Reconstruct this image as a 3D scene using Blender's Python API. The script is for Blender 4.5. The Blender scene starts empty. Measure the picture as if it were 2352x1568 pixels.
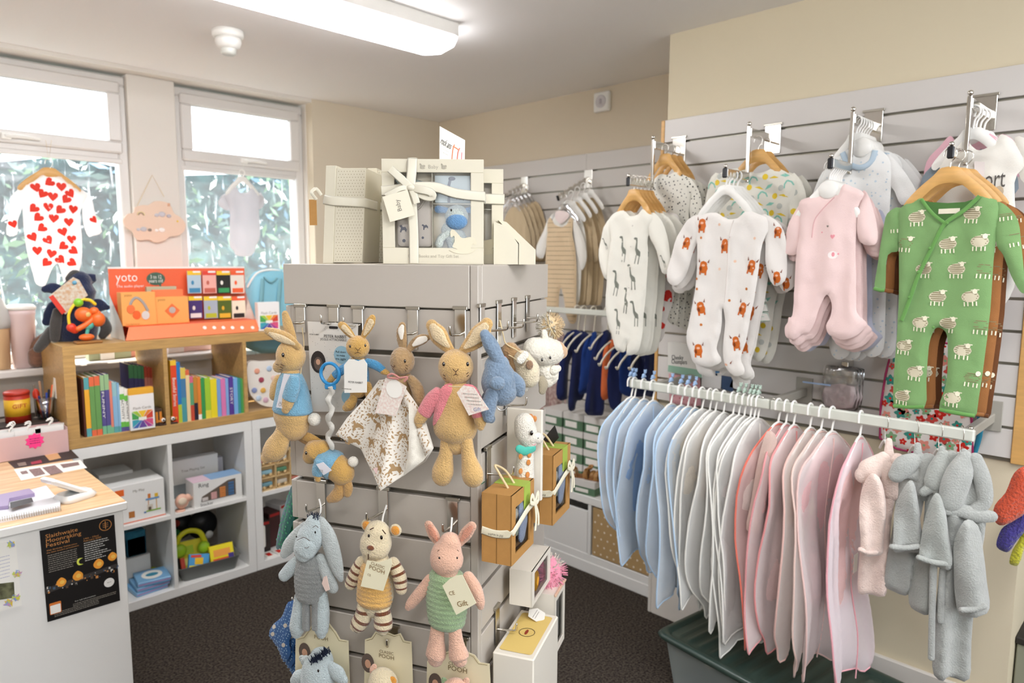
import bpy, math, random
import numpy as np
from mathutils import Vector, Matrix, noise
from mathutils.geometry import delaunay_2d_cdt
random.seed(7)
PI = math.pi
SC = bpy.context.scene
COL = SC.collection

# ------------------------------------------------------------ camera
CAM = Vector((0, 0, 1.6)); FPX = 1600.0
_p, _y, _r = math.radians(6.688), math.radians(45.088), math.radians(0.306)
_fw = Vector((math.sin(_y)*math.cos(_p), math.cos(_y)*math.cos(_p), -math.sin(_p)))
_rt = Vector((math.cos(_y), -math.sin(_y), 0)); _up = _rt.cross(_fw)
_r2 = math.cos(_r)*_rt + math.sin(_r)*_up; _u2 = -math.sin(_r)*_rt + math.cos(_r)*_up
cam_d = bpy.data.cameras.new('camera'); cam = bpy.data.objects.new('camera', cam_d); COL.objects.link(cam)
cam.matrix_world = Matrix(((_r2.x, _u2.x, -_fw.x, CAM.x), (_r2.y, _u2.y, -_fw.y, CAM.y), (_r2.z, _u2.z, -_fw.z, CAM.z), (0, 0, 0, 1)))
cam_d.sensor_width = 36; cam_d.lens = 36*FPX/2352; cam_d.clip_start = .05
cam_d.dof.use_dof = True; cam_d.dof.focus_distance = 1.6; cam_d.dof.aperture_fstop = 3.4
SC.camera = cam
# ------------------------------------------------------------ world, light, exposure
W = bpy.data.worlds.new('world'); SC.world = W; W.use_nodes = True
_b = W.node_tree.nodes['Background']; _b.inputs[0].default_value = (.86, .93, 1, 1); _b.inputs[1].default_value = 2.1
vs = SC.view_settings; vs.view_transform = 'Standard'; vs.look = 'None'; vs.gamma = 1; vs.exposure = 1.68; vs.use_curve_mapping = False
cy = SC.cycles
cy.max_bounces = 7; cy.diffuse_bounces = 4; cy.glossy_bounces = 3; cy.transmission_bounces = 4; cy.transparent_max_bounces = 28
cy.use_adaptive_sampling = True; cy.adaptive_threshold = .03; cy.caustics_reflective = False; cy.caustics_refractive = False
cy.sample_clamp_indirect = 6
def area_light(name, loc, size, power, color, rot, label):
    d = bpy.data.lights.new(name, 'AREA'); d.shape = 'RECTANGLE'; d.size, d.size_y = size; d.energy = power; d.color = color
    o = bpy.data.objects.new(name, d); o.location = loc; o.rotation_euler = rot; COL.objects.link(o)
    return o
for _x, _w in ((.68, 1.0), (1.8, .72)):      # portals: they only steer the sky light through the two windows
    _o = area_light('window_portal', (_x, 4.1, 1.8), (_w, 1.4), 1, (1, 1, 1), (math.radians(-90), 0, 0), ''); _o.data.cycles.is_portal = True
_o = area_light('window_portal', (-1.82, -1.4, 1.67), (1.2, .6), 1, (1, 1, 1), (0, math.radians(-90), 0), ''); _o.data.cycles.is_portal = True  # portal of the unseen window added in the left wall
_o = area_light('window_portal', (1.1, -2.52, 1.65), (2.2, 1.3), 1, (1, 1, 1), (math.radians(90), 0, 0), ''); _o.data.cycles.is_portal = True  # portal of the unseen window added in the front wall
_s = bpy.data.lights.new('sun', 'SUN'); _s.energy = 3.5; _s.angle = .01; _s.color = (1, .93, .82)
_so = bpy.data.objects.new('sun', _s); COL.objects.link(_so)
_so.rotation_euler = Vector((.25, -1, -2.6)).normalized().to_track_quat('-Z', 'Y').to_euler()

# ------------------------------------------------------------ pixel rays
def ray(x, y):
    return ((x-1176)/FPX)*_r2 - ((y-784)/FPX)*_u2 + _fw
def on_plane(x, y, P, n):
    d = ray(x, y); return CAM + d*((Vector(P)-CAM).dot(Vector(n))/d.dot(Vector(n)))
def onX(x, y, X): return on_plane(x, y, (X, 0, 0), (1, 0, 0))
def onY(x, y, Y): return on_plane(x, y, (0, Y, 0), (0, 1, 0))
def onZ(x, y, Z): return on_plane(x, y, (0, 0, Z), (0, 0, 1))

# ------------------------------------------------------------ materials
def lin(c):
    if isinstance(c, str): c = [int(c[i:i+2], 16)/255 for i in (0, 2, 4)]
    return tuple((v/12.92 if v <= .04045 else ((v+.055)/1.055)**2.4) for v in c) + (1,)
MATS = {}
def mat(name, col, rough=.6, metal=0, bump=0, scale=60, sheen=0, var=0, vscale=8, emit=0, spec=.5, coat=0, trans=0, alpha=1, aniso=None, col2=None):
    if name in MATS: return MATS[name]
    m = bpy.data.materials.new(name); m.use_nodes = True; nt = m.node_tree; b = nt.nodes['Principled BSDF']
    b.inputs['Base Color'].default_value = lin(col); b.inputs['Roughness'].default_value = rough; b.inputs['Metallic'].default_value = metal
    b.inputs['Specular IOR Level'].default_value = spec; b.inputs['Coat Weight'].default_value = coat
    if sheen: b.inputs['Sheen Weight'].default_value = sheen; b.inputs['Sheen Roughness'].default_value = .5
    if trans: b.inputs['Transmission Weight'].default_value = trans
    if alpha < 1: b.inputs['Alpha'].default_value = alpha
    if emit: b.inputs['Emission Color'].default_value = lin(col); b.inputs['Emission Strength'].default_value = emit
    if bump or var:
        tc = nt.nodes.new('ShaderNodeTexCoord'); mp = nt.nodes.new('ShaderNodeMapping'); nt.links.new(tc.outputs['Object'], mp.inputs[0])
        if aniso: mp.inputs['Scale'].default_value = aniso
        if bump:
            n = nt.nodes.new('ShaderNodeTexNoise'); n.inputs['Scale'].default_value = scale; n.inputs['Detail'].default_value = 3
            nt.links.new(mp.outputs[0], n.inputs['Vector'])
            bp = nt.nodes.new('ShaderNodeBump'); bp.inputs['Strength'].default_value = min(1, bump); bp.inputs['Distance'].default_value = .004*max(1, bump)
            nt.links.new(n.outputs[0], bp.inputs['Height']); nt.links.new(bp.outputs[0], b.inputs['Normal'])
        if var:
            n2 = nt.nodes.new('ShaderNodeTexNoise'); n2.inputs['Scale'].default_value = vscale; n2.inputs['Detail'].default_value = 4
            nt.links.new(mp.outputs[0], n2.inputs['Vector'])
            mx = nt.nodes.new('ShaderNodeMix'); mx.data_type = 'RGBA'
            cr = nt.nodes.new('ShaderNodeMapRange'); cr.inputs[1].default_value = .35; cr.inputs[2].default_value = .65
            nt.links.new(n2.outputs[0], cr.inputs[0]); nt.links.new(cr.outputs[0], mx.inputs['Factor'])
            a = lin(col); c2 = lin(col2) if col2 else tuple(v*(1-var) for v in a[:3])+(1,)
            mx.inputs['A'].default_value = a; mx.inputs['B'].default_value = c2
            nt.links.new(mx.outputs['Result'], b.inputs['Base Color'])
    MATS[name] = m; return m
def fabric(name, col, bump=.25, **k): return mat(name, col, rough=.9, bump=bump, scale=500, sheen=.25, spec=.2, **k)
def plush(name, col, **k): return mat(name, col, rough=.95, bump=1.0, scale=k.pop('scale', 330), sheen=.55, spec=.1, var=k.pop('var', .1), vscale=40, **k)
def card(name, col, **k): return mat(name, col, rough=k.pop('rough', .55), spec=.3, **k)
def sheer(name, col, op=.4, op_edge=.85):
    if name in MATS: return MATS[name]
    m = bpy.data.materials.new(name); m.use_nodes = True; nt = m.node_tree; nt.nodes.clear()
    out = nt.nodes.new('ShaderNodeOutputMaterial'); mx = nt.nodes.new('ShaderNodeMixShader'); tr = nt.nodes.new('ShaderNodeBsdfTransparent')
    df = nt.nodes.new('ShaderNodeBsdfDiffuse'); tl = nt.nodes.new('ShaderNodeBsdfTranslucent'); m2 = nt.nodes.new('ShaderNodeMixShader')
    df.inputs[0].default_value = lin(col); tl.inputs[0].default_value = lin(col); m2.inputs[0].default_value = .15
    lw = nt.nodes.new('ShaderNodeLayerWeight'); lw.inputs[0].default_value = .45; mr = nt.nodes.new('ShaderNodeMapRange')
    mr.inputs[3].default_value = op; mr.inputs[4].default_value = op_edge
    nt.links.new(lw.outputs['Facing'], mr.inputs[0]); nt.links.new(mr.outputs[0], mx.inputs[0])
    nt.links.new(df.outputs[0], m2.inputs[1]); nt.links.new(tl.outputs[0], m2.inputs[2])
    nt.links.new(tr.outputs[0], mx.inputs[1]); nt.links.new(m2.outputs[0], mx.inputs[2]); nt.links.new(mx.outputs[0], out.inputs[0])
    MATS[name] = m; return m
def clear(name, op=.12, col='FFFFFF', rough=.05):
    if name in MATS: return MATS[name]
    m = bpy.data.materials.new(name); m.use_nodes = True; nt = m.node_tree; nt.nodes.clear()
    out = nt.nodes.new('ShaderNodeOutputMaterial'); mx = nt.nodes.new('ShaderNodeMixShader'); tr = nt.nodes.new('ShaderNodeBsdfTransparent')
    tr.inputs[0].default_value = lin(col)
    gl = nt.nodes.new('ShaderNodeBsdfGlossy'); gl.inputs['Roughness'].default_value = rough
    fr = nt.nodes.new('ShaderNodeFresnel'); fr.inputs[0].default_value = 1.45; ad = nt.nodes.new('ShaderNodeMath'); ad.inputs[1].default_value = op
    nt.links.new(fr.outputs[0], ad.inputs[0]); nt.links.new(ad.outputs[0], mx.inputs[0])
    nt.links.new(tr.outputs[0], mx.inputs[1]); nt.links.new(gl.outputs[0], mx.inputs[2]); nt.links.new(mx.outputs[0], out.inputs[0])
    MATS[name] = m; return m
CHROME = mat('chrome', 'D8D4CC', rough=.16, metal=1)
CHROME2 = mat('brushed_steel', 'B9B4A8', rough=.32, metal=1)
BLACK = mat('black_plastic', '17161A', rough=.4)
WHITE = mat('white_plastic', 'F4F2EC', rough=.35)
PAPER = card('white_paper', 'F3F0E8')
CREAM = card('cream_card', 'EFE8D2')
INK = card('dark_ink', '2B2724')
GREYINK = card('grey_ink', '8E877C')
BEECH = mat('beech_wood', 'E0AE68', rough=.42, var=.12, vscale=14, aniso=(1, 6, 6))
KRAFT = card('kraft_card', 'C08F52', var=.06, vscale=60)
WOODP = mat('white_laminate', 'EDEBE6', rough=.35)
SHELFW = mat('shelf_white', 'F0EFEB', rough=.3)

# ------------------------------------------------------------ mesh builder
def ccr(P, n=4, closed=True):
    """catmull-rom through a list of tuples"""
    P = [np.array(p, float) for p in P]; out = []; N = len(P)
    for i in range(N if closed else N-1):
        if closed: a, b, c, d = P[i-1], P[i], P[(i+1) % N], P[(i+2) % N]
        else: a, b, c, d = P[max(i-1, 0)], P[i], P[i+1], P[min(i+2, N-1)]
        for k in range(n):
            t = k/n
            out.append(tuple(float(v) for v in .5*((2*b)+(-a+c)*t+(2*a-5*b+4*c-d)*t*t+(-a+3*b-3*c+d)*t**3)))
    if not closed: out.append(tuple(float(v) for v in P[-1]))
    return out
def in_poly(x, y, P):
    c = False; j = len(P)-1
    for i in range(len(P)):
        if (P[i][1] > y) != (P[j][1] > y) and x < (P[j][0]-P[i][0])*(y-P[i][1])/(P[j][1]-P[i][1])+P[i][0]: c = not c
        j = i
    return c
def poly_dist(x, y, A, B):
    d = B-A; q = np.array((x, y))-A; t = np.clip((q*d).sum(1)/np.maximum((d*d).sum(1), 1e-12), 0, 1)
    r = q-d*t[:, None]; return math.sqrt((r*r).sum(1).min())
def triangulate(P, g=None):
    n = len(P); pts = [Vector(p[:2]) for p in P]
    if g:
        A = np.array([p[:2] for p in P]); B = np.roll(A, -1, 0)
        x0, y0 = A.min(0); x1, y1 = A.max(0); r = 0; y = y0+g*.5
        while y < y1:
            x = x0+(g*.5 if r % 2 else g)
            while x < x1:
                if in_poly(x, y, P) and poly_dist(x, y, A, B) > g*.45: pts.append(Vector((x, y)))
                x += g
            y += g*.87; r += 1
    v, _, f, _, _, _ = delaunay_2d_cdt(pts, [(i, (i+1) % n) for i in range(n)], [], 0, 1e-7)
    F = []
    for t in f:
        cx = sum(v[i].x for i in t)/3; cy_ = sum(v[i].y for i in t)/3
        if in_poly(cx, cy_, P): F.append(t)
    return [(p.x, p.y) for p in v], F
HEART = [(0, -.5), (.27, -.22), (.48, .08), (.46, .36), (.25, .48), (.06, .4), (0, .26), (-.06, .4), (-.25, .48), (-.46, .36), (-.48, .08), (-.27, -.22)]
def circ(n=10, rx=.5, rz=.5, cx=0, cz=0, a0=0): return [(cx+rx*math.cos(a0+2*PI*i/n), cz+rz*math.sin(a0+2*PI*i/n)) for i in range(n)]
def rect(x0, z0, x1, z1): return [(x0, z0), (x1, z0), (x1, z1), (x0, z1)]
def rrect(x0, z0, x1, z1, r, n=4):
    out = []
    for cx, cz, a in ((x1-r, z1-r, 0), (x0+r, z1-r, PI/2), (x0+r, z0+r, PI), (x1-r, z0+r, 1.5*PI)):
        for i in range(n+1): out.append((cx+r*math.cos(a+i*PI/2/n), cz+r*math.sin(a+i*PI/2/n)))
    return out
_TXT = {}
def text_mesh(s):
    if s not in _TXT:
        cu = bpy.data.curves.new('t', 'FONT'); cu.body = s; cu.resolution_u = 2; cu.align_x = 'CENTER'; cu.align_y = 'CENTER'
        ob = bpy.data.objects.new('t', cu); COL.objects.link(ob); dg = bpy.context.evaluated_depsgraph_get(); dg.update()
        me = bpy.data.meshes.new_from_object(ob.evaluated_get(dg)); v = [tuple(q.co) for q in me.vertices]; f = [tuple(q.vertices) for q in me.polygons]
        bpy.data.objects.remove(ob); bpy.data.curves.remove(cu); bpy.data.meshes.remove(me); _TXT[s] = (v, f)
    return _TXT[s]
class MB:
    def __init__(s, M=None): s.v = []; s.f = []; s.mi = []; s.sm = []; s.mats = []; s.M = M or Matrix()
    def add(s, V, F, m, smooth=False):
        k = len(s.v)
        for p in V: s.v.append(s.M @ Vector(p))
        if m not in s.mats: s.mats.append(m)
        i = s.mats.index(m)
        for f in F: s.f.append(tuple(k+q for q in f)); s.mi.append(i); s.sm.append(smooth)
        return s
    def box(s, x0, x1, y0, y1, z0, z1, m, b=0):
        x0, x1 = sorted((x0, x1)); y0, y1 = sorted((y0, y1)); z0, z1 = sorted((z0, z1))
        b = min(b, (x1-x0)*.45, (y1-y0)*.45, (z1-z0)*.45)
        if b <= 0:
            V = [(x, y, z) for x in (x0, x1) for y in (y0, y1) for z in (z0, z1)]
            return s.add(V, [(0, 1, 3, 2), (4, 6, 7, 5), (0, 4, 5, 1), (2, 3, 7, 6), (0, 2, 6, 4), (1, 5, 7, 3)], m)
        V = []; ix = {}
        for a, (X, sx) in enumerate(((x0, 1), (x1, -1))):
            for c, (Y, sy) in enumerate(((y0, 1), (y1, -1))):
                for e, (Z, sz) in enumerate(((z0, 1), (z1, -1))):
                    for k in range(3):
                        ix[a, c, e, k] = len(V); V.append((X+(0 if k == 0 else sx*b), Y+(0 if k == 1 else sy*b), Z+(0 if k == 2 else sz*b)))
        F = []
        for a in (0, 1):
            q = [ix[a, 0, 0, 0], ix[a, 0, 1, 0], ix[a, 1, 1, 0], ix[a, 1, 0, 0]]; F.append(q if a == 0 else q[::-1])
            q = [ix[0, a, 0, 1], ix[1, a, 0, 1], ix[1, a, 1, 1], ix[0, a, 1, 1]]; F.append(q if a == 0 else q[::-1])
            q = [ix[0, 0, a, 2], ix[0, 1, a, 2], ix[1, 1, a, 2], ix[1, 0, a, 2]]; F.append(q if a == 0 else q[::-1])
        for a in (0, 1):
            for c in (0, 1):
                q = [ix[a, c, 0, 0], ix[a, c, 1, 0], ix[a, c, 1, 1], ix[a, c, 0, 1]]; F.append(q if a != c else q[::-1])
                q = [ix[a, 0, c, 0], ix[a, 1, c, 0], ix[a, 1, c, 2], ix[a, 0, c, 2]]; F.append(q if a == c else q[::-1])
                q = [ix[0, a, c, 1], ix[1, a, c, 1], ix[1, a, c, 2], ix[0, a, c, 2]]; F.append(q if a != c else q[::-1])
                for e in (0, 1):
                    q = [ix[a, c, e, 0], ix[a, c, e, 1], ix[a, c, e, 2]]; F.append(q if (a+c+e) % 2 == 0 else q[::-1])
        return s.add(V, F, m)
    def tube(s, P, r, m, seg=8, n=0, closed=False, flat=1, ref=(0, 1, 0), cap=True, rnd=0):
        """sweep: P points, r radius or list; flat = depth/side ratio (number or list); rnd = round the ends"""
        P = [tuple(p) for p in P]; R = list(r) if isinstance(r, (list, tuple)) else [r]*len(P)
        FL = list(flat) if isinstance(flat, (list, tuple)) else [flat]*len(P)
        Q = [p+(a, b) for p, a, b in zip(P, R, FL)]
        if n: Q = ccr(Q, n, closed)
        pts = [Vector(q[:3]) for q in Q]; R = [max(q[3], 1e-5) for q in Q]; FL = [q[4] for q in Q]; N = len(pts)
        ref = Vector(ref); V = []; rows = []
        def frame(i):
            a = pts[(i-1) % N] if closed or i > 0 else pts[0]; b = pts[(i+1) % N] if closed or i < N-1 else pts[-1]
            t = (b-a).normalized() if (b-a).length > 1e-9 else Vector((0, 0, 1))
            rf = ref if abs(t.dot(ref)) < .97 else Vector((1, 0, 0)) if abs(t.x) < .9 else Vector((0, 0, 1))
            d = (rf-t*rf.dot(t)).normalized(); return t, t.cross(d), d
        def ring(c, A, D, ra, rd):
            k = len(V)
            for j in range(seg):
                th = 2*PI*j/seg; V.append(tuple(c+A*(ra*math.cos(th))+D*(rd*math.sin(th))))
            rows.append(k)
        pa = None
        for i in range(N):
            t, A, D = frame(i)
            if pa is not None and A.dot(pa) < 0: A, D = -A, -D
            pa = A
            if i == 0 and rnd and not closed:
                for q in (.98, .85, .6, .3):
                    cth = math.sqrt(1-q*q); ring(pts[0]-t*(R[0]*q*rnd), A, D, R[0]*cth, R[0]*FL[0]*cth)
            ring(pts[i], A, D, R[i], R[i]*FL[i])
            if i == N-1 and rnd and not closed:
                for q in (.3, .6, .85, .98):
                    cth = math.sqrt(1-q*q); ring(pts[-1]+t*(R[-1]*q*rnd), A, D, R[-1]*cth, R[-1]*FL[-1]*cth)
        F = []; K = len(rows)
        for i in range(K if closed else K-1):
            a, b = rows[i], rows[(i+1) % K]
            for j in range(seg): F.append((a+j, a+(j+1) % seg, b+(j+1) % seg, b+j))
        s.add(V, F, m, True)
        if cap and not closed:
            s.add([V[rows[0]+j] for j in range(seg)], [tuple(range(seg))[::-1]], m, bool(rnd)); s.add([V[rows[-1]+j] for j in range(seg)], [tuple(range(seg))], m, bool(rnd))
        return s
    def ball(s, c, rx, ry, rz, m, seg=16, rings=10, fn=None):
        V = []; F = []
        for i in range(1, rings):
            for j in range(seg):
                a = PI*i/rings; b = 2*PI*j/seg; x, y, z = math.sin(a)*math.cos(b), math.sin(a)*math.sin(b), math.cos(a)
                if fn: x, y, z = fn(x, y, z)
                V.append((c[0]+rx*x, c[1]+ry*y, c[2]+rz*z))
        tp = fn(0, 0, 1) if fn else (0, 0, 1); bt = fn(0, 0, -1) if fn else (0, 0, -1)
        V.append((c[0]+rx*tp[0], c[1]+ry*tp[1], c[2]+rz*tp[2])); V.append((c[0]+rx*bt[0], c[1]+ry*bt[1], c[2]+rz*bt[2]))
        for i in range(rings-2):
            for j in range(seg): F.append((i*seg+j, (i+1)*seg+j, (i+1)*seg+(j+1) % seg, i*seg+(j+1) % seg))
        T = len(V)-2
        for j in range(seg): F.append((T, j, (j+1) % seg)); F.append((T+1, (rings-2)*seg+(j+1) % seg, (rings-2)*seg+j))
        return s.add(V, F, m, True)
    def lathe(s, prof, m, c=(0, 0, 0), seg=24, axis='z'):
        V = []; F = []
        for r, z in prof:
            for j in range(seg):
                a = 2*PI*j/seg; p = (r*math.cos(a), r*math.sin(a), z)
                if axis == 'y': p = (p[0], p[2], p[1])
                if axis == 'x': p = (p[2], p[0], p[1])
                V.append((c[0]+p[0], c[1]+p[1], c[2]+p[2]))
        for i in range(len(prof)-1):
            for j in range(seg): F.append((i*seg+j, i*seg+(j+1) % seg, (i+1)*seg+(j+1) % seg, (i+1)*seg+j))
        F.append(tuple(range(seg))[::-1]); F.append(tuple((len(prof)-1)*seg+j for j in range(seg)))
        return s.add(V, F, m, True)
    def slab(s, P, y0, y1, m, m2=None, T=None):
        """outline (x,z) extruded along y from y0 (front) to y1"""
        V2, F2 = triangulate(P); n = len(V2); V = [(x, y0, z) for x, z in V2]+[(x, y1, z) for x, z in V2]
        N = len(P); k = len(V); V += [(p[0], y0, p[1]) for p in P]+[(p[0], y1, p[1]) for p in P]
        s.add(V[:2*n], [tuple(f) for f in F2]+[tuple(n+i for i in f)[::-1] for f in F2], m)
        return s.add(V[k:], [(i, (i+1) % N, N+(i+1) % N, N+i) for i in range(N)], m2 or m)
    def face2d(s, P, y, m):
        V2, F2 = triangulate(P); return s.add([(x, y, z) for x, z in V2], F2, m)
    def text(s, t, cx, cz, size, y, m, sx=1, rot=0):
        v, f = text_mesh(t); ca, sa = math.cos(rot), math.sin(rot)
        return s.add([(cx+size*(p[0]*sx*ca-p[1]*sa), y, cz+size*(p[0]*sx*sa+p[1]*ca)) for p in v], f, m)
    def textw(s, t, cx, cz, width, y, m, rot=0, size=None):
        v, _ = text_mesh(t); w = max(p[0] for p in v)-min(p[0] for p in v)
        sz = size or width/w; return s.text(t, cx, cz, sz, y, m, sx=(width/w)/sz, rot=rot)
    def scribble(s, x0, x1, z, h, y, m, n=None):
        """rows of small strokes standing for lines of fine print"""
        x = x0
        while x < x1:
            w = random.uniform(.6, 3)*h; s.add([(x, y, z), (min(x+w, x1), y, z), (min(x+w, x1), y, z+h), (x, y, z+h)], [(0, 1, 2, 3)], m); x += w+h*.6
        return s
    def build(s, name, parent=None):
        me = bpy.data.meshes.new(name); V = s.v
        if parent is not None:
            inv = parent['_M'] if False else WORLD[parent.name].inverted(); V = [inv @ p for p in V]
        me.from_pydata([tuple(p) for p in V], [], s.f); me.polygons.foreach_set('use_smooth', s.sm); me.polygons.foreach_set('material_index', s.mi)
        for m in s.mats: me.materials.append(m)
        me.update(); o = bpy.data.objects.new(name, me); COL.objects.link(o); WORLD[o.name] = WORLD[parent.name] if parent is not None else Matrix()
        if parent is not None: o.parent = parent
        return o
WORLD = {}
def tag(o, label=None, cat=None, group=None, kind=None):
    if label: o['label'] = label
    if cat: o['category'] = cat
    if group: o['group'] = group
    if kind: o['kind'] = kind
    return o
def thing(name, label, cat, M, group=None):
    o = bpy.data.objects.new(name, None); COL.objects.link(o); o.empty_display_size = .05; o.matrix_world = M; WORLD[o.name] = M.copy()
    return tag(o, label, cat, group)
def single(mb, name, label, cat, M=None, group=None):
    """a thing that is one mesh, origin moved to M"""
    if M is not None:
        inv = M.inverted(); mb.v = [inv @ p for p in mb.v]
    o = mb.build(name); 
    if M is not None: o.matrix_world = M; WORLD[o.name] = M.copy()
    return tag(o, label, cat, group)
def structure(mb, name):
    o = mb.build(name); o['kind'] = 'structure'; return o
def copy_tree(o, M, label=None, group=None):
    def rec(a, par):
        c = a.copy(); COL.objects.link(c)
        if par is not None:
            c.parent = par
            if 'label' in c: pass
        for ch in a.children: rec(ch, c)
        return c
    c = rec(o, None); c.matrix_world = M; WORLD[c.name] = M.copy()
    if label: c['label'] = label
    if group: c['group'] = group
    return c
def at(x, y, z, a=0): return Matrix.Translation((x, y, z)) @ Matrix.Rotation(math.radians(a), 4, 'Z')

class Face:
    """an upright plane in the room: O a point of it, a its turn; local x runs right, z up, -y comes out towards the viewer"""
    def __init__(s, O, a): s.O = Vector(O); s.a = a; s.M = at(O[0], O[1], O[2], a); s.inv = s.M.inverted(); s.n = s.M.to_3x3() @ Vector((0, -1, 0))
    def w(s, px, py, off=0): return on_plane(px, py, s.O+s.n*off, s.n)
    def l(s, px, py, off=0): return s.inv @ s.w(px, py, off)
    def xz(s, px, py, off=0): q = s.l(px, py, off); return (q.x, q.z)
    def sc(s, px, py, off=0): return (s.l(px, py+5, off)-s.l(px, py-5, off)).length/10
    def at(s, px, py, off=0): w = s.w(px, py, off); return at(w.x, w.y, w.z, s.a)
    def mb(s): return MB(s.M)
    def limb(s, mb, L, m, off=0, flat=.9, n=4, seg=14, rnd=1):
        """L: (px, py, radius_px, extra depth) -> rounded stuffed limb"""
        P = []; R = []; FL = []
        for q in L:
            d = off+(q[3] if len(q) > 3 else 0); p = s.l(q[0], q[1], d); P.append(tuple(p)); R.append(q[2]*s.sc(q[0], q[1], d)); FL.append(q[4] if len(q) > 4 else flat)
        return mb.tube(P, R, m, seg=seg, n=n, flat=FL, rnd=rnd)
    def poly(s, P, off=0, n=0):
        Q = [s.xz(p[0], p[1], off) for p in P]; return ccr(Q, n) if n else Q

def prof(d, w, T):
    u = min(d/w, 1); return T*math.sqrt(max(0, 1-(1-u)**2))
def pillow(mb, P, T, m, w=.02, g=.012, y=0, fold=None, back=True, decals=(), sheet=None):
    """soft flat shape: outline P (x,z) filled, front and back bulging by T; decals = [(polys, x, z, size, rot)]"""
    V2, F2 = triangulate(P, g); A = np.array([p[:2] for p in P]); B = np.roll(A, -1, 0)
    fo = fold or (lambda x, z: 0)
    def H(x, z): return prof(poly_dist(x, z, A, B), w, T)
    n = len(V2); F_ = []; hs = [H(x, z) for x, z in V2]; fl = [fo(x, z) for x, z in V2]
    V = [(x, y-h+q, z) for (x, z), h, q in zip(V2, hs, fl)]
    mb.add(V, F2, m, True)
    if back: mb.add([(x, y+h*.6+q, z) for (x, z), h, q in zip(V2, hs, fl)], [tuple(f)[::-1] for f in F2], m, True)
    def put(polys, cx, cz, sz, rot=0, lift=.0006, clip=True):
        ca, sa = math.cos(rot), math.sin(rot)
        for k, (pl, mm) in enumerate(polys):
            Q = [(cx+sz*(a*ca-b*sa), cz+sz*(a*sa+b*ca)) for a, b in pl]
            if clip and not all(in_poly(a, b, P) for a, b in Q): continue
            v2, f2 = triangulate(Q, sz*.25 if sz > .02 else None)
            mb.add([(a, y-H(a, b)+fo(a, b)-lift*(1+.4*k), b) for a, b in v2], f2, mm, True)
    for d in decals: put(*d)
    return H, put
def scatter(P, step, seed=1, jit=.25, stagger=True):
    rnd = random.Random(seed); xs = [p[0] for p in P]; zs = [p[1] for p in P]; out = []; r = 0; z = min(zs)+step*.4
    while z < max(zs):
        x = min(xs)+step*(.3 if r % 2 else .8)
        while x < max(xs):
            q = (x+rnd.uniform(-jit, jit)*step, z+rnd.uniform(-jit, jit)*step)
            if in_poly(q[0], q[1], P): out.append(q)
            x += step
        z += step*.8; r += 1
    return out
# ============================================================ the room
HC = 2.535; YW = 3.84; YG = 3.98; XR = 3.13; XP = 2.61; YP = 1.68; X0 = -1.7; Y0 = -2.4
plaster = mat('wall_paint', 'DDD0B9', rough=.85, bump=.08, scale=40, spec=.2)
plaster_w = mat('white_paint', 'E4DED5', rough=.7, bump=.06, scale=40, spec=.3)
upvc = mat('window_plastic', 'DEDAD5', rough=.3)
carpet = mat('carpet', '5A5148', rough=1, bump=1.5, scale=260, var=.35, vscale=110, spec=.1, col2='2B2622')
structure(MB().box(X0, 4.0, Y0, 4.1, -.05, 0, carpet), 'floor')
structure(MB().box(X0, 4.0, Y0, 4.1, HC, HC+.06, mat('ceiling_paint', 'F4F1EE', rough=.8, bump=.05, scale=30)), 'ceiling')
xj = onY(720, 400, YW).x                       # right edge of the window recess
wb = MB().box(xj, XR+.2, YW, YW+.3, 0, HC, plaster)
wb.box(X0, xj, YW, YW+.3, 0, 1.07, plaster_w).box(X0, xj, YW, YW+.3, 2.515, HC, plaster_w)
wb.box(X0, .18, YG-.06, YW+.3, 1.07, 2.515, plaster_w)
structure(wb, 'wall_back')
xa, xb_ = 1.19, 1.42                           # pier between the windows
pr = MB().box(xa, xb_, YG-.06, YG+.1, 1.07, 2.515, plaster_w, .004)
structure(pr, 'trim_1')
wr = MB().box(XR, XR+.15, YP-.02, YW, 0, HC, plaster)
structure(wr, 'wall_right')
blk = MB().box(XP, XR+.15, -.2+.55, YP, 0, HC, mat('wall_cream', 'E0D4B8', rough=.85, bump=.08, scale=40, spec=.2))
structure(blk, 'wall_right_chimney_breast')
structure(MB().box(X0-.1, X0, Y0, -1.7, 0, HC, plaster_w).box(X0-.1, X0, -1.1, 4.1, 0, HC, plaster_w).box(X0-.1, X0, -1.7, -1.1, 0, 1.07, plaster_w).box(X0-.1, X0, -1.7, -1.1, 2.27, HC, plaster_w), 'wall_left')
b = MB().box(X0-.07, X0-.03, -1.7, -1.1, 1.07, 1.12, upvc).box(X0-.07, X0-.03, -1.7, -1.1, 2.22, 2.27, upvc)
for y in (-1.7, -1.15): b.box(X0-.07, X0-.03, y, y+.05, 1.12, 2.22, upvc)
structure(b, 'window_3')  # out-of-view window, added to let in side daylight as fill
structure(MB().box(X0, 0, Y0-.1, Y0, 0, HC, plaster_w).box(2.2, 4.0, Y0-.1, Y0, 0, HC, plaster_w).box(0, 2.2, Y0-.1, Y0, 0, 1.0, plaster_w).box(0, 2.2, Y0-.1, Y0, 2.3, HC, plaster_w), 'wall_front')
b = MB().box(0, 2.2, Y0-.07, Y0-.03, 1.0, 1.05, upvc).box(0, 2.2, Y0-.07, Y0-.03, 2.25, 2.3, upvc)
for x in (0, 1.08, 2.15): b.box(x, x+.05, Y0-.07, Y0-.03, 1.05, 2.25, upvc)
structure(b, 'window_4')  # out-of-view window, added to brighten surfaces facing the front wall
structure(MB().box(XR+.4, XR+.5, Y0, .35, 0, HC, mat('dark_alcove_paint', '5A5246', rough=.9)), 'wall_right_alcove')
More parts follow.
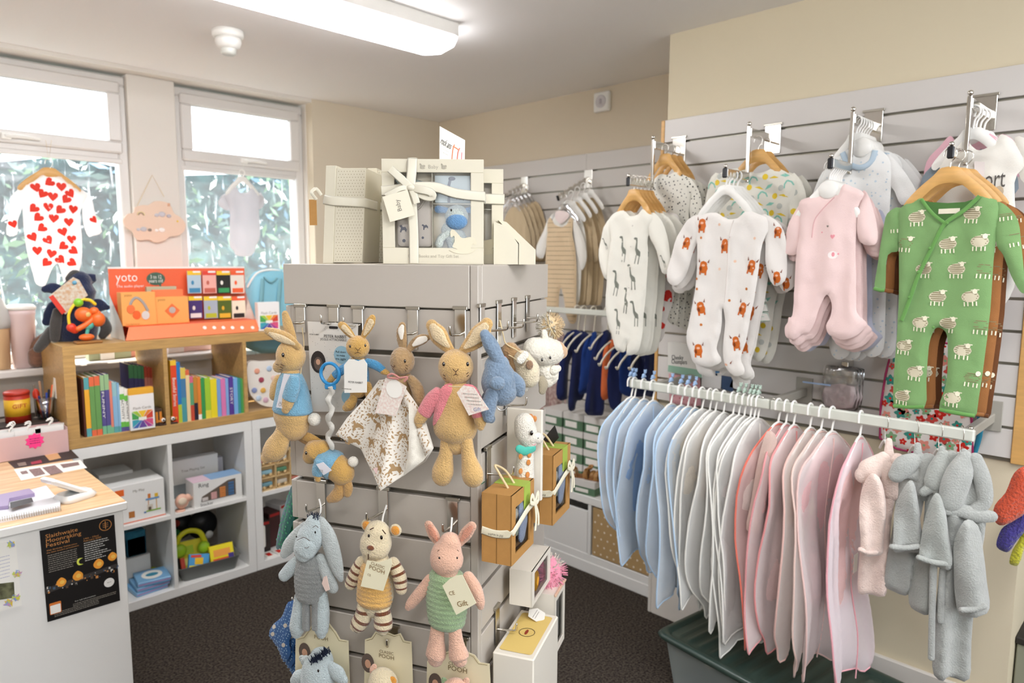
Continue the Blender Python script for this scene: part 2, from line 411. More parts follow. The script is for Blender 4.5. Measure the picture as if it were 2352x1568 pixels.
structure(MB().box(XP-.018, XP, .35, YP, 0, .2, plaster_w, .004).box(XP-.018, XR, YP, YP+.018, 0, .2, plaster_w, .004), 'baseboard_right')
structure(MB().box(X0, xj, YW-.12, YG, 1.065, 1.1, upvc, .006), 'trim_2')    # window board
# windows
def window_glass():
    m = bpy.data.materials.new('wet_window_glass'); m.use_nodes = True; nt = m.node_tree; nt.nodes.clear(); N = nt.nodes.new; L = nt.links.new
    out = N('ShaderNodeOutputMaterial'); mx = N('ShaderNodeMixShader'); mx2 = N('ShaderNodeMixShader'); tr = N('ShaderNodeBsdfTransparent'); tl = N('ShaderNodeBsdfTranslucent'); gl = N('ShaderNodeBsdfGlossy')
    gl.inputs['Roughness'].default_value = .03; tl.inputs[0].default_value = (.95, .97, 1, 1)
    tc = N('ShaderNodeTexCoord'); mp = N('ShaderNodeMapping'); mp.inputs['Scale'].default_value = (1, 1, .12); L(tc.outputs['Object'], mp.inputs[0])
    n1 = N('ShaderNodeTexNoise'); n1.inputs['Scale'].default_value = 38; n1.inputs['Detail'].default_value = 3; L(mp.outputs[0], n1.inputs['Vector'])
    n2 = N('ShaderNodeTexNoise'); n2.inputs['Scale'].default_value = 26; n2.inputs['Detail'].default_value = 5; L(tc.outputs['Object'], n2.inputs['Vector'])
    a = N('ShaderNodeMapRange'); a.inputs[1].default_value = .6; a.inputs[2].default_value = .72; a.inputs[4].default_value = .5; L(n1.outputs[0], a.inputs[0])
    b = N('ShaderNodeMapRange'); b.inputs[1].default_value = .62; b.inputs[2].default_value = .7; b.inputs[4].default_value = .6; L(n2.outputs[0], b.inputs[0])
    s = N('ShaderNodeMath'); s.operation = 'MAXIMUM'; L(a.outputs[0], s.inputs[0]); L(b.outputs[0], s.inputs[1])
    ad = N('ShaderNodeMath'); ad.inputs[1].default_value = .09; L(s.outputs[0], ad.inputs[0])
    L(ad.outputs[0], mx.inputs[0]); L(tr.outputs[0], mx.inputs[1]); L(tl.outputs[0], mx.inputs[2])
    fr = N('ShaderNodeFresnel'); fr.inputs[0].default_value = 1.3; L(fr.outputs[0], mx2.inputs[0]); L(mx.outputs[0], mx2.inputs[1]); L(gl.outputs[0], mx2.inputs[2]); L(mx2.outputs[0], out.inputs[0])
    return m
WG = window_glass()
def window(n, x0, x1, gx0, gx1):
    """outer frame x0..x1, lower glass gx0..gx1"""
    z0, z1, zt = 1.1, 2.5, 2.13
    o = MB(); f = .045; y0, y1 = YG-.03, YG+.05
    o.box(x0, x1, y0, y1, z1-f, z1, upvc, .006).box(x0, x1, y0, y1, z0, z0+.05, upvc, .006)
    o.box(x0, x0+f, y0, y1, z0+.05, z1-f, upvc, .006).box(x1-f, x1, y0, y1, z0+.05, z1-f, upvc, .006).box(x0+f, x1-f, y0, y1, zt-.04, zt+.005, upvc, .006)
    # glazing bead of the fixed light
    o.box(gx0-.02, gx1+.02, y0-.004, y0+.02, zt-.06, zt-.035, upvc, .004)
    r = structure(o, 'window_%d' % n)
    # opening top light: sash proud of the frame
    s = MB(); sx0, sx1, sz0, sz1 = x0+.03, x1-.03, zt-.01, z1-.03; w = .058
    s.box(sx0, sx1, y0-.022, y0+.03, sz0, sz0+w, upvc, .008).box(sx0, sx1, y0-.022, y0+.03, sz1-w, sz1, upvc, .008)
    s.box(sx0, sx0+w, y0-.022, y0+.03, sz0+w, sz1-w, upvc, .006).box(sx1-w, sx1, y0-.022, y0+.03, sz0+w, sz1-w, upvc, .006)
    so = s.build('top_sash', r); 
    xm = (x0+x1)/2+.03
    h = MB(); h.box(xm-.06, xm-.02, y0-.04, y0-.02, sz0+.012, sz0+.04, WHITE, .004).tube([(xm-.04, y0-.042, sz0+.026), (xm+.02, y0-.046, sz0+.028), (xm+.085, y0-.04, sz0+.024)], [.009, .008, .006], WHITE, rnd=1, n=3)
    h.build('window_handle', r)
    MB().add([(sx0+w, y0+.02, sz0+w), (sx1-w, y0+.02, sz0+w), (sx1-w, y0+.02, sz1-w), (sx0+w, y0+.02, sz1-w)], [(0, 1, 2, 3)], WG).build('top_pane', r)
    MB().add([(gx0-.01, y0+.05, z0+.03), (gx1+.01, y0+.05, z0+.03), (gx1+.01, y0+.05, zt-.03), (gx0-.01, y0+.05, zt-.03)], [(0, 1, 2, 3)], WG).build('lower_pane', r)
window(1, .18, xa, .23, xa-.05)
window(2, xb_, 2.16, xb_+.045, 2.085)
structure(MB().box(2.16, xj+.01, YG-.07, YG+.1, 1.07, 2.515, plaster_w), 'trim_3')
# outside: hedge bank and leaves
rg = random.Random(5)
hm = mat('hedge_foliage', '34504E', rough=.8, var=.6, vscale=9, col2='111C1A', bump=1, scale=12)
hd = MB(); nx, nz = 46, 22; V = []
for j in range(nz+1):
    for i in range(nx+1):
        x = -3.5+9.5*i/nx; z = .0+2.3*j/nz; y = 6.1+.9*noise.noise((x*1.1, z*1.3, 0))+.35*noise.noise((x*4, z*4, 3))-.35*math.cos(j/nz*PI/2)
        V.append((x, y, z+.25*noise.noise((x*.8, 0, 7))))
hd.add(V, [(j*(nx+1)+i, j*(nx+1)+i+1, (j+1)*(nx+1)+i+1, (j+1)*(nx+1)+i) for j in range(nz) for i in range(nx)], hm, True)
lm = [mat('leaf_green', '5F7E5C', rough=.3), mat('leaf_dark', '385048', rough=.4), mat('leaf_bright', 'E6F2E4', rough=.15, spec=.8), mat('leaf_blue', '5A7C92', rough=.3)]
for k in range(3600):
    x = rg.uniform(-3, 5.6); z = rg.uniform(.3, 2.36); y = 5.9+.9*noise.noise((x*1.1, z*1.3, 0))-.35*math.cos(z/2.55*PI/2) - rg.uniform(.0, .4)
    a = rg.uniform(0, PI); b = rg.uniform(-1, 1); l = rg.uniform(.02, .07); w = l*.35
    d = Vector((math.cos(a), b*.6, math.sin(a))).normalized(); e = Vector((-math.sin(a), rg.uniform(-.8, .8), math.cos(a))).normalized(); c = Vector((x, y, z))
    hd.add([c-d*l, c+e*w, c+d*l, c-e*w], [(0, 1, 2, 3)], lm[rg.choice((0, 0, 1, 1, 1, 1, 1, 0, 3, 2))])
tag(hd.build('hedge'), 'dense green hedge growing outside beyond both windows', 'hedge', kind='stuff')
structure(MB().box(-5, 8, 4.6, 14, -.3, -.02, mat('outside_paving', '9A9890', rough=.9)), 'floor_outside')
# slatwall panels on the right-hand walls
lam = mat('slatwall_laminate', 'D9D4CE', rough=.4); groove = mat('slat_groove_shadow', 'A9A294', rough=.5)
alu = mat('slat_insert', 'A8A596', rough=.35, metal=.6)
def slatwall(name, M, x0, x1, z0, z1, pitch, label, ins=alu, joints=(), edge=None, first=None):
    """boards of one height with a dark slot and metal insert between them (local x right, -y out)"""
    t = thing(name, label, 'slatwall panel', M @ Matrix.Translation((0, 0, 0)))
    b = MB(M); b.box(x0, x1, -.003, 0, z0, z1, ins); z = z1; k = 0
    g = .009
    cuts = [x0]+list(joints)+[x1]
    while z > z0+.01:
        h = (first if (first and k == 0) else pitch); zb = max(z0, z-h)
        for a, c in zip(cuts[:-1], cuts[1:]): b.box(a+.0008, c-.0008, -.019, -.003, zb+g, z, lam, .0015)
        z = zb; k += 1
    b.build('slatted_board', t)
    if edge:
        for e in edge: MB(M).box(*e, BEECH, .002).build('wooden_edge', t)
    return t
MP = at(XP-.002, YP, 0, -90)       # on the chimney breast, local x -> -Y
L1 = YP-.39
slatwall('slatwall', MP, .0, L1, .98, 2.185, .1, 'white slatwall panel with wooden edges on the nearer right wall', edge=[(-.016, 0, -.022, 0, .98, 2.185), (L1, L1+.045, -.024, 0, .98, 2.185)])
MR = at(XR-.002, YW-.02, 0, -90)
slatwall('slatwall', MR, .0, YW-.02-YP-.0, .42, 2.19, .1, 'white slatwall panel on the recessed right wall behind the beige clothes', joints=(YW-.02-onX(1352, 380, XR).y,))
# fluorescent light
lt = thing('ceiling_light', 'long white fluorescent batten light glowing on the ceiling', 'ceiling light', at(.9, 2.32, HC))
MB().box(-.45, 1.9, 2.2, 2.42, HC-.055, HC, mat('light_housing', 'E8E5DE', rough=.5), .004).build('light_base', lt)
dif = mat('glowing_diffuser', 'FBFBFF', rough=.5, emit=6.6)
d = MB(); P = [(2.2, HC-.056), (2.204, HC-.07), (2.225, HC-.092), (2.31, HC-.104), (2.395, HC-.092), (2.416, HC-.07), (2.42, HC-.056)]
for x0_, x1_, mm in ((-.44, 1.87, dif),):
    V = [(x0_, y, z) for y, z in P]+[(x1_, y, z) for y, z in P]; n = len(P)
    d.add(V, [(i, i+1, n+i+1, n+i) for i in range(n-1)], mm, True)
d.build('diffuser', lt)
e = MB(); V = [(1.87, y, z) for y, z in P]+[(1.895, y*.96+2.31*.04, z+.004) for y, z in P]; e.add(V, [(i, i+1, n+i+1, n+i) for i in range(n-1)]+[tuple(range(n, 2*n))], dif, False); e.build('end_cap', lt)
lt_fill_rear = copy_tree(lt, at(.9-.3, 2.32-2.4, HC), 'added fluorescent batten light for fill, unseen above and behind the viewer', None)  # unseen copy of the visible fitting, added as fill
lt_fill_front = copy_tree(lt, at(.9+1.3, 2.32-3.7, HC), 'added fluorescent batten light for fill, unseen, nearest the front wall', None)  # another unseen copy, added to brighten the room from behind
# smoke alarm
sm = thing('smoke_alarm', 'round white smoke alarm on the ceiling beside the light', 'smoke alarm', at(1.3, 2.97, HC))
cS = (1.3, 2.97, HC)
MB().lathe([(.062, 0), (.062, -.022), (.055, -.03), (.05, -.03)], WHITE, cS, 28).build('base', sm)
MB().lathe([(.05, -.03), (.052, -.045), (.046, -.062), (.034, -.072)], WHITE, cS, 28).build('cover', sm)
MB().lathe([(.034, -.06), (.03, -.078), (.03, -.09), (.022, -.096), (.005, -.098)], mat('smoke_chamber', 'D8D8D0', rough=.3), cS, 20).build('sensor_chamber', sm)
# white control box on the recess wall
q = onX(1387, 235, XR); F = Face((XR, q.y, q.z), -90)
t = thing('thermostat', 'small white square box with a round dial high on the beige wall', 'thermostat', F.M)
F.mb().box(-.052, .052, -.028, 0, -.052, .052, WHITE, .006).build('case', t)
F.mb().lathe([(.034, -.028), (.034, -.031), (.03, -.033), (.027, -.031)], mat('dial_grey', 'D6D2D2', rough=.4), axis='y', seg=28).build('dial', t)
F.mb().box(-.008, .008, -.035, -.03, -.014, .014, mat('dial_dark', 'B8B2B6', rough=.4), .002).build('knob', t)
# ============================================================ display tower
TP = Vector((.996, 1.122, 0)); TA = -64.137
FL = Face((TP.x, TP.y, 0), TA); U = FL.M.to_3x3() @ Vector((1, 0, 0))
FR = Face((TP+U*.02), TA+90)
towerlam = mat('tower_laminate', 'C0B8AD', rough=.42)
slot = mat('dark_slot_insert', '6E685C', rough=.4, metal=.5)
tw = thing('display_tower', 'square free-standing pale slatted display tower hung with soft toys', 'display stand', at(TP.x, TP.y, 0, TA))
M = FL.M; TWD, TDP = .458, .525; TOP = 1.588
MB(M).box(-TWD+.012, .006, .014, TDP-.014, .1, TOP-.03, slot).build('core', tw)
ZS = [1.49-.1065*k for k in range(0, 14)]
def tower_boards(name, f):
    b = MB(M); z = 1.49
    for k in range(13):
        z0 = 1.49-.1065*(k+1); f(b, z0+.011 if k < 12 else z0+.011, z-.0)
        z = z0
    b.build(name, tw)
tower_boards('slatted_board', lambda b, z0, z1: b.box(-TWD, 0, .0, .016, z0, z1, towerlam, .0018))
tower_boards('slatted_board', lambda b, z0, z1: b.box(.008, .02, .02, TDP, z0, z1, towerlam, .0018))
tower_boards('slatted_board', lambda b, z0, z1: b.box(-TWD, 0, TDP-.016, TDP, z0, z1, towerlam, .0018))
tower_boards('slatted_board', lambda b, z0, z1: b.box(-TWD-.016, -TWD, .002, TDP-.002, z0, z1, towerlam, .0018))
MB(M).box(.0012, .02, -.001, .0185, .08, TOP, towerlam, .0015).build('corner_post', tw)
MB(M).box(-TWD-.016, 0, -.003, .016, 1.494, TOP, towerlam, .0015).build('header_panel', tw)
MB(M).box(.0012, .0215, .019, TDP+.003, 1.494, TOP, towerlam, .0015).build('header_panel', tw)
MB(M).box(-TWD-.016, .0, .017, TDP+.003, 1.494, TOP-.002, towerlam, .0015).build('top_panel', tw)
MB(M).box(-TWD-.02, .025, -.006, TDP+.006, 0, .09, towerlam, .004).build('plinth', tw)

def make_hook(F, px, py, out, label, plate=.06, group='chrome hooks on the tower', off=0, w=.026, ball=False, yaw=0):
    """slatwall hook: lip, plate and an upturned prong; px,py = top of the plate"""
    p = F.l(px, py, .004); M = F.at(px, py, .004+off)
    t = thing('display_hook', label, 'hook', M, group)
    m = lambda: MB(M)
    m().box(-w/2, w/2, -.002, .0, -plate, .012, CHROME, .001).box(-w/2-.004, w/2+.004, -.003, .006, .01, .018, CHROME2, .001).build('back_plate', t)
    zz = -plate*.55
    m().tube([(0, -.002, zz), (0, -out*.8, zz+.004), (0, -out*.97, zz+.008), (0, -out, zz+.022)], .0028, CHROME, n=3, rnd=1).build('prong', t)
    return t
for px, py, o, pl, lb in ((690, 715, .05, .05, 'chrome hook at the tower corner above the rabbit in profile'), (766, 716, .05, .05, 'chrome hook holding the printed card on the tower'),
        (822, 720, .06, .05, 'chrome hook above the small blue-jacketed rabbit'), (948, 722, .055, .078, 'long-plated chrome hook above the comforter rabbit'), (1057, 722, .055, .08, 'chrome hook behind the ears of the pink-jacketed rabbit'),
        (737, 1118, .06, .085, 'chrome hook above the grey donkey'), (880, 1135, .075, .075, 'chrome hook above the striped toy cat'), (1040, 1160, .055, .085, 'chrome hook above the pink pig'),
        (903, 1450, .03, .05, 'chrome hook above the middle beige card'), (738, 1412, .03, .05, 'chrome hook hidden behind the donkey legs'), (1060, 1478, .03, .05, 'chrome hook behind the pig legs')):
    make_hook(FL, px, py, o, lb, pl)
HR = {}
for k, (px, py, o, pl, lb) in enumerate(((1107, 716, .06, .075, 'chrome hook nearest the corner on the right tower face'), (1146, 707, .06, .085, 'second chrome hook from the corner, holding the sloth string'), (1181, 700, .06, .08, 'third chrome hook from the corner, holding the white sheep string'),
        (1212, 694, .06, .075, 'furthest chrome hook on the right tower face'), (1122, 1042, .06, .085, 'chrome hook holding the nearer brown toy box'), (1164, 905, .05, .05, 'chrome hook holding the giraffe rattle card'),
        (1172, 985, .06, .06, 'chrome hook holding the further brown toy box'), (1142, 1405, .05, .08, 'low chrome hook above the white and yellow box'))):
    HR[k] = make_hook(FR, px, py, o, lb, pl)

# ---------------------------------------------------------------- soft toys
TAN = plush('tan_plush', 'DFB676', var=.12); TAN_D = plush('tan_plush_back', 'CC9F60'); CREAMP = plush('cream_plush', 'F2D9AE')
BLUEK = plush('blue_velour', '7FB3CE', var=.12); PINKV = plush('pink_velour', 'EE8C92'); WHITEP = plush('white_plush', 'F6EFE0')
EYE = mat('glass_eye', '1B0E08', rough=.12, spec=.8); STITCH = mat('stitch_thread', '4A2C18', rough=.8); GREYP = plush('light_grey_plush', 'C6CDCB'); GREYD = plush('rib_grey_plush', '8D8F8C')
def eye(F, t, px, py, off, r=4.2, white=True):
    p = F.l(px, py, off); s = F.sc(px, py, off); b = F.mb(); b.ball(p, r*s*.85, r*s*.5, r*s*1.15, EYE, 10, 8)
    if white: b.ball((p.x+.3*r*s, p.y-.42*r*s, p.z+.4*r*s), r*s*.22, r*s*.15, r*s*.22, WHITE, 6, 4)
    return b.build('eye', t)
def line(F, t, L, off, r=.0007, m=None, name='stitching', n=4):
    b = F.mb()
    for l in L: b.tube([tuple(F.l(x, y, off+(d[0] if d else 0))) for x, y, *d in l], r, m or STITCH, seg=5, n=n)
    return b.build(name, t)
def ballp(F, t, name, px, py, rx, rz, off, m, depth=.9, fn=None):
    p = F.l(px, py, off); s = F.sc(px, py, off); return F.mb().ball(p, rx*s, (rx+rz)/2*s*depth, rz*s, m, 20, 14, fn).build(name, t)
def limbp(F, t, name, L, m, off, flat=.85, rnd=1, seg=14, n=4): return F.limb(F.mb(), L, m, off, flat, n, seg, rnd).build(name, t)
def cardp(F, t, name, P, off, m=PAPER, thick=.0012, n=0, build=True):
    b = F.mb(); Q = F.poly(P, off, n); b.slab(Q, -off, -off+thick, m)
    if build: return b.build(name, t)
    return b
def inner_ear(F, t, L, m, off): return F.limb(F.mb(), L, m, off, .25, 4, 10, 1).build('ear_lining', t)
def ptext(F, b, s, px, py, wpx, off, m=INK, rotpx=0, hpx=None):
    x, z = F.xz(px, py, off); sc_ = F.sc(px, py, off); b.textw(s, x, z, wpx*sc_, -off-.0006, m, rot=rotpx, size=(hpx*sc_ if hpx else None)); return b

# rabbit in profile, blue jacket
O = .075
t = thing('plush_rabbit', 'tan plush rabbit in profile in a plain light blue top, leftmost on the tower', 'soft toy', FL.at(685, 745, O), 'soft toys hanging on the tower')
limbp(FL, t, 'ear', [(676, 792, 9), (668, 768, 13), (660, 742, 13), (655, 722, 9)], TAN, O, .4)
e2 = limbp(FL, t, 'ear', [(684, 795, 8), (664, 780, 14), (635, 768, 14), (614, 760, 9)], TAN, O+.015, .4)
inner_ear(FL, t, [(676, 790, 3), (655, 781, 8), (633, 773, 8), (620, 766, 4)], CREAMP, O+.027)
ballp(FL, t, 'head', 668, 817, 35, 37, O, TAN, .8)
limbp(FL, t, 'muzzle', [(660, 825, 27), (648, 836, 19), (640, 842, 14)], TAN, O+.008, .8)
eye(FL, t, 650, 815, O+.034, 4.5)
line(FL, t, [[(643, 842), (650, 846)], [(642, 848), (649, 850)], [(645, 836), (652, 840)], [(633, 836), (640, 838)]], O+.031)
limbp(FL, t, 'body', [(668, 862, 24), (668, 905, 37), (671, 950, 45), (672, 972, 40)], TAN, O, .72)
limbp(FL, t, 'jacket', [(670, 858, 25), (670, 880, 35), (672, 915, 43), (672, 942, 48)], BLUEK, O, .76, rnd=.25)
limbp(FL, t, 'arm', [(640, 872, 12), (634, 890, 14), (630, 908, 12)], TAN, O+.0, .8)
limbp(FL, t, 'sleeve', [(676, 866, 13), (672, 888, 18), (664, 914, 18)], BLUEK, O+.038, .7, rnd=.4)
limbp(FL, t, 'paw', [(664, 912, 16), (659, 930, 14), (656, 940, 10)], TAN, O+.038, .7)
limbp(FL, t, 'leg', [(676, 985, 12, -.02), (690, 1000, 12, -.02), (708, 1012, 11, -.02)], TAN_D, O, .8)
limbp(FL, t, 'leg', [(655, 975, 18), (648, 1000, 21), (634, 1028, 28), (620, 1042, 22), (610, 1052, 12)], TAN, O+.012, .6)
ballp(FL, t, 'tail', 722, 963, 15, 15, O, WHITEP)
b = cardp(FL, t, '', [(652, 858), (666, 860), (650, 938), (634, 935)], O+.045, mat('label_satin', 'E6E4EA', rough=.4), .0008, build=False)
ptext(FL, b, 'CE', 644, 928, 11, O+.045, GREYINK, 1.0); b.build('care_label', t)
line(FL, t, [[(690, 860), (698, 800, -.03), (694, 752, -.02)]], O, .0012, mat('jute_cord', 'D8C49A', rough=.9), 'hanging_loop')

# printed card with small rabbit, ring and strap
t = thing('backing_card', 'white printed backing card behind the small blue-jacketed rabbit', 'toy card', FL.at(766, 745, .02))
b = cardp(FL, t, '', [(706, 738), (822, 744), (819, 946), (717, 945)], .018, card('speckled_card', 'E4E0D8'), build=False)
for k in range(90):
    x = random.uniform(712, 812); y = random.uniform(745, 935); q = FL.xz(x, y, .0186); b.face2d([(q[0]+a*.0014, q[1]+c*.0014) for a, c in circ(5)], -.0189, GREYINK)
b.build('card', t)
b = FL.mb(); q = FL.xz(766, 752, .019); b.face2d(rrect(q[0]-.012, q[1]-.003, q[0]+.012, q[1]+.003, .0028), -.0193, BLACK)
ptext(FL, b, 'PETER RABBIT', 722, 768, 26, .019); ptext(FL, b, 'PETER RABBIT', 770, 773, 60, .019); ptext(FL, b, 'JIGGLE ATTACHABLE', 766, 780, 70, .019)
b.build('card_print', t)
b = FL.mb(); q = FL.xz(785, 815, .019); b.face2d([(q[0]+.021*a, q[1]+.021*c) for a, c in circ(20, 1, 1)], -.0191, card('blue_roundel', '9DC3D2')); ptext(FL, b, 'Pull down', 783, 808, 26, .0192); ptext(FL, b, 'to make', 783, 816, 22, .0192); ptext(FL, b, 'me jiggle', 783, 824, 26, .0192)
b.build('blue_roundel', t)
b = FL.mb(); q = FL.xz(799, 912, .019); b.face2d([(q[0]+.017*a, q[1]+.017*c) for a, c in circ(20, 1, 1)], -.0191, card('blue_roundel', '9DC3D2')); b.build('blue_roundel', t)
b = FL.mb(); q = FL.xz(731, 831, .019); b.face2d([(q[0]+.02*a, q[1]+.026*c) for a, c in circ(20, 1, 1)], -.0191, card('photo_dark', '3A3432')); b.face2d([(q[0]+.012*a, q[1]-.004+.016*c) for a, c in circ(14, 1, 1)], -.0193, card('photo_seat', '6A5B52')); b.face2d([(q[0]+.006*a, q[1]-.0+.007*c) for a, c in circ(12, 1, 1)], -.0195, card('photo_skin', 'D9A98C')); b.build('printed_photo', t)
O = .075
t = thing('plush_rabbit', 'small front-facing tan plush rabbit in blue top with white tag and blue ring', 'soft toy', FL.at(825, 745, O), 'soft toys hanging on the tower')
DT = plush('gold_plush', 'D6A85C'); BK2 = plush('bright_blue_velour', '4F9CCB')
limbp(FL, t, 'ear', [(815, 778, 5), (802, 764, 10), (790, 751, 11), (784, 747, 9)], DT, O, .4); inner_ear(FL, t, [(812, 774, 3), (800, 762, 6), (790, 752, 7)], CREAMP, O+.008)
limbp(FL, t, 'ear', [(833, 775, 6), (842, 758, 10), (851, 740, 12), (855, 731, 9)], DT, O, .4); inner_ear(FL, t, [(837, 768, 3), (844, 755, 7), (852, 740, 8)], CREAMP, O+.008)
ballp(FL, t, 'head', 822, 797, 28, 27, O, DT, .85)
for x, y in ((804, 795), (839, 793)): eye(FL, t, x, y, O+.022, 3)
line(FL, t, [[(816, 798), (822, 804), (828, 798)], [(822, 804), (822, 810)], [(815, 812), (822, 809), (829, 812)]], O+.0245, .0006)
limbp(FL, t, 'body', [(822, 830, 18), (822, 865, 26), (822, 890, 24)], DT, O-.005, .7)
limbp(FL, t, 'jacket', [(822, 826, 18), (822, 850, 26), (822, 876, 27)], BK2, O-.005, .76, rnd=.3)
for L in ([(803, 838, 10), (785, 850, 11), (768, 862, 9)], [(842, 832, 10), (862, 838, 11), (880, 850, 9)]): limbp(FL, t, 'sleeve', L, BK2, O, .7, rnd=.4)
for L in ([(766, 864, 8), (758, 874, 7)], [(880, 852, 8), (890, 856, 6)]): limbp(FL, t, 'paw', L, DT, O, .8)
for L in ([(815, 895, 9), (812, 915, 10), (803, 930, 13), (795, 936, 9)], [(845, 885, 9), (850, 908, 11), (858, 922, 9)]): limbp(FL, t, 'leg', L, DT, O, .8)
b = cardp(FL, t, '', [(801, 825), (812, 825), (822, 829), (835, 824), (843, 836), (842, 901), (791, 902), (790, 838)], O+.036, PAPER, build=False)
ptext(FL, b, 'PETER RABBIT', 817, 878, 38, O+.0364); b.scribble(*[v for v in (FL.xz(806, 886, O)[0], FL.xz(828, 886, O)[0])], FL.xz(806, 886, O)[1], .0015, -O-.037, GREYINK); b.build('swing_tag', t)
b = FL.mb(); q = FL.l(758, 858, O+.01); b.tube([(q.x+.0235*math.cos(a*PI/12), q.y, q.z+.0235*math.sin(a*PI/12)) for a in range(24)], .0038, mat('blue_plastic', '2F8FCB', rough=.3), closed=True, seg=10); b.box(q.x-.014, q.x+.014, q.y-.003, q.y+.003, q.z-.035, q.z-.023, MATS['blue_plastic'], .002); b.build('ring', t)
b = FL.mb(); P = []
for k in range(15): y = 888+k*10.2; P.append(tuple(FL.l(758+5*math.sin(k*1.5), y, O+.01+.004*math.cos(k*2))))
b.tube(P, [.006+.002*(k % 2) for k in range(15)], fabric('strap_cotton', 'E6E2D8', var=.15), n=3, flat=.5); b.build('gathered_strap', t)
t = thing('plush_rabbit', 'small tan plush rabbit face down in blue top, dangling below the gathered strap', 'soft toy', FL.at(758, 1035, O), 'soft toys hanging on the tower')
limbp(FL, t, 'ear', [(735, 1016, 8), (712, 1006, 12), (690, 998, 10), (676, 992, 5)], DT, O-.01, .4)
limbp(FL, t, 'head', [(738, 1030, 20), (722, 1036, 25), (712, 1048, 17)], DT, O+.005, .85)
eye(FL, t, 703, 1040, O+.026, 3.5)
limbp(FL, t, 'body', [(745, 1050, 24), (768, 1068, 31), (785, 1084, 30)], DT, O, .8)
limbp(FL, t, 'jacket', [(738, 1040, 23), (752, 1058, 33), (768, 1070, 35)], BLUEK, O, .86, rnd=.3)
limbp(FL, t, 'sleeve', [(736, 1060, 14), (730, 1080, 14), (729, 1090, 12)], BLUEK, O+.025, .7, rnd=.4); limbp(FL, t, 'paw', [(729, 1090, 10), (730, 1100, 7)], DT, O+.025, .8)
ballp(FL, t, 'tail', 811, 1060, 12, 12, O, WHITEP)
for L in ([(778, 1098, 12), (782, 1122, 14), (772, 1138, 15), (758, 1146, 9)], [(795, 1098, 11), (799, 1120, 12), (798, 1132, 10)]): limbp(FL, t, 'leg', L, TAN_D, O, .75)
b = cardp(FL, t, '', [(726, 1066), (742, 1061), (762, 1080), (743, 1091)], O+.042, MATS['label_satin'], .0008, build=False); ptext(FL, b, 'CE', 738, 1082, 10, O+.042, GREYINK); b.build('care_label', t)

# comforter rabbit with floral blanket
O = .07
t = thing('plush_rabbit', 'fluffy brown comforter rabbit with a floral muslin blanket body and pink bow', 'comforter', FL.at(930, 745, O), 'soft toys hanging on the tower')
BR = plush('fluffy_brown_plush', 'B8976C', scale=200, var=.25)
FLW = fabric('floral_muslin', 'F3ECE0'); MOTIF = card('floral_print', 'B39268')
limbp(FL, t, 'ear', [(926, 798, 10), (923, 780, 13), (922, 762, 13), (924, 748, 9)], BR, O, .45); inner_ear(FL, t, [(922, 776, 4), (921, 760, 8), (924, 750, 5)], FLW, O+.01)
limbp(FL, t, 'ear', [(940, 802, 8), (955, 786, 12), (972, 778, 12), (982, 775, 7)], BR, O, .45); inner_ear(FL, t, [(950, 792, 4), (963, 783, 9), (976, 778, 7)], FLW, O+.01)
ballp(FL, t, 'head', 924, 829, 29, 33, O, BR, .85)
eye(FL, t, 930, 829, O+.026, 3.6); eye(FL, t, 904, 833, O+.019, 3)
line(FL, t, [[(898, 838), (904, 843), (907, 838)], [(932, 838), (937, 841)], [(931, 844), (936, 848)], [(930, 848), (933, 853)], [(902, 845), (904, 850)]], O+.025)
limbp(FL, t, 'body', [(925, 868, 22), (925, 895, 30), (925, 920, 28)], BR, O-.008, .7)
limbp(FL, t, 'arm', [(906, 872, 10), (886, 888, 13), (872, 905, 12)], BR, O, .8); limbp(FL, t, 'arm', [(945, 872, 11), (958, 892, 15), (962, 915, 14), (960, 924, 11)], BR, O+.008, .8)
P = FL.poly([(884, 868), (905, 866), (935, 876), (962, 915), (985, 950), (1011, 1020), (985, 1055), (945, 1080), (898, 1112), (870, 1080), (830, 1030), (789, 990), (815, 952), (850, 912)], O)
b = FL.mb(); cx = FL.xz(925, 870, O)
def bf(x, z): a = math.atan2(x-cx[0], cx[1]-z); r = math.hypot(x-cx[0], z-cx[1]); return .016*r/.2*math.sin(a*9)+.006*r/.2*math.sin(a*21+1)-.01
rm = random.Random(3); dec = []
leafp = [(0, -.5), (.18, -.1), (.12, .3), (0, .5), (-.12, .3), (-.18, -.1)]
for (x, z) in scatter(P, .0085, 4): dec.append(([(leafp, MOTIF)], x, z, rm.uniform(.004, .0085), rm.uniform(0, 6)))
deer = [(-.4, -.4), (-.25, .1), (-.45, .35), (-.2, .5), (0, .2), (.3, .25), (.5, -.1), (.4, -.45), (.2, -.15), (-.1, -.2), (-.25, -.5)]
for (x, z) in scatter(P, .045, 9): dec.append(([(deer, MOTIF)], x, z, .024, rm.uniform(-.3, .3)))
pillow(b, P, .0015, FLW, w=.004, g=.009, y=-O-.012, fold=bf, decals=dec)
bl = b.build('blanket', t)
b = FL.mb(); Q = FL.poly([(955, 915), (975, 950), (1011, 1018), (985, 1050), (940, 1085), (952, 1040), (958, 980)], O); pillow(b, Q, .002, fabric('cream_lining', 'F1EBDD'), w=.004, g=.012, y=-O-.032, fold=lambda x, z: .006*math.sin(x*160)); b.build('blanket_fold', t)
b = cardp(FL, t, '', [(857, 1076), (866, 1073), (882, 1095), (873, 1104)], O+.035, card('pink_tab', 'F2D3D0'), build=False); b.build('stitched_tab', t)
b = cardp(FL, t, '', [(885, 868), (903, 868), (934, 888), (909, 955), (861, 948)], O+.045, card('tag_printed', 'F4EEE4', var=.08, vscale=200, col2='E8CFC4'), build=False)
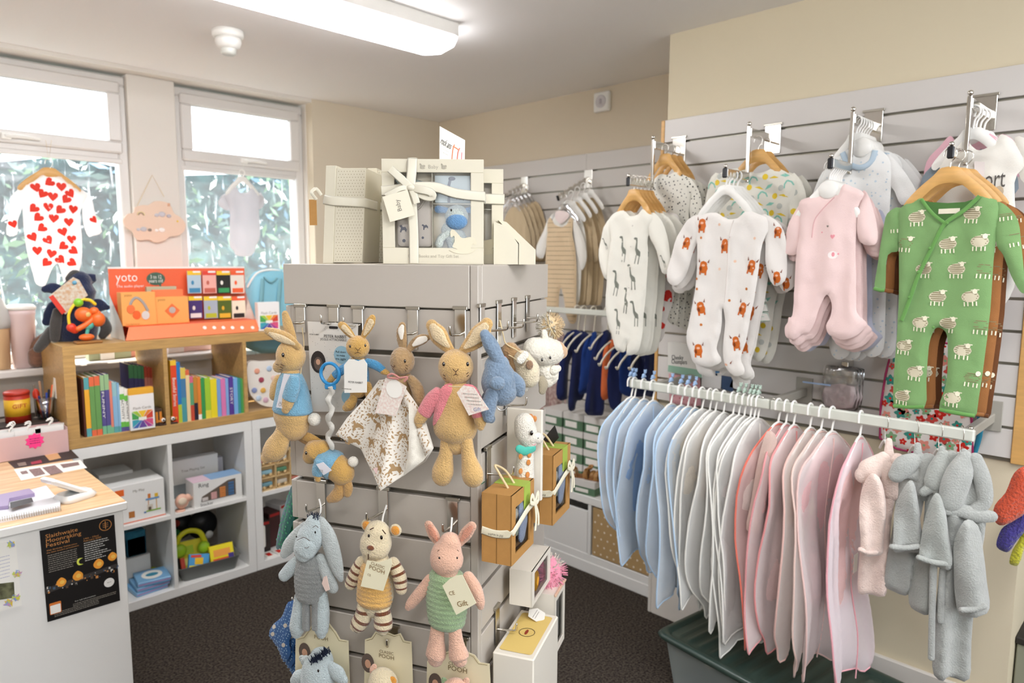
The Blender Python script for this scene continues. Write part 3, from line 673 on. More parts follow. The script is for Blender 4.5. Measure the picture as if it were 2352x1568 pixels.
q = FL.xz(906, 893, O+.045); b.face2d([(q[0]+.019*a, q[1]+.019*c) for a, c in circ(20, 1, 1)], -O-.0462, card('round_tag', 'F7F3EA')); b.build('swing_tag', t)
b = FL.mb()
for L in ([(918, 868), (900, 858), (890, 866), (915, 870)], [(918, 868), (936, 866), (928, 876)]): b.tube([tuple(FL.l(x, y, O+.05)) for x, y in L], .0022, fabric('pink_ribbon', 'C98880'), n=4, flat=.5)
b.build('bow', t)

# pink-jacketed rabbit
O = .085
t = thing('plush_rabbit', 'large tan plush rabbit with tall upright ears in a pink top, near the tower corner', 'soft toy', FL.at(1060, 760, O), 'soft toys hanging on the tower')
limbp(FL, t, 'ear', [(1038, 806, 9), (1022, 790, 17), (1006, 768, 23), (992, 748, 15)], TAN, O, .35); inner_ear(FL, t, [(1030, 795, 4), (1018, 784, 11), (1005, 767, 16), (995, 752, 10)], CREAMP, O+.011)
limbp(FL, t, 'ear', [(1062, 804, 9), (1080, 790, 18), (1102, 768, 24), (1118, 744, 15)], TAN, O, .35); inner_ear(FL, t, [(1068, 798, 4), (1084, 785, 11), (1102, 766, 17), (1114, 750, 10)], CREAMP, O+.011)
ballp(FL, t, 'head', 1047, 843, 41, 42, O, TAN, .85)
for x, y in ((1019, 836), (1074, 836)): eye(FL, t, x, y, O+.033, 4.4)
line(FL, t, [[(1040, 847), (1047, 853), (1053, 847)], [(1047, 853), (1047, 861)], [(1042, 862), (1047, 859), (1052, 862)], [(1018, 860), (1023, 864)], [(1019, 867), (1024, 870)], [(1071, 859), (1076, 855)], [(1072, 865), (1077, 861)]], O+.0355, .0008)
limbp(FL, t, 'body', [(1047, 890, 28), (1047, 930, 40), (1046, 975, 52), (1046, 1000, 46), (1046, 1014, 30)], TAN, O, .72)
PANEL = [(1012, 890), (1036, 884), (1034, 912), (1020, 940), (1003, 968), (990, 978), (995, 940)]
b = FL.mb(); Q = FL.poly(PANEL, O+.03, 4); pillow(b, Q, .004, PINKV, w=.006, g=.008, y=-O-.026, fold=lambda x, z: .012*abs((x-FL.xz(1020, 930, O)[0])/.03)**1.5); b.build('jacket_front', t)
b = FL.mb(); Q = FL.poly([(1060, 886), (1085, 892), (1102, 940), (1106, 968), (1092, 962), (1072, 925)], O+.03, 4); pillow(b, Q, .004, PINKV, w=.006, g=.008, y=-O-.022, fold=lambda x, z: .014*abs((x-FL.xz(1072, 930, O)[0])/.03)**1.5); b.build('jacket_front', t)
limbp(FL, t, 'sleeve', [(1010, 900, 15), (992, 920, 19), (975, 948, 18)], PINKV, O+.018, .75, rnd=.4); limbp(FL, t, 'paw', [(972, 950, 16), (963, 966, 13), (962, 974, 9)], TAN, O+.018, .75)
limbp(FL, t, 'sleeve', [(1084, 900, 14), (1094, 925, 17), (1100, 955, 16)], PINKV, O+.018, .75, rnd=.4); limbp(FL, t, 'paw', [(1101, 955, 15), (1104, 972, 13), (1104, 980, 9)], TAN, O+.018, .75)
limbp(FL, t, 'leg', [(1026, 1015, 15), (1024, 1045, 17), (1018, 1078, 25), (1015, 1092, 24)], TAN, O+.01, .7); limbp(FL, t, 'leg', [(1072, 1015, 15), (1076, 1048, 17), (1084, 1082, 25), (1086, 1094, 25)], TAN, O+.01, .7)
b = cardp(FL, t, '', [(1049, 901), (1064, 885), (1088, 889), (1123, 940), (1077, 954)], O+.055, MATS['tag_printed'], build=False)
for k in range(4): x0, z0 = FL.xz(1064+4*k, 904+8*k, O+.055); b.scribble(x0, x0+.03, z0, .0013, -O-.0565, GREYINK)
ptext(FL, b, 'Gift', 1096, 940, 18, O+.056, card('blue_biro', '8891B5'), .2); b.build('swing_tag', t)
line(FL, t, [[(1030, 886), (1050, 888), (1068, 886)]], O+.04, .001, MATS['jute_cord'], 'tag_cord')

def ribs(F, t, name, cx, y0, y1, rx, m, off, n, flat=.75, prof_=None):
    L = []; N = n*4
    for k in range(N+1):
        u = k/N; y = y0+(y1-y0)*u; r = rx*(prof_(u) if prof_ else 1)*(1+.055*abs(math.sin(PI*n*u))-.03); c = cx(u) if callable(cx) else cx; L.append((c, y, r))
    return F.limb(F.mb(), L, m, off, flat, 0, 20, .3).build(name, t)
def swing_tag(F, t, P, off, lines, col='F1EACB', name='swing_tag'):
    b = cardp(F, t, '', P, off, card('tag_'+col, col), build=False)
    for s_, px, py, w, rot, h in lines: ptext(F, b, s_, px, py, w, off+.0004, card('tag_brown', '8A6A3A'), rot, h)
    return b.build(name, t)
# bottom row
O = .07; PALEBLUE = plush('pale_blue_plush', 'C3CFD0'); DK = mat('navy_fur', '1E2A44', rough=.9, bump=1, scale=300)
t = thing('plush_donkey', 'floppy pale grey plush donkey with ribbed dark grey body, left of the lower row', 'soft toy', FL.at(735, 1180, O), 'soft toys in the lower row on the tower')
limbp(FL, t, 'head', [(722, 1204, 22), (718, 1225, 31), (708, 1245, 30), (700, 1262, 26)], PALEBLUE, O+.012, .75)
limbp(FL, t, 'muzzle', [(706, 1248, 24), (699, 1264, 25), (696, 1270, 20)], PALEBLUE, O+.024, .7)
limbp(FL, t, 'ear', [(702, 1208, 11), (684, 1228, 15), (664, 1254, 16), (652, 1272, 10)], GREYP, O+.004, .45)
limbp(FL, t, 'ear', [(738, 1200, 14), (752, 1228, 20), (765, 1270, 20), (776, 1310, 15), (782, 1328, 8)], GREYP, O+.012, .45)
eye(FL, t, 724, 1222, O+.037, 2.6, False); eye(FL, t, 681, 1232, O+.028, 2, False)
line(FL, t, [[(718, 1211), (726, 1207), (731, 1212)], [(683, 1240), (698, 1234), (712, 1242)], [(700, 1257), (706, 1258), (709, 1255)]], O+.048, .0006)
b = FL.mb()
for k in range(60):
    x = random.uniform(708, 733); y = random.uniform(1185, 1204); a = random.uniform(-.7, .7); o = O+random.uniform(0, .022); b.tube([tuple(FL.l(x, y, o)), tuple(FL.l(x+9*a, y-12, o+.004))], [.0016, .0003], DK, seg=4)
b.build('mane', t)
ribs(FL, t, 'body', 713, 1278, 1372, 36, GREYD, O, 9, .7, lambda u: .93+.12*math.sin(PI*u))
limbp(FL, t, 'arm', [(684, 1288, 13), (668, 1305, 15), (652, 1322, 13)], PALEBLUE, O+.01, .6)
limbp(FL, t, 'arm', [(738, 1285, 14), (750, 1315, 17), (764, 1348, 14)], GREYP, O+.006, .6)
limbp(FL, t, 'leg', [(691, 1372, 15), (688, 1405, 17), (683, 1440, 18), (681, 1452, 13)], PALEBLUE, O, .8); limbp(FL, t, 'leg', [(738, 1370, 15), (740, 1408, 17), (738, 1445, 16), (738, 1455, 11)], PALEBLUE, O, .8)
ribs(FL, t, 'leg_lining', 703, 1375, 1445, 9, GREYD, O+.012, 8); ribs(FL, t, 'leg_lining', 724, 1375, 1445, 8, GREYD, O+.012, 8)
swing_tag(FL, t, [(743, 1325), (750, 1322), (757, 1354), (748, 1358), (739, 1340)], O+.045, (), 'E8CFC4', 'side_label')
line(FL, t, [[(733, 1195), (737, 1165, .0), (733, 1146, -.01)]], O, .0022, WHITE, 'hanging_loop')

CT = plush('cream_tiger_plush', 'F0DFBA'); STR = plush('brown_stripe_plush', '7A4526'); ORG = plush('orange_plush', 'F0A23C'); YEL = plush('honey_rib_plush', 'E4B264')
t = thing('plush_cat', 'cream and brown striped plush cub with orange ears, in the middle of the lower row', 'soft toy', FL.at(880, 1195, O), 'soft toys in the lower row on the tower')
limbp(FL, t, 'head', [(867, 1225, 30), (864, 1245, 36), (858, 1265, 32), (856, 1275, 24)], CT, O+.006, .8)
for x, y, r in ((843, 1206, 14), (909, 1217, 14)): ballp(FL, t, 'ear', x, y, r, r, O, CT, .5); ballp(FL, t, 'ear_lining', x-1, y+1, r*.75, r*.75, O+.006, ORG, .4)
ballp(FL, t, 'nose', 851, 1258, 9, 6, O+.034, STR, .6)
eye(FL, t, 847, 1230, O+.033, 3.2, False); eye(FL, t, 876, 1234, O+.033, 4.2, False)
line(FL, t, [[(850, 1216), (858, 1212)], [(878, 1216), (886, 1226)], [(846, 1272), (846, 1284)]], O+.034, .0012)
limbp(FL, t, 'body', [(866, 1290, 30), (864, 1330, 40), (862, 1365, 43), (862, 1380, 38)], CT, O, .7)
ribs(FL, t, 'belly', 860, 1300, 1382, 39, YEL, O+.008, 8, .7, lambda u: .8+.25*math.sin(PI*u*.6))
def striped(F, t, name, L, m, off, K, m2=STR, flat=.85):
    o = F.limb(F.mb(), L, m, off, flat, 4, 14, 1).build(name, t)
    P = ccr([q[:3] for q in L], 12, False); N = len(P)
    for k in range(K):
        i = int((k+.5)/K*(N-1)); j = min(i+max(2, N//(K*3)), N-1); S = [P[q] for q in range(i, j+1)]
        F.limb(F.mb(), [(x, y, r*1.03) for x, y, r in S], m2, off, flat, 0, 14, 0).build('stripe', o)
    return o
striped(FL, t, 'arm', [(830, 1290, 13), (818, 1315, 16), (806, 1340, 14)], CT, O+.006, 4); striped(FL, t, 'arm', [(904, 1292, 13), (917, 1322, 16), (922, 1352, 13)], CT, O+.006, 4)
striped(FL, t, 'leg', [(838, 1390, 17), (834, 1415, 19), (822, 1434, 18), (816, 1438, 12)], CT, O+.01, 4); striped(FL, t, 'leg', [(876, 1392, 17), (880, 1420, 20), (880, 1440, 20), (880, 1446, 12)], CT, O+.01, 4)
swing_tag(FL, t, [(843, 1287), (870, 1291), (898, 1282), (900, 1296), (880, 1357), (828, 1346)], O+.052, (('CLASSIC', 868, 1298, 34, -.2, None), ('POOH', 866, 1308, 38, -.2, None), ('CE', 848, 1320, 8, -.2, None)))
line(FL, t, [[(877, 1210), (880, 1185, 0), (888, 1160, .0)]], O, .0022, WHITE, 'hanging_loop')

PG = plush('pink_pig_plush', 'F0BFA4'); PGE = plush('pig_ear_lining', 'E39C80'); GRN = plush('green_rib_plush', 'A2BC8E')
t = thing('plush_pig', 'pink plush pig in a ribbed green top with beige tag, right of the lower row', 'soft toy', FL.at(1040, 1205, O), 'soft toys in the lower row on the tower')
limbp(FL, t, 'head', [(1034, 1248, 26), (1027, 1272, 37), (1026, 1296, 36), (1028, 1314, 24)], PG, O+.006, .8)
limbp(FL, t, 'ear', [(1006, 1246, 9), (996, 1228, 14), (985, 1206, 11)], PG, O, .4); inner_ear(FL, t, [(1003, 1240, 4), (995, 1226, 9), (987, 1210, 6)], PGE, O+.008)
limbp(FL, t, 'ear', [(1056, 1246, 9), (1070, 1226, 14), (1084, 1208, 11)], PG, O, .4); inner_ear(FL, t, [(1061, 1240, 4), (1071, 1225, 9), (1081, 1212, 6)], PGE, O+.008)
eye(FL, t, 1009, 1281, O+.034, 2.4, False); eye(FL, t, 1050, 1281, O+.034, 2.4, False)
line(FL, t, [[(1005, 1266), (1009, 1262)], [(1050, 1262), (1054, 1266)]], O+.034, .0006)
ribs(FL, t, 'body', 1026, 1318, 1432, 42, GRN, O, 10, .72, lambda u: .82+.3*math.sin(PI*(.15+u*.7)))
limbp(FL, t, 'arm', [(988, 1330, 12), (968, 1358, 14), (945, 1385, 12), (938, 1394, 8)], PG, O+.01, .8); limbp(FL, t, 'arm', [(1076, 1325, 13), (1092, 1352, 15), (1102, 1382, 12), (1104, 1392, 8)], PG, O+.01, .8)
limbp(FL, t, 'leg', [(1005, 1435, 15), (1003, 1470, 18), (1001, 1502, 23), (1000, 1512, 18)], PG, O+.008, .75); limbp(FL, t, 'leg', [(1044, 1435, 14), (1048, 1475, 17), (1054, 1506, 23), (1056, 1514, 17)], PG, O+.008, .75)
swing_tag(FL, t, [(1016, 1345), (1032, 1330), (1046, 1322), (1062, 1320), (1094, 1385), (1048, 1412)], O+.05, (('CE', 1038, 1362, 14, .35, None), ('Gift', 1062, 1386, 26, .35, None)))
line(FL, t, [[(1030, 1246), (1036, 1215, 0), (1038, 1188, -.01)]], O, .0022, WHITE, 'hanging_loop')
# beige cards with rattles
BC = card('beige_toy_card', 'E9DEBC'); BLN = card('beige_card_line', '9A8A5E')
def arch_card(label, x0, x1, ys, yt, extra, lines, photo):
    xc = (x0+x1)/2; w = (x1-x0)/2; t = thing('toy_card', label, 'toy card', FL.at(xc, yt+10, .03), 'beige toy cards at the bottom of the tower')
    P = [(x0, 1600), (x0+2, ys), (x0+.3*w, ys-4), (x0+.48*w, ys-18), (x0+.72*w, yt+5), (xc, yt), (x1-.72*w, yt+6), (x1-.46*w, ys-14), (x1-.3*w, ys+3), (x1, ys+6), (x1+4, 1600)]
    b = cardp(FL, t, '', P, .03, BC, build=False)
    q = FL.poly([(xc+(x-xc)*.93, (y-ys)*.97+ys+3) for x, y in P[1:-1]], .031); b.tube([(a, -.0308, c) for a, c in q], .0006, BLN, seg=4)
    for s_, px, py, w_ in lines: ptext(FL, b, s_, px, py, w_, .031, card('tag_brown2', '7A6844'))
    b.build('card', t)
    q = FL.xz(*photo, .031); b = FL.mb(); b.face2d([(q[0]+.017*a, q[1]+.024*c) for a, c in circ(18, 1, 1)], -.0312, MATS['photo_seat']); b.face2d([(q[0]+.008*a, q[1]-.002+.011*c) for a, c in circ(12, 1, 1)], -.0315, MATS['photo_skin']); b.build('printed_photo', t)
    return t
arch_card('beige arched toy card behind the donkey legs', 677, 800, 1465, 1425, None, (('POOH', 738, 1465, 34),), (700, 1497))
arch_card('beige arched toy card between the two other cards', 836, 945, 1468, 1452, None, (('CLASSIC', 888, 1498, 34), ('POOH', 888, 1508, 36)), (845, 1522))
arch_card('beige arched toy card behind the pig feet', 979, 1124, 1518, 1490, None, (('CLASSIC', 1050, 1526, 40), ('POOH', 1051, 1537, 44)), (1000, 1568))
t = thing('plush_donkey', 'pale blue donkey rattle on the leftmost beige card, cut off by the photo edge', 'soft toy', FL.at(735, 1500, .06))
limbp(FL, t, 'head', [(738, 1515, 28), (733, 1535, 38), (730, 1565, 40)], PALEBLUE, .065, .7); eye(FL, t, 731, 1540, .103, 3, False)
limbp(FL, t, 'ear', [(712, 1522, 10), (700, 1516, 13), (694, 1512, 8)], GREYP, .055, .5); limbp(FL, t, 'ear', [(760, 1530, 13), (774, 1545, 19), (786, 1560, 14)], PALEBLUE, .07, .5); limbp(FL, t, 'arm', [(712, 1548, 14), (690, 1556, 18), (680, 1564, 14)], PALEBLUE, .06, .6)
b = FL.mb()
for k in range(110):
    u = random.random(); x = 716+38*u+random.uniform(-6, 6); y = 1522-24*u+random.uniform(-5, 5); a = random.uniform(-.9, .5); b.tube([tuple(FL.l(x, y, .09)), tuple(FL.l(x+9*a, y-11, .097))], [.0016, .0003], DK, seg=4)
b.build('mane', t)
t = thing('plush_cat', 'orange and cream cub rattle on the middle beige card, cut off by the photo edge', 'soft toy', FL.at(880, 1545, .06))
limbp(FL, t, 'head', [(880, 1568, 34), (878, 1585, 36)], CT, .065, .7); limbp(FL, t, 'ear', [(862, 1555, 7), (857, 1540, 9), (860, 1530, 6)], PG, .06, .5); ballp(FL, t, 'ear', 901, 1561, 13, 11, .065, CT, .5); ballp(FL, t, 'ear_lining', 901, 1562, 10, 9, .071, ORG, .5)
t = thing('plush_pig', 'green topped pig rattle on the rightmost beige card, cut off by the photo edge', 'soft toy', FL.at(1045, 1575, .06))
limbp(FL, t, 'head', [(1048, 1592, 34), (1048, 1610, 34)], PG, .065, .7); limbp(FL, t, 'ear', [(1024, 1572, 10), (1020, 1562, 7)], GRN, .06, .5); limbp(FL, t, 'ear', [(1068, 1572, 10), (1072, 1562, 7)], PG, .06, .5)
# socks at the far left of the tower
FB = Face(FL.w(660, 1200, 0)+FL.M.to_3x3() @ Vector((-.03, .05, 0)), TA-18)
for k, (dx, c1, lb) in enumerate(((0, '2F6B62', 'dark green patterned baby sock hanging nearest at the left edge of the tower'), (9, '3B8A66', 'green patterned baby sock just behind the nearest green one'), (-8, '5E7F86', 'grey-green baby sock at the back of the hanging socks'))):
    off = .012*(1-k); P = FB.poly([(676+dx, 1118), (681+dx, 1122), (679+dx, 1180), (668+dx, 1215), (656+dx, 1250), (646+dx, 1262), (642+dx, 1250), (650+dx, 1205), (662+dx, 1160)], off, 3)
    b = FB.mb(); mm = fabric('sock_'+c1, c1); dots = [([(circ(6), fabric('sock_toe_green', '3FA36F'))], x, z, .006, 0) for x, z in scatter(P, .014, k)]
    pillow(b, P, .005, mm, w=.01, g=.012, y=-off, decals=dots); single(b, 'baby_sock', lb, 'sock', FB.at(676+dx, 1118, off), 'green socks on the tower')
for k, (dx, dy) in enumerate(((0, 0), (10, 14), (20, 30))):
    off = .012*(1-k); P = FB.poly([(662+dx, 1382+dy*.2), (690+dx, 1385+dy*.3), (688+dx, 1430+dy), (665+dx, 1470+dy), (668+dx, 1500+dy), (652+dx, 1520+dy), (636+dx, 1480+dy), (618+dx, 1460+dy), (626+dx, 1435+dy), (648+dx, 1415+dy)], off, 3)
    b = FB.mb(); mm = fabric('sock_royal_blue', '2C5F9C'); dots = [([(rect(-.4, -.4, .4, .4), fabric('sock_pale', '9FC4DE'))], x, z, .004, .6) for x, z in scatter(P, .011, k)]+[([(circ(8, .5, .28), fabric('sock_cream', 'D9CFBE'))], x, z, .02, .6) for x, z in scatter(P, .05, k+4)]
    pillow(b, P, .005, mm, w=.01, g=.012, y=-off, decals=dots); single(b, 'baby_sock', ('nearest', 'middle', 'hindmost')[k]+' of the royal blue dotted baby socks low on the left of the tower', 'sock', FB.at(670+dx, 1385, off), 'blue socks on the tower')
for lb, (px, py) in (('chrome hook on the far side of the tower holding the green socks', (678, 1119)), ('chrome hook on the far side of the tower holding the royal blue socks', (676, 1384))):
    q = FB.w(px, py, .0); e_ = q+U*(-.472-(q-TP).dot(U)); M = at(e_.x, e_.y, q.z, TA); t = thing('display_hook', lb, 'hook', M, 'chrome hooks on the tower'); qi = M.inverted() @ (q+Vector((0, 0, .0))); MB(M).tube([(0, 0, .01), (qi.x*.6, qi.y*.8, .008), (qi.x, qi.y, .0), (qi.x-.006, qi.y, .012)], .0028, CHROME, n=3, rnd=1).build('prong', t)
    MB(M).box(-.002, .001, -.013, .013, -.03, .03, CHROME, .0008).build('back_plate', t)
# ---------------------------------------------------------------- right face of the tower
def side_box(name, label, cat, x, z0, z1, th, w, y0=.03, ang=0, tilt=0, group=None):
    """box hanging on the right face; frame: x along the face from its near side, y = -(outward), z up; returns thing, matrix"""
    M = FR.M @ Matrix.Translation((x, -y0, 0)) @ Matrix.Rotation(math.radians(ang), 4, 'Z') @ Matrix.Translation((0, 0, z0)) @ Matrix.Rotation(math.radians(tilt), 4, 'Y')
    return thing(name, label, cat, M, group), M
def windowed_box(M, t, w, th, h, m, win, inner, lidm=None, r=.004):
    """carton with a real opening in its front: win=(x0,x1,z0,z1)"""
    b = MB(M); e = .0025; x0, x1, z0, z1 = win
    b.box(0, w, -e, 0, 0, h, m, .0006).box(0, e, -th, -e, 0, h, m).box(w-e, w, -th, -e, 0, h, m).box(e, w-e, -th, -e, 0, e, m).box(e, w-e, -th, -e, h-e, h, m)
    f = lambda a, c, d, g: b.box(a, c, -th-.001, -th+e, d, g, m)
    f(0, x0, 0, h); f(x1, w, 0, h); f(x0, x1, 0, z0); f(x0, x1, z1, h); b.build('carton', t)
    b = MB(M); b.box(x0, x1, -th+.012, -th+.014, z0, z1, inner).build('card_insert', t)
    b = MB(M); b.add([(x0, -th+.0028, z0), (x1, -th+.0028, z0), (x1, -th+.0028, z1), (x0, -th+.0028, z1)], [(0, 1, 2, 3)], clear('box_window_film', .02)).build('window_film', t)
RIB = fabric('cream_ribbon', 'F0E9CE'); BLUG = fabric('blue_grey_muslin', '8E9BB4', bump=1, var=.25); LG = card('lime_label', 'A6BE52')
def kraft_box(label, px, py0, py1, sc_, far=False):
    x = FR.l(px, py0, .02).x; z1 = FR.l(px, py0, .02).z; z0 = FR.l(px, py1, .02).z; h = z1-z0; th, w = .07*sc_, .135*sc_
    t, M = side_box('toy_box', label, 'toy box', x, z0, z1, th, w, .02, -3, 0, 'brown toy boxes on the right tower face')
    win = (w*.16, w*.8, h*.12, h*.8); windowed_box(M, t, w, th, h, KRAFT, win, card('kraft_inner', '8A6A44'))
    b = MB(M); b.box(-.0006, .0002, -th*.52, -th*.5, 0, h, card('kraft_seam', '7E5A2E')); b.box(w*.52, w*.8, -th-.0018, -th-.0008, h*.66, h+.0008, LG).box(w*.5, w*.82, -th-.0008, -.0, h+.0002, h+.001, LG); b.build('green_label', t)
    b = MB(M); b.tube([(w*.5, -th+.006, h*.72), (w*.55, -th+.004, h*.5), (w*.52, -th+.004, h*.3)], [.02*sc_, .026*sc_, .02*sc_], BLUG, n=4, flat=.3, rnd=1); b.build('folded_comforter', t)
    b = MB(M); b.ball((w*.32, -th+.007, h*.6), .017, .004, .02, WHITEP, 10, 8).ball((w*.36, -th+.007, h*.42), .02, .004, .016, plush('sage_plush', 'B7C2A2'), 10, 8); b.build('small_toy', t)
    zr = h*.46; b = MB(M)
    b.tube([(-.001, -.001, zr), (-.002, -th*.5, zr-.004), (-.001, -th, zr+.002), (w*.1, -th-.004, zr+.007), (w*.55, -th-.008, zr+.03), (w*.8, -th-.01, zr+.036)], .009, RIB, n=4, flat=.12, ref=(0, -1, 0.0), seg=8); b.build('ribbon', t)
    b = MB(M)
    for L in ([(w*.8, zr+.036), (w*.93, zr+.055), (w*.96, zr+.035), (w*.82, zr+.034)], [(w*.8, zr+.036), (w*.66, zr+.06), (w*.6, zr+.046), (w*.8, zr+.034)], [(w*.8, zr+.034), (w*.86, zr), (w*.82, zr-.03)], [(w*.8, zr+.034), (w*.96, zr+.002), (w*.98, zr-.024)]): b.tube([(a, -th-.014, c) for a, c in L], .0055, RIB, n=4, flat=.25)
    b.build('ribbon_bow', t)
    MB(M @ Matrix.Rotation(math.radians(-90), 4, 'Z')).textw('sophie la gigi', th*.55, zr-.001, th*.5, -.0125, INK).build('ribbon_lettering', t)
    b = MB(M @ Matrix.Translation((0, 0, h+.0012)) @ Matrix.Rotation(math.radians(-90), 4, 'X')); b.face2d(rect(w*.33, .02, w*.5, .034), 0, card('dark_green_logo', '2F6A4A')); b.build('printed_logo', t)
    b = MB(M)
    b.tube([(w*.35, -th*.6, h), (w*.28, -th*.35, h+.035), (w*.3, -th*.2, h+.05), (w*.55, -th*.35, h+.03), (w*.62, -th*.6, h)], .0028, MATS['jute_cord'], n=4); b.build('cord_handle', t)
    return t
kraft_box('nearer brown card toy box with cream ribbon, on the right tower face', 1106, 1130, 1288, 1.0)
kraft_box('further brown card toy box with cream ribbon, hung behind the nearer one', 1208, 1040, 1196, 1.06)
def white_box(label, px, py0, py1, th, w, name='gift_box', tilt=0, win=None, fill=None, off=.02, group='white boxes on the right tower face'):
    x = FR.l(px, py0, off).x; z1 = FR.l(px, py0, off).z; z0 = FR.l(px, py1, off).z; h = z1-z0
    t, M = side_box(name, label, 'gift box', x, z0, z1, th, w, off, 0, tilt, group)
    windowed_box(M, t, w, th, h, card('gloss_white_card', 'EDE6D8', rough=.3), win or (w*.12, w*.88, h*.1, h*.88), fill or card('peach_card', 'DDA48C'))
    return t, M, h
t, M, h = white_box('slim white box with peach and yellow window, under the nearer brown box', 1170, 1305, 1386, .058, .16, fill=card('mauve_card', '9B6070'))
MB(M).ball((.06, -.05, h*.45), .022, .006, .026, mat('yellow_toy', 'E8A52C', rough=.5), 12, 8).build('yellow_toy', t)
t, M, h = white_box('white box with peach top edge standing out furthest right below the tower toys', 1216, 1358, 1496, .07, .1, off=.03, fill=card('grey_insert', 'A09A94'))
MB(M).box(-.001, .101, -.074, -.068, h-.004, h+.003, card('peach_edge', 'E2BEA4'), .001).build('peach_edge', t)
# box with yellow sleeve, leaning out at the bottom
PB = FR.l(1165, 1500, .05)
M = FR.M @ Matrix.Translation((PB.x-.05, -.02, .0)) @ Matrix.Translation((0, 0, 0))
zt = onZ(1200, 1470, .70)
t = thing('gift_box', 'white box with a yellow panel on top, lowest on the right tower face', 'gift box', at(zt.x, zt.y, .5, TA+90), 'white boxes on the right tower face')
Mx = at(zt.x, zt.y, .5, TA+90)
MB(Mx).box(-.07, .14, -.05, .05, -.16, .2, card('gloss_white_card', 'EDE6D8', rough=.3), .003).build('carton', t)
Mt = Mx @ Matrix.Translation((0, 0, .2012)) @ Matrix.Rotation(math.radians(-90), 4, 'X')
b = MB(Mt); b.face2d(rrect(-.055, -.04, .125, .04, .008), 0, card('yellow_panel', 'E6C878')); b.build('yellow_panel', t)
b = MB(Mt); b.add([(.035+.02*math.cos(a*PI/12), -.0008, .02*math.sin(a*PI/12)) for a in range(24)]+[(.035+.018*math.cos(a*PI/12), -.0008, .018*math.sin(a*PI/12)) for a in range(24)], [(a, (a+1) % 24, 24+(a+1) % 24, 24+a) for a in range(24)], MATS['tag_brown2'])
b.face2d([(.035+.012*a, .001+.004*c) for a, c in circ(10, 1, 1)], -.001, card('maroon_print', '9A3F2C')); b.build('printed_emblem', t)
b = MB(Mx); b.slab([(-.03+.018*math.cos(a*PI/3)*1.6, .2+.03*math.sin(a*PI/3)) for a in range(6)], -.03, -.029, PAPER)
b = MB(Mx @ Matrix.Translation((.115, 0, .206)) @ Matrix.Rotation(math.radians(-75), 4, 'X')); b.slab([(.03*math.cos(a*PI/3+.3), .024*math.sin(a*PI/3+.3)) for a in range(6)], -.001, 0, PAPER); b.scribble(-.02, .02, .004, .0014, -.0014, GREYINK); b.scribble(-.02, .015, -.002, .0014, -.0014, GREYINK); b.build('price_tag', t)
# pink fluffy ball behind
q = FR.l(1258, 1312, .06); M = FR.M @ Matrix.Translation(tuple(q)); b = MB(M); b.ball((0, 0, 0), .045, .04, .045, plush('pink_fur', 'F09AB0', scale=120), 18, 12)
rg = random.Random(2)
for k in range(260):
    d = Vector((rg.gauss(0, 1), rg.gauss(0, 1), rg.gauss(0, 1))).normalized(); b.tube([tuple(d*.042), tuple(d*.056)], [.0022, .0005], MATS['pink_fur'] if d.z < .45 else WHITEP, seg=4)
t = thing('plush_toy', 'fluffy pink and white toy peeping out behind the white boxes', 'soft toy', M); b.build('body', t)

# plush toys on the right face
def ftube(M, P, R, m, **k): return MB(M).tube(P, R, m, **k)
GB = plush('grey_blue_plush', '7F93A8', scale=220, var=.22)
O = .09
t = thing('plush_toy', 'grey-blue fluffy plush seen from behind, beside the pink-jacketed rabbit', 'soft toy', FR.at(1135, 760, O), 'soft toys on the right tower face')
FQ = Face(FR.w(1140, 860, .07), TA+35)      # turned towards the viewer
def LQ(name, L, m, off=0, flat=.8): return limbp(FQ, t, name, L, m, off, flat)
LQ('body', [(1142, 842, 30), (1146, 870, 42), (1150, 892, 40)], GB, 0, .9)
LQ('limb', [(1150, 835, 14), (1136, 808, 17), (1124, 786, 17), (1114, 768, 12)], GB, .012)
LQ('limb', [(1176, 870, 18), (1190, 885, 18), (1194, 900, 12)], GB, .01); LQ('limb', [(1130, 905, 16), (1122, 935, 18), (1122, 958, 13)], GB, .02); LQ('limb', [(1120, 912, 14), (1118, 935, 14), (1128, 962, 10)], GB, -.02)
ballp(FQ, t, 'tail', 1142, 880, 18, 16, .045, GB, .6)
b = FQ.mb(); q = FQ.l(1153, 930, .0); b.tube([(q.x+.011*math.cos(a*PI/8), q.y, q.z+.011*math.sin(a*PI/8)) for a in range(16)], .0022, clear('clear_ring', .25), closed=True); b.build('plastic_ring', t)
FS = Face(FR.w(1195, 850, .075), TA+35)
SL = plush('sloth_brown_plush', 'B99468', scale=200, var=.25)
t = thing('plush_sloth', 'plush sloth head down with brown fur and cream face, hung on a string', 'soft toy', FS.at(1195, 790, 0), 'soft toys on the right tower face')
limbp(FS, t, 'body', [(1172, 805, 20), (1186, 830, 26), (1196, 850, 24)], SL, 0, .9)
limbp(FS, t, 'face', [(1200, 826, 22), (1212, 850, 28), (1216, 866, 24)], plush('sloth_cream_plush', 'EBDCBC'), .018, .8)
limbp(FS, t, 'eye_band', [(1196, 826, 10), (1206, 815, 9)], WHITEP, .045, .4)
ballp(FS, t, 'nose', 1216, 838, 9, 11, .05, plush('nose_brown', '9C7A5C'), .5); limbp(FS, t, 'arm', [(1208, 880, 11), (1206, 892, 8)], WHITEP, .0, .7)
line(FS, t, [[(1168, 815), (1180, 822), (1212, 846)], ], .03, .0014, MATS['jute_cord'], 'hanging_string'); 
q = FS.l(1156, 822, .025); FS.mb().box(q.x-.014, q.x+.006, q.y-.002, q.y, q.z-.004, q.z+.004, mat('red_tab', 'D2452F', rough=.5), .001).build('red_tab', t)
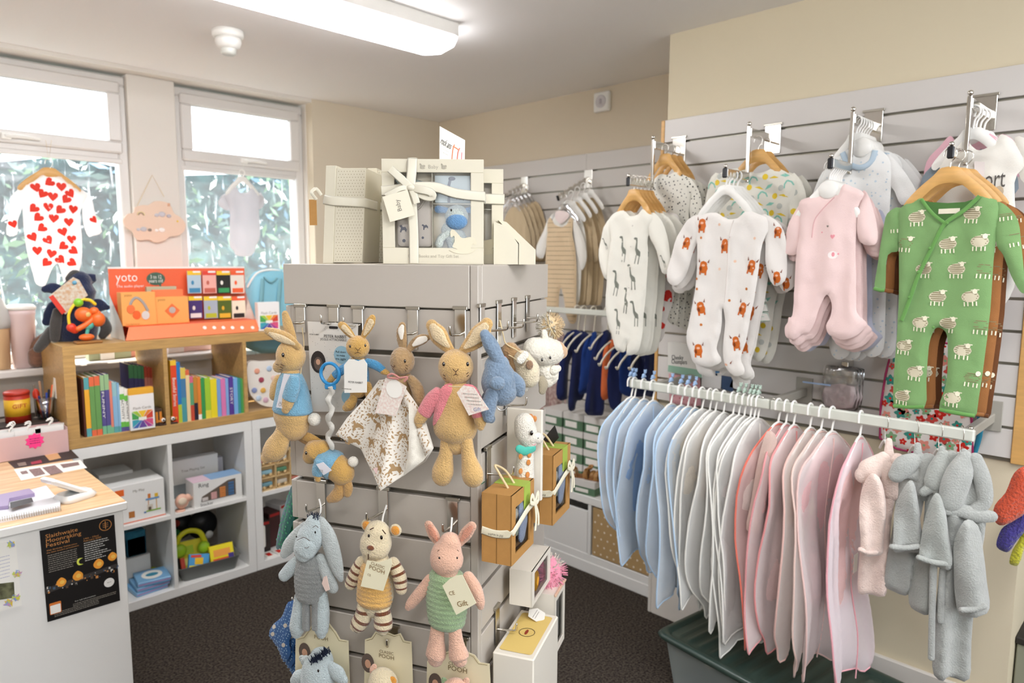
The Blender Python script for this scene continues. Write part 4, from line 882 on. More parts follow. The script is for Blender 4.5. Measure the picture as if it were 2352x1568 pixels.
line(FS, t, [[(1148, 735, -.02), (1156, 770, .0), (1163, 790, .01), (1190, 806, .03), (1216, 828, .05)]], .0, .0016, MATS['jute_cord'], 'jute_loop')
FC = Face(FR.w(1262, 800, .075), TA+55)
WH = plush('fluffy_white_plush', 'F5EEDD', scale=180, var=.12)
t = thing('plush_sheep', 'fluffy white plush animal with peach muzzle, hung furthest along the right tower face', 'soft toy', FC.at(1250, 770, 0), 'soft toys on the right tower face')
limbp(FC, t, 'head', [(1226, 800, 26), (1250, 806, 34), (1268, 808, 30)], WH, 0, .9); limbp(FC, t, 'muzzle', [(1270, 806, 24), (1282, 806, 23), (1288, 808, 17)], plush('peach_plush', 'E9BE92'), .004, .85)
eye(FC, t, 1245, 826, .035, 3.5); eye(FC, t, 1264, 821, .034, 3.2); eye(FC, t, 1289, 820, .02, 2)
limbp(FC, t, 'ear', [(1252, 775, 9), (1250, 764, 8)], WH, .01, .6); limbp(FC, t, 'body', [(1252, 845, 22), (1262, 862, 24), (1258, 872, 18)], WH, -.01, .8); limbp(FC, t, 'arm', [(1272, 850, 12), (1282, 846, 8)], WH, .01, .7)
limbp(FC, t, 'scarf', [(1244, 872, 10), (1248, 884, 13), (1246, 896, 10)], fabric('beige_knit', 'BCAF94', bump=1), 0, .5)
FP_ = Face(FR.w(1270, 750, .075), TA+50)
PM = plush('pompom_cream', 'EBD0A4', scale=160, var=.25)
t = thing('pompom_toy', 'cream and beige woolly pompom toy above the white plush animal', 'soft toy', FP_.at(1262, 715, 0), 'soft toys on the right tower face')
q = FP_.l(1264, 750, 0); b = FP_.mb(); b.ball(tuple(q), .03, .026, .03, PM, 18, 12)
for k in range(420):
    d = Vector((rg.gauss(0, 1), rg.gauss(0, 1), rg.gauss(0, 1))).normalized(); b.tube([tuple(q+d*.027), tuple(q+d*.038)], [.002, .0006], PM if d.x > -.2 else WHITEP, seg=4)
b.build('wool', t)
line(FP_, t, [[(1255, 722, 0), (1262, 750, .03), (1275, 772, .03)]], .0, .0016, MATS['jute_cord'], 'jute_loop')
# giraffe rattle on card
FG = Face(FR.w(1200, 1000, .06), TA+50)
t = thing('toy_card', 'tall clear-topped card behind the plush giraffe on the right tower face', 'toy card', FR.at(1190, 920, .03))
x0 = FR.l(1180, 990, .03).x; MB(FR.M).box(x0, x0+.012, -.1, -.012, 1.03, 1.25, card('gloss_white_card', 'EDE6D8', rough=.3), .002).build('card', t)
t = thing('plush_giraffe', 'white plush giraffe with orange spots and turquoise scarf on a card', 'soft toy', FG.at(1212, 925, 0), 'soft toys on the right tower face')
limbp(FG, t, 'head', [(1204, 972, 24), (1208, 992, 26), (1216, 1008, 22)], WHITEP, .02, .85); limbp(FG, t, 'muzzle', [(1220, 1004, 15), (1236, 1006, 13)], WHITEP, .03, .85)
eye(FG, t, 1221, 994, .047, 5); eye(FG, t, 1236, 1006, .048, 1.4, False)
for x, y in ((1196, 966), (1206, 958), (1218, 958), (1226, 962)): ballp(FG, t, 'mane_tuft', x, y, 8, 8, .02, plush('orange_tuft', 'D88A3E'), .8)
limbp(FG, t, 'body', [(1208, 1030, 19), (1206, 1060, 21), (1206, 1100, 22)], WHITEP, .015, .8)
limbp(FG, t, 'scarf', [(1192, 1030, 9), (1206, 1036, 10), (1224, 1030, 8)], fabric('turquoise_fabric', '4FB8A4'), .032, .5)
for x, y in ((1196, 1048), (1214, 1062), (1196, 1082), (1216, 1044), (1212, 1090)): ballp(FG, t, 'spot', x, y, 5.5, 7, .0335, MATS['orange_tuft'], .3)
line(FG, t, [[(1222, 1020), (1226, 1022), (1231, 1019)]], .05, .0009, mat('pink_thread', 'E59AA0', rough=.8), 'mouth')
# black label at the far edge
q = FR.l(1262, 1010, .05); t = thing('swing_label', 'black swing label with white letters beyond the plush giraffe', 'label', FR.M @ Matrix.Translation(tuple(q)) @ Matrix.Rotation(.9, 4, 'Y'))
Ml = FR.M @ Matrix.Translation(tuple(q)) @ Matrix.Rotation(math.radians(45), 4, 'Z') @ Matrix.Rotation(.7, 4, 'Y'); b = MB(Ml); b.slab(rect(-.05, -.018, .04, .018), -.0015, 0, BLACK); b.build('card', t); MB(Ml).textw('Bon t', .008, 0, .05, -.0022, PAPER, size=.022).build('lettering', t)

# ---------------------------------------------------------------- gift boxes on top of the tower
CB = card('ivory_card', 'DFD8C3', rough=.45); DOTC = card('dot_beige', 'A99E80'); SAT = mat('satin_ribbon', 'E6E0CC', rough=.3, sheen=.4)
G = Face((1.005, 1.262, TOP), -44)
w_, h_ = .229, .2345; gx = G.l(880, 600).x
def rocking_horse(b, cx, cz, s, y, m): b.slab([(cx+s*a, cz+s*c) for a, c in ccr([(-.5, -.32), (-.3, -.42), (0, -.46), (.3, -.42), (.52, -.28), (.46, -.3), (.3, -.34), (.34, -.1), (.5, -.1), (.42, .12), (.25, .16), (-.02, .12), (-.2, .3), (-.36, .44), (-.46, .34), (-.42, .14), (-.32, .2), (-.3, .0), (-.38, -.2), (-.2, -.28), (-.34, -.34)], 3)], y-.0008, y, m)
def gift_set(M, label, full=True, lid=True):
    """upright gift box 23 cm square, front window, dotted base, ribbon; local front = -y"""
    t = thing('gift_box', label, 'gift box', M, 'ivory gift boxes on top of the tower')
    D = .095; b = MB(M); e = .003; wx0, wx1, wz0, wz1 = .028, .2, .037, .205
    if not full: wx0, wx1, wz0, wz1 = .03, .2, .04, .2
    b.box(0, w_, -e, 0, 0, wz0, CB, .001).box(0, w_, -e, 0, wz1, h_, CB, .001).box(0, wx0, -e, 0, wz0, wz1, CB, .0008).box(wx1, w_, -e, 0, wz0, wz1, CB, .0008)
    b.box(0, e, 0, .028, 0, h_, CB).box(w_-e, w_, 0, .028, 0, h_, CB).box(e, w_-e, 0, .028, h_-e, h_, CB).box(e, w_-e, 0, .028, 0, e, CB); b.build('lid', t)
    b = MB(M); b.box(.004, w_-.004, .026, D, .003, h_-.004, CB, .001)
    Ms = M @ Matrix.Translation((.0035, 0, 0)) @ Matrix.Rotation(math.radians(-90), 4, 'Z')
    ds = MB(Ms)
    for i in range(9):
        for j in range(33):
            cx, cz = -D+.006+i*.0078+(.0039 if j % 2 else 0), .008+j*.0069
            if cx < -.03: b.add([tuple(Matrix.Rotation(math.radians(-90), 4, 'Z') @ Vector((cx+.0011*a, -.0003, cz+.0011*c))+Vector((.0038, 0, 0))) for a, c in circ(6, 1, 1)], [tuple(range(6))], DOTC)
    b.build('base', t)
    b = MB(M); b.box(wx0, wx1, .022, .024, wz0, wz1, card('inner_card', 'DCD2BC')).box((wx0+wx1)/2-.002, (wx0+wx1)/2, .002, .022, wz0, wz1, CB).box(.115, wx1, .002, .022, .135, .137, CB); b.build('divider', t)
    MB(M).add([(wx0, -.001, wz0), (wx1, -.001, wz0), (wx1, -.001, wz1), (wx0, -.001, wz1)], [(0, 1, 2, 3)], clear('box_window_film', .02)).build('window_film', t)
    if full:
        b = MB(M); b.box(.118, .198, .010, .016, .139, .2, card('pale_book', 'CFDADA'), .001)
        b.tube([(.15, .0095, .14), (.15, .0095, .178), (.153, .0095, .19)], .003, card('grey_giraffe', '7B7C86'), flat=.1); b.ball((.157, .0095, .193), .008, .001, .0045, MATS['grey_giraffe'], 10, 6); b.textw('Baby', .176, .15, .02, .0095, MATS['grey_giraffe']).build('small_book', t)
        b = MB(M); pillow(b, rrect(.032, .04, .112, .152, .01), .006, fabric('print_sleepsuit_cream', 'F2E8DC'), w=.015, g=.01, y=.014, decals=[([(deer, MATS['grey_giraffe'])], .045, .08, .018, 0), ([(circ(8), MATS['grey_giraffe'])], .047, .053, .008, 0), ([(deer, MATS['grey_giraffe'])], .095, .085, .014, .3), ([(circ(8), MATS['grey_giraffe'])], .09, .06, .006, 0)])
        b.tube([(.07, .006, .15), (.08, .004, .125), (.1, .006, .15)], .002, fabric('bib_edge', 'E5DCCB'), n=4); b.build('folded_sleepsuit', t)
        b = MB(M); b.tube([(.04, .012, .19), (.06, .01, .175), (.1, .012, .17)], [.012, .02, .014], plush('mint_plush', 'B6CABD'), n=3, flat=.4, rnd=1); b.build('folded_blanket', t)
        BL = plush('cow_blue_plush', '6E9CC9'); CW = plush('cow_pale_plush', 'C9D2CC')
        b = MB(M); b.ball((.168, .008, .108), .027, .012, .027, CW, 16, 10); b.build('toy_head', t)
        b = MB(M); b.ball((.168, .001, .096), .025, .012, .018, BL, 16, 10); b.build('toy_muzzle', t)
        for sx in (-1, 1): MB(M).tube([(.168+sx*.024, .008, .122), (.168+sx*.042, .006, .124)], [.007, .009], BL, n=2, flat=.5, rnd=1).build('toy_ear', t)
        MB(M).tube([(.15, .008, .078), (.165, .008, .06), (.17, .008, .045)], [.018, .024, .024], CW, n=3, flat=.45, rnd=1).build('toy_body', t)
        MB(M).tube([(.148, .004, .07), (.132, .002, .058), (.128, .002, .046)], [.009, .009, .01], CW, n=3, rnd=1).build('toy_arm', t)
        MB(M).ball((.156, -.002, .122), .002, .0015, .003, EYE, 8, 6).build('toy_eye', t)
    b = MB(M); rocking_horse(b, .182, .052, .062, -.0035, card('embossed_ivory', 'E2DAC2')); b.build('rocking_horse_cutout', t)
    b = MB(M); b.textw('Baby  Books and Toy Gift Set', .115, .018, .115, -.0036, card('faint_print', 'B4AD9C')); b.build('lettering', t)
    b = MB(M); rocking_horse(b, .092, .219, .013, -.0034, MATS['faint_print']); rocking_horse(b, .14, .219, .013, -.0034, MATS['faint_print']); b.textw('Baby', .116, .217, .022, -.0036, MATS['faint_print']); b.build('small_horse_print', t)
    return t
M0 = G.M @ Matrix.Translation((gx, 0, .001))
t = gift_set(M0, 'ivory gift box with front window, blue toy and bow, facing forward on the tower')
b = MB(M0)
def strip(P, w, m, ref=(0, -1, 0)): b.tube(P, w/2, m, n=4, flat=.06, ref=ref, seg=8)
strip([(.0, -.006, .163), (.03, -.008, .166), (.06, -.01, .171)], .022, SAT); strip([(.07, -.01, .172), (.12, -.009, .172), (.17, -.007, .158), (.232, -.005, .152)], .022, SAT)
strip([(.07, -.005, .235), (.069, -.009, .21), (.066, -.012, .175), (.068, -.009, .14), (.071, -.007, .07), (.071, -.006, .002)], .022, SAT)
strip([(.0, -.004, .163), (-.003, .05, .163), (-.003, .095, .163)], .022, SAT, (1, 0, 0)); strip([(.232, -.004, .152), (.2325, .05, .152), (.2325, .095, .152)], .022, SAT, (1, 0, 0)); strip([(.07, -.004, .2365), (.07, .05, .2375), (.07, .09, .2375)], .022, SAT, (0, 0, 1))
b.build('satin_ribbon', t)
b = MB(M0)
strip([(.066, -.014, .17), (.05, -.02, .185), (.03, -.022, .203), (.022, -.02, .21)], .018, SAT); strip([(.066, -.014, .17), (.045, -.02, .168), (.02, -.02, .155), (.012, -.018, .15)], .012, SAT)
strip([(.068, -.014, .17), (.09, -.022, .165), (.11, -.022, .16), (.116, -.02, .15), (.1, -.018, .15), (.075, -.016, .162)], .018, SAT); strip([(.068, -.014, .168), (.076, -.02, .15), (.08, -.02, .135)], .016, SAT); b.ball((.067, -.016, .17), .009, .006, .007, SAT, 10, 8)
b.build('ribbon_bow', t)
Mt = M0 @ Matrix.Translation((.04, -.02, .13)) @ Matrix.Rotation(-.28, 4, 'Y')
b = MB(Mt); b.slab(rect(-.029, -.03, .029, .028), -.001, 0, CREAM); b.build('gift_tag', t)
MB(Mt @ Matrix.Rotation(-.0, 4, 'Y')).textw('Baby', .0, .0, .026, -.0016, GREYINK, rot=PI/2).build('tag_lettering', t)
# second identical box behind on the right
q = on_plane(1112, 600, G.O+G.n*-.11, G.n); M1 = at(q.x, q.y, TOP+.001, -44) @ Matrix.Translation((-.176, 0, 0)) @ Matrix.Scale(.97, 4)
t2 = gift_set(M1, 'ivory gift box standing behind the forward-facing one on the tower', False)
b = MB(M1); strip([(.0, -.006, .163), (.1, -.008, .163), (.232, -.005, .16)], .026, SAT); b.build('satin_ribbon', t2)
# third: slanting wedge-topped box on the right
q = on_plane(1163, 600, G.O+G.n*-.06, G.n); M2 = at(q.x, q.y, TOP+.001, -44)
t = thing('gift_box', 'low ivory box with a sloping lid at the right edge of the tower top', 'gift box', M2, 'ivory gift boxes on top of the tower')
MB(M2).slab([(-.03, 0), (.028, 0), (.028, .048), (.0, .09), (-.03, .1)], 0, .1, CB).build('carton', t)
MB(M2).slab([(.03, 0), (.07, 0), (.07, .035), (.0, .1), (-.02, .105), (.03, .05)], .01, .11, CB).build('sloping_lid', t)
# thin-side-on boxes on the left
def side_on(px0, pxm, px1, ytop, dist, ang, label, tag_=False):
    d = ray((px0+px1)/2, 600); d.z = 0; d.normalize(); c = Vector((d.x*dist, d.y*dist, TOP+.001)); M = at(c.x, c.y, c.z, ang)
    F_ = Face((c.x, c.y, c.z), ang); x0, xm, x1 = (F_.l(p, 600).x for p in (px0, pxm, px1)); zt_ = F_.l((px0+px1)/2, ytop).z
    t = thing('gift_box', label, 'gift box', M, 'ivory gift boxes on top of the tower')
    lean = Matrix(((1, 0, .06, 0), (0, 1, 0, 0), (0, 0, 1, 0), (0, 0, 0, 1)))
    MB(M @ lean).box(x0, xm, -.002, .17, 0, zt_, CB, .001).build('lid', t)
    b = MB(M @ lean); b.box(xm, x1, .0, .168, .002, zt_-.006, CB, .001)
    for i in range(int((x1-xm)/.0068)):
        for j in range(int(zt_/.0069)):
            cx, cz = xm+.006+i*.0068+(.0034 if j % 2 else 0), .008+j*.0069
            if cz < zt_-.01 and cx < x1-.003: b.add([(cx+.0011*a, -.0004, cz+.0011*c) for a, c in circ(6, 1, 1)], [tuple(range(6))], DOTC)
    b.build('base', t)
    b = MB(M @ lean); b.tube([(x0-.002, .1, .15), (x0-.002, -.004, .15), (xm, -.0045, .146), (x1+.002, -.003, .142), (x1+.002, .1, .142)], .011, SAT, flat=.08, ref=(0, -1, 0)); b.build('satin_ribbon', t)
    if tag_: 
        MB(M).box(x0-.03, x0-.012, -.001, 0, .09, .15, KRAFT).build('gift_tag', t)
        MB(M).tube([(x0-.012, 0, .15), (x0-.02, -.01, .165), (x0-.012, 0, .175), (x0, 0, .16)], .004, SAT, n=4, flat=.3).build('ribbon_bow', t)
side_on(742, 765, 832, 380, 1.72, -50, 'leftmost ivory box seen side-on with dotted side, on the tower', True)
side_on(836, 857, 905, 386, 1.84, -50, 'side-on ivory dotted box tucked behind the windowed gift box')
# sign card
d = ray(1037, 560); d.z = 0; d.normalize(); c = d*1.78; F_ = Face((c.x, c.y, TOP), -20)
t = thing('sign_card', 'white shop card with pink stick figures, standing behind the gift boxes', 'sign', at(c.x, c.y, TOP, -20))
b = F_.mb(); P = F_.poly([(1008, 600), (1010, 290), (1068, 322), (1062, 600)]); b.slab([(a, max(c_, .0)) for a, c_ in P], -.001, .001, PAPER); b.build('card', t)
b = F_.mb(); ptext(F_, b, 'rock ans', 1025, 330, 28, .002, INK, -.45, 22); ptext(F_, b, 'cover photography', 1023, 345, 17, .002, GREYINK, -.4); ptext(F_, b, 'new sessions', 1023, 353, 15, .002, GREYINK, -.4); b.build('lettering', t)
b = F_.mb()
for L, c_ in (([(1038, 368), (1040, 345), (1044, 332)], 'E8906A'), ([(1050, 368), (1052, 350), (1056, 340)], 'E8836F'), ([(1060, 366), (1061, 350)], 'EFA0A6'), ([(1040, 336), (1048, 340), (1054, 345)], 'E8906A')): b.tube([tuple(F_.l(x, y, .0015)) for x, y in L], .0014, card('crayon_'+c_, c_), n=3, flat=.3)
b.build('crayon_drawing', t)
# ============================================================ clothes on the wall arms
def Z(L, s, ox, oy): return [(ox+a/s, oy+b/s) for a, b in L]
def arm(label, Y, zt=2.056, zl=1.9, xp_=2.4, xt=2.24, xw=2.588, group='chrome stepped arms on the near slatwall'):
    t = thing('display_rack', label, 'clothes rack', at(xw, Y, zt, -90), group)
    m = lambda: MB(at(xw, Y, zt, -90))
    D = xw-xp_; E_ = xw-xt; dz = zl-zt
    m().box(-.03, .03, -.003, 0, -.055, .05, CHROME, .001).box(-.035, .035, -.006, .004, .048, .056, CHROME2, .001).build('wall_plate', t)
    m().box(-.008, .008, -D, -.003, -.016, .014, CHROME, .002).build('upper_bar', t)
    b = m(); b.box(-.006, .006, -D-.008, -D+.004, dz-.02, .02, CHROME, .002); b.build('drop_post', t)
    m().ball((0, -D-.002, .028), .008, .008, .008, CHROME, 12, 8).build('ball_stop', t)
    m().box(-.008, .008, -E_, -D-.006, dz-.014, dz+.014, CHROME, .002).build('lower_bar', t)
    m().box(-.009, .009, -E_-.008, -E_, dz-.018, dz+.016, BLACK, .004).build('end_cap', t)
    m().ball((0, -E_-.0, dz+.022), .007, .007, .007, CHROME, 12, 8).build('ball_stop', t)
    return t
YB = (1.607, 1.205, .854, .533)
for y, lb in zip(YB, ('stepped chrome arm holding the spotted and giraffe sleepsuits', 'stepped chrome arm holding the rainbow and highland cow sleepsuits', 'stepped chrome arm holding the pink sleepsuits', 'stepped chrome arm holding the green sheep romper')): arm(lb, y)
def hanger(F, px, py, off, kind, label, w=.26, hook=.075, h=.045, group=None):
    """px,py = the point of the hook resting on the bar"""
    M = F.at(px, py, off); t = thing('clothes_hanger', label, 'hanger', M, group); wm = {'wood': BEECH, 'white': WHITE, 'clear': clear('clear_plastic', .3)}[kind]
    b = MB(M); hk = CHROME if kind == 'wood' else (WHITE if kind == 'white' else wm)
    r = .0016 if kind == 'wood' else .0032
    b.tube([(-.016, 0, -.006), (-.012, 0, .01), (0, 0, .016), (.013, 0, .008), (.014, 0, -.008), (.003, 0, -.025), (0, 0, -hook)], r, hk, n=4, seg=8); b.build('hook', t)
    b = MB(M); z = -hook
    P = [(-w/2, z-.085), (-w/2+.012, z-.1), (-w*.3, z-.07), (-w*.15, z-.038), (0, z-.018 if kind != 'wood' else z-.03), (w*.15, z-.038), (w*.3, z-.07), (w/2-.012, z-.1), (w/2, z-.085), (w*.36, z-.045), (w*.18, z-.008), (.02, z+.012), (-.02, z+.012), (-w*.18, z-.008), (-w*.36, z-.045)]
    pillow(b, ccr(P, 3), .006, wm, w=.006, g=.014); b.build('shoulder_bar', t)
    return t
def suit(label, F, off, body, sleeves, m, T=.009, decals=(), sdecals=(), k=90, A=.004, group=None, cat='baby sleepsuit', name='baby_sleepsuit', g=.013, org=None, fn=None):
    org = org or body[0]; M = F.at(org[0], org[1], off); t = thing(name, label, cat, M, group)
    P = F.poly(body, off, 3); zt = max(p[1] for p in P); x_ = P[0][0]
    fo = fn or (lambda x, z: A*math.sin(k*(x-x_)+6*(zt-z))*min(1, (zt-z)/.12)+A*.9*noise.noise((x*14, z*9, 1))+.0035*noise.noise((x*34+z*12, z*20, 4)))
    b = F.mb(); T = min(T, .01); H, put = pillow(b, P, T, m, w=.022, g=g, y=-off, fold=fo, decals=decals); b.build('body', t)
    for i, s in enumerate(sleeves):
        S = F.poly(s, off, 3); b = F.mb(); o2 = off-.004
        D = [d for d in sdecals if in_poly(d[1], d[2], S)]
        pillow(b, S, T*.8, m, w=.02, g=g, y=-o2, fold=lambda x, z: A*math.sin(60*x+40*z), decals=D); b.build('sleeve', t)
    return t, P, fo
def poppers(F, t, L, off, m=None, r=2.0):
    for x, y in L:
        q = F.l(x, y, off); s = F.sc(x, y, off); F.mb().lathe([(r*s, 0), (r*s, -.0016), (r*s*.5, -.0022)], m or mat('popper', 'D8D4CA', rough=.3), tuple(q), 10, 'y').build('popper', t)
def dec(F, off, L, polys, sz, rot=0, jr=.3):
    rd = random.Random(len(L)); out = []
    for q in L: p = F.xz(q[0], q[1], off); out.append((polys, p[0], p[1], sz*(q[2] if len(q) > 2 else 1), rot+rd.uniform(-jr, jr)))
    return out
def shifted(t, dx, dy, dz, rot, label, group=None):
    M = WORLD[t.name]; c = copy_tree(t, Matrix.Translation((dx, dy, dz)) @ M @ Matrix.Rotation(math.radians(rot), 4, 'Z'), label, group or t.get('group')); return c
# ---- motifs
WOOL = card('sheep_wool', 'D6CDB2'); WBAR = card('sheep_bar', '8A7F5C'); WHD = card('sheep_head', 'EFE9CF')
SHEEP = [(circ(12, .5, .36, 0, -.02), WOOL)]+[(rect(-.45+.08*abs(i-2), -.3+.13*i, .45-.08*abs(i-2), -.25+.13*i), WBAR) for i in range(5)]+[(circ(8, .14, .17, .28, .3), WHD), (rect(.06, .36, .52, .42), WHD)]+[(rect(x, -.62, x+.07, -.34), WHD) for x in (-.36, -.16, .1, .3)]
COWO = card('cow_orange', 'CF6A24'); COWD = card('cow_brown', '7E3A14'); COWP = card('cow_muzzle', 'E9B79A')
COW = [(circ(10, .36, .42, 0, -.05), COWO), (circ(8, .3, .26, 0, .3), COWO), (circ(8, .14, .1, 0, .2), COWP), (rect(-.3, -.6, -.16, -.3), COWO), (rect(.16, -.6, .3, -.3), COWO), ([(-.3, .45), (-.46, .75), (-.42, .42)], COWD), ([(.3, .45), (.42, .42), (.46, .75)], COWD), (circ(6, .1, .2, -.18, -.1), COWD)]
GIR_ = card('giraffe_print', '7C7F74'); GIR = [([(-.12, .5), (-.02, .42), (.02, .1), (.16, -.02), (.18, -.2), (.02, -.16), (-.06, .05), (-.06, .34)], GIR_), (rect(.0, -.5, .03, -.16), GIR_), (rect(.13, -.5, .16, -.18), GIR_), (circ(6, .08, .05, -.1, .46), GIR_)]
REDH = card('red_heart', 'D42A1E')
# ---- green sheep romper
F = Face((2.262, .533, 0), -90); O = 0
GZ = lambda L: Z(L, 2.53, 1780, 360)
GRE = fabric('green_jersey', '7FA56A'); GRB = fabric('green_binding', '6B9E54')
sh = Z([(830, 350), (1010, 505), (1195, 490), (1060, 650), (950, 810), (1140, 810), (850, 960, ), (1010, 965), (1200, 975), (755, 1095), (1095, 1120), (820, 1245), (1150, 1280), (745, 1385), (1035, 1395), (870, 650), (1220, 650), (765, 500), (1150, 330)], 2.53, 1780, 360)
sd = Z([(705, 395), (1395, 470), (1340, 320)], 2.53, 1780, 360)
body = GZ([(850, 240), (770, 272), (712, 320), (716, 440), (722, 560), (722, 800), (712, 1000), (700, 1150), (688, 1300), (690, 1440), (760, 1462), (870, 1450), (880, 1300), (895, 1100), (920, 1015), (950, 992), (990, 1020), (1003, 1100), (1000, 1300), (955, 1465), (1060, 1492), (1160, 1512), (1185, 1400), (1220, 1150), (1250, 900), (1270, 600), (1300, 290), (1250, 240), (1190, 222), (1130, 285), (1060, 335), (985, 388), (915, 330), (870, 275)])
sl = [GZ([(725, 295), (650, 330), (625, 420), (605, 560), (580, 700), (577, 755), (600, 785), (632, 780), (640, 720), (655, 570), (722, 540), (727, 420)]), GZ([(1280, 265), (1350, 290), (1410, 370), (1428, 500), (1442, 620), (1452, 740), (1452, 790), (1420, 780), (1370, 690), (1325, 570), (1290, 520), (1275, 400)])]
t, P, fo = suit('green romper printed with white sheep on a wooden hanger, front of its arm', F, O, body, sl, GRE, .012, dec(F, O, sh, SHEEP, .043, 0, .1), dec(F, O, sd, SHEEP, .038, .2), k=70, A=.003, name='baby_romper', cat='baby romper', group='rompers on the right-hand arm')
b = F.mb(); b.slab(F.poly(GZ([(852, 250), (900, 262), (1000, 268), (1100, 262), (1185, 235), (1130, 300), (1060, 345), (985, 400), (905, 335)]), O), .004, .008, fabric('green_inside', '527C42')); b.build('back_neck', t)
b = F.mb()
def fp(x, y, o=.014): return tuple(F.l(x, y, o))
b.tube([fp(*q) for q in GZ([(1190, 228), (1100, 310), (985, 390), (930, 490), (870, 610), (820, 720), (775, 850), (735, 950)])], .0058, GRB, n=4, flat=.35, seg=8); b.build('wrap_placket', t)
b = F.mb(); b.tube([fp(*q) for q in GZ([(850, 245), (880, 290), (925, 340), (985, 385)])], .005, GRB, n=4, flat=.4, seg=8); b.build('neck_binding', t)
for cf in ((578, 765, 634, 775), (690, 1448, 866, 1452), (958, 1468, 1160, 1505)):
    b = F.mb(); q = GZ([(cf[0], cf[1]), (cf[2], cf[3])]); b.tube([tuple(F.l(*q[0], .006)), tuple(F.l((q[0][0]+q[1][0])/2, (q[0][1]+q[1][1])/2+1, .01)), tuple(F.l(*q[1], .006))], .006, GRB, n=3, flat=.9, seg=8); b.build('cuff', t)
poppers(F, t, GZ([(1003, 385), (898, 530), (832, 668), (780, 815), (920, 990), (980, 1440)]), .019, GRB, 3)
q = F.xz(*GZ([(1010, 315)])[0], .0); b = F.mb(); b.box(q[0]-.026, q[0]+.026, .002, .004, q[1]-.007, q[1]+.007, CREAM); b.build('neck_label', t)
BRWN = fabric('rust_jersey', 'A06A3C')
for k, (dx, dy, dz, rt, lb, mm) in enumerate(((.045, -.012, -.004, 3, 'rust brown romper directly behind the green sheep romper', BRWN), (.085, -.02, -.01, -3, 'dark brown romper second behind the green sheep romper', fabric('dark_brown_jersey', '6E4426')))):
    c = shifted(t, dx, dy, dz, rt, lb)
    for o in list(c.children):
        if o.name.startswith(('body', 'sleeve', 'cuff', 'neck_binding', 'wrap_placket', 'back_neck')):
            o.data = o.data.copy(); 
            for i in range(len(o.data.materials)):
                if o.data.materials[i] in (GRE, GRB) or 'inside' in o.data.materials[i].name: o.data.materials[i] = mm
h0 = hanger(F, 2184, 352, .0, 'wood', 'wooden hanger of the green sheep romper', .22, .05, .04, 'hangers on the right-hand arm')
ws = F.xz(*GZ([(1020, 190)])[0], 0)
for k in range(2): shifted(h0, .045*(k+1), -.01*(k+1), 0, 4*(1-2*k), ('wooden hanger just behind that of the green romper', 'hindmost wooden hanger behind the green romper')[k])
# ---- pink sleepsuits
F = Face((2.262, .854, 0), -90); PKJ = fabric('pale_pink_velour', 'F1D5D1'); PKD = card('pink_applique', 'EB9AA2'); PKW = card('white_applique', 'F7ECE8')
body = GZ([(258, 225), (190, 238), (140, 270), (140, 400), (122, 600), (113, 800), (105, 920), (80, 932), (75, 960), (55, 990), (62, 1040), (100, 1062), (130, 1052), (155, 1030), (195, 1020), (232, 960), (258, 880), (300, 800), (328, 850), (325, 920), (298, 980), (310, 1030), (350, 1050), (400, 1062), (470, 1040), (520, 990), (530, 962), (478, 900), (476, 760), (470, 500), (480, 300), (520, 215), (450, 175), (400, 160), (370, 212), (310, 238)])
sl = [GZ([(165, 245), (100, 340), (52, 470), (58, 560), (125, 562), (142, 460), (165, 390)]), GZ([(500, 205), (545, 235), (595, 440), (575, 512), (490, 495), (474, 400)])]
el = F.xz(*GZ([(345, 570)])[0], 0)
D = [([(circ(12, .5, .4), PKW), (circ(8, .16, .24, .02, .05), PKD), (circ(6, .1, .1, .5, .1), PKD)], el[0], el[1], .03, 0), ([(HEART, PKD)], *F.xz(*GZ([(345, 465)])[0], 0), .014, 0), ([(HEART, GREYINK)], *F.xz(*GZ([(316, 405)])[0], 0), .007, 0), ([(HEART, PKD)], *F.xz(*GZ([(278, 440)])[0], 0), .005, 0)]
t, P, fo = suit('pale pink footed sleepsuit with elephant applique, front of its arm', F, O, body, sl, PKJ, .014, D, k=70, group='pink sleepsuits on one arm')
b = F.mb(); b.tube([tuple(F.l(*q, .017)) for q in GZ([(345, 235), (280, 300), (230, 370), (215, 470)])], .0016, card('pink_seam', 'E2B4B4'), n=4, flat=.4); b.build('front_seam', t)
for k, (dx, dy, dz, rt) in enumerate(((.024, -.006, -.02, 3), (.048, -.008, -.034, -3), (.07, -.01, -.045, 2))): shifted(t, dx, dy, dz, rt, ('second pale pink sleepsuit, just behind the front one', 'third pale pink sleepsuit back on its arm', 'hindmost pale pink sleepsuit on its arm')[k])
t2 = shifted(t, .13, -.005, -.05, 4, 'pale lilac blue sleepsuit whose feet show below the pink ones')
for o in t2.children:
    o.data = o.data.copy()
    for i, m_ in enumerate(o.data.materials):
        if m_ == PKJ: o.data.materials[i] = fabric('lilac_blue_velour', 'C9CDDE')
h = hanger(F, 1906, 382, .0, 'white', 'white plastic hanger of the front pink sleepsuit', .2, .06, .04, 'white hangers on the pink sleepsuit arm')
b = F.mb(); q = F.l(*GZ([(312, 190)])[0], .0); b.lathe([(.028, .0), (.03, -.004), (.026, -.008)], WHITE, tuple(q), 20, 'y'); b.build('size_disc', h)
for k in range(6): shifted(h, .016*(k+1), 0, 0, 2, ('second', 'third', 'fourth', 'fifth', 'sixth', 'hindmost')[k]+' white hanger back on the pink sleepsuit arm')
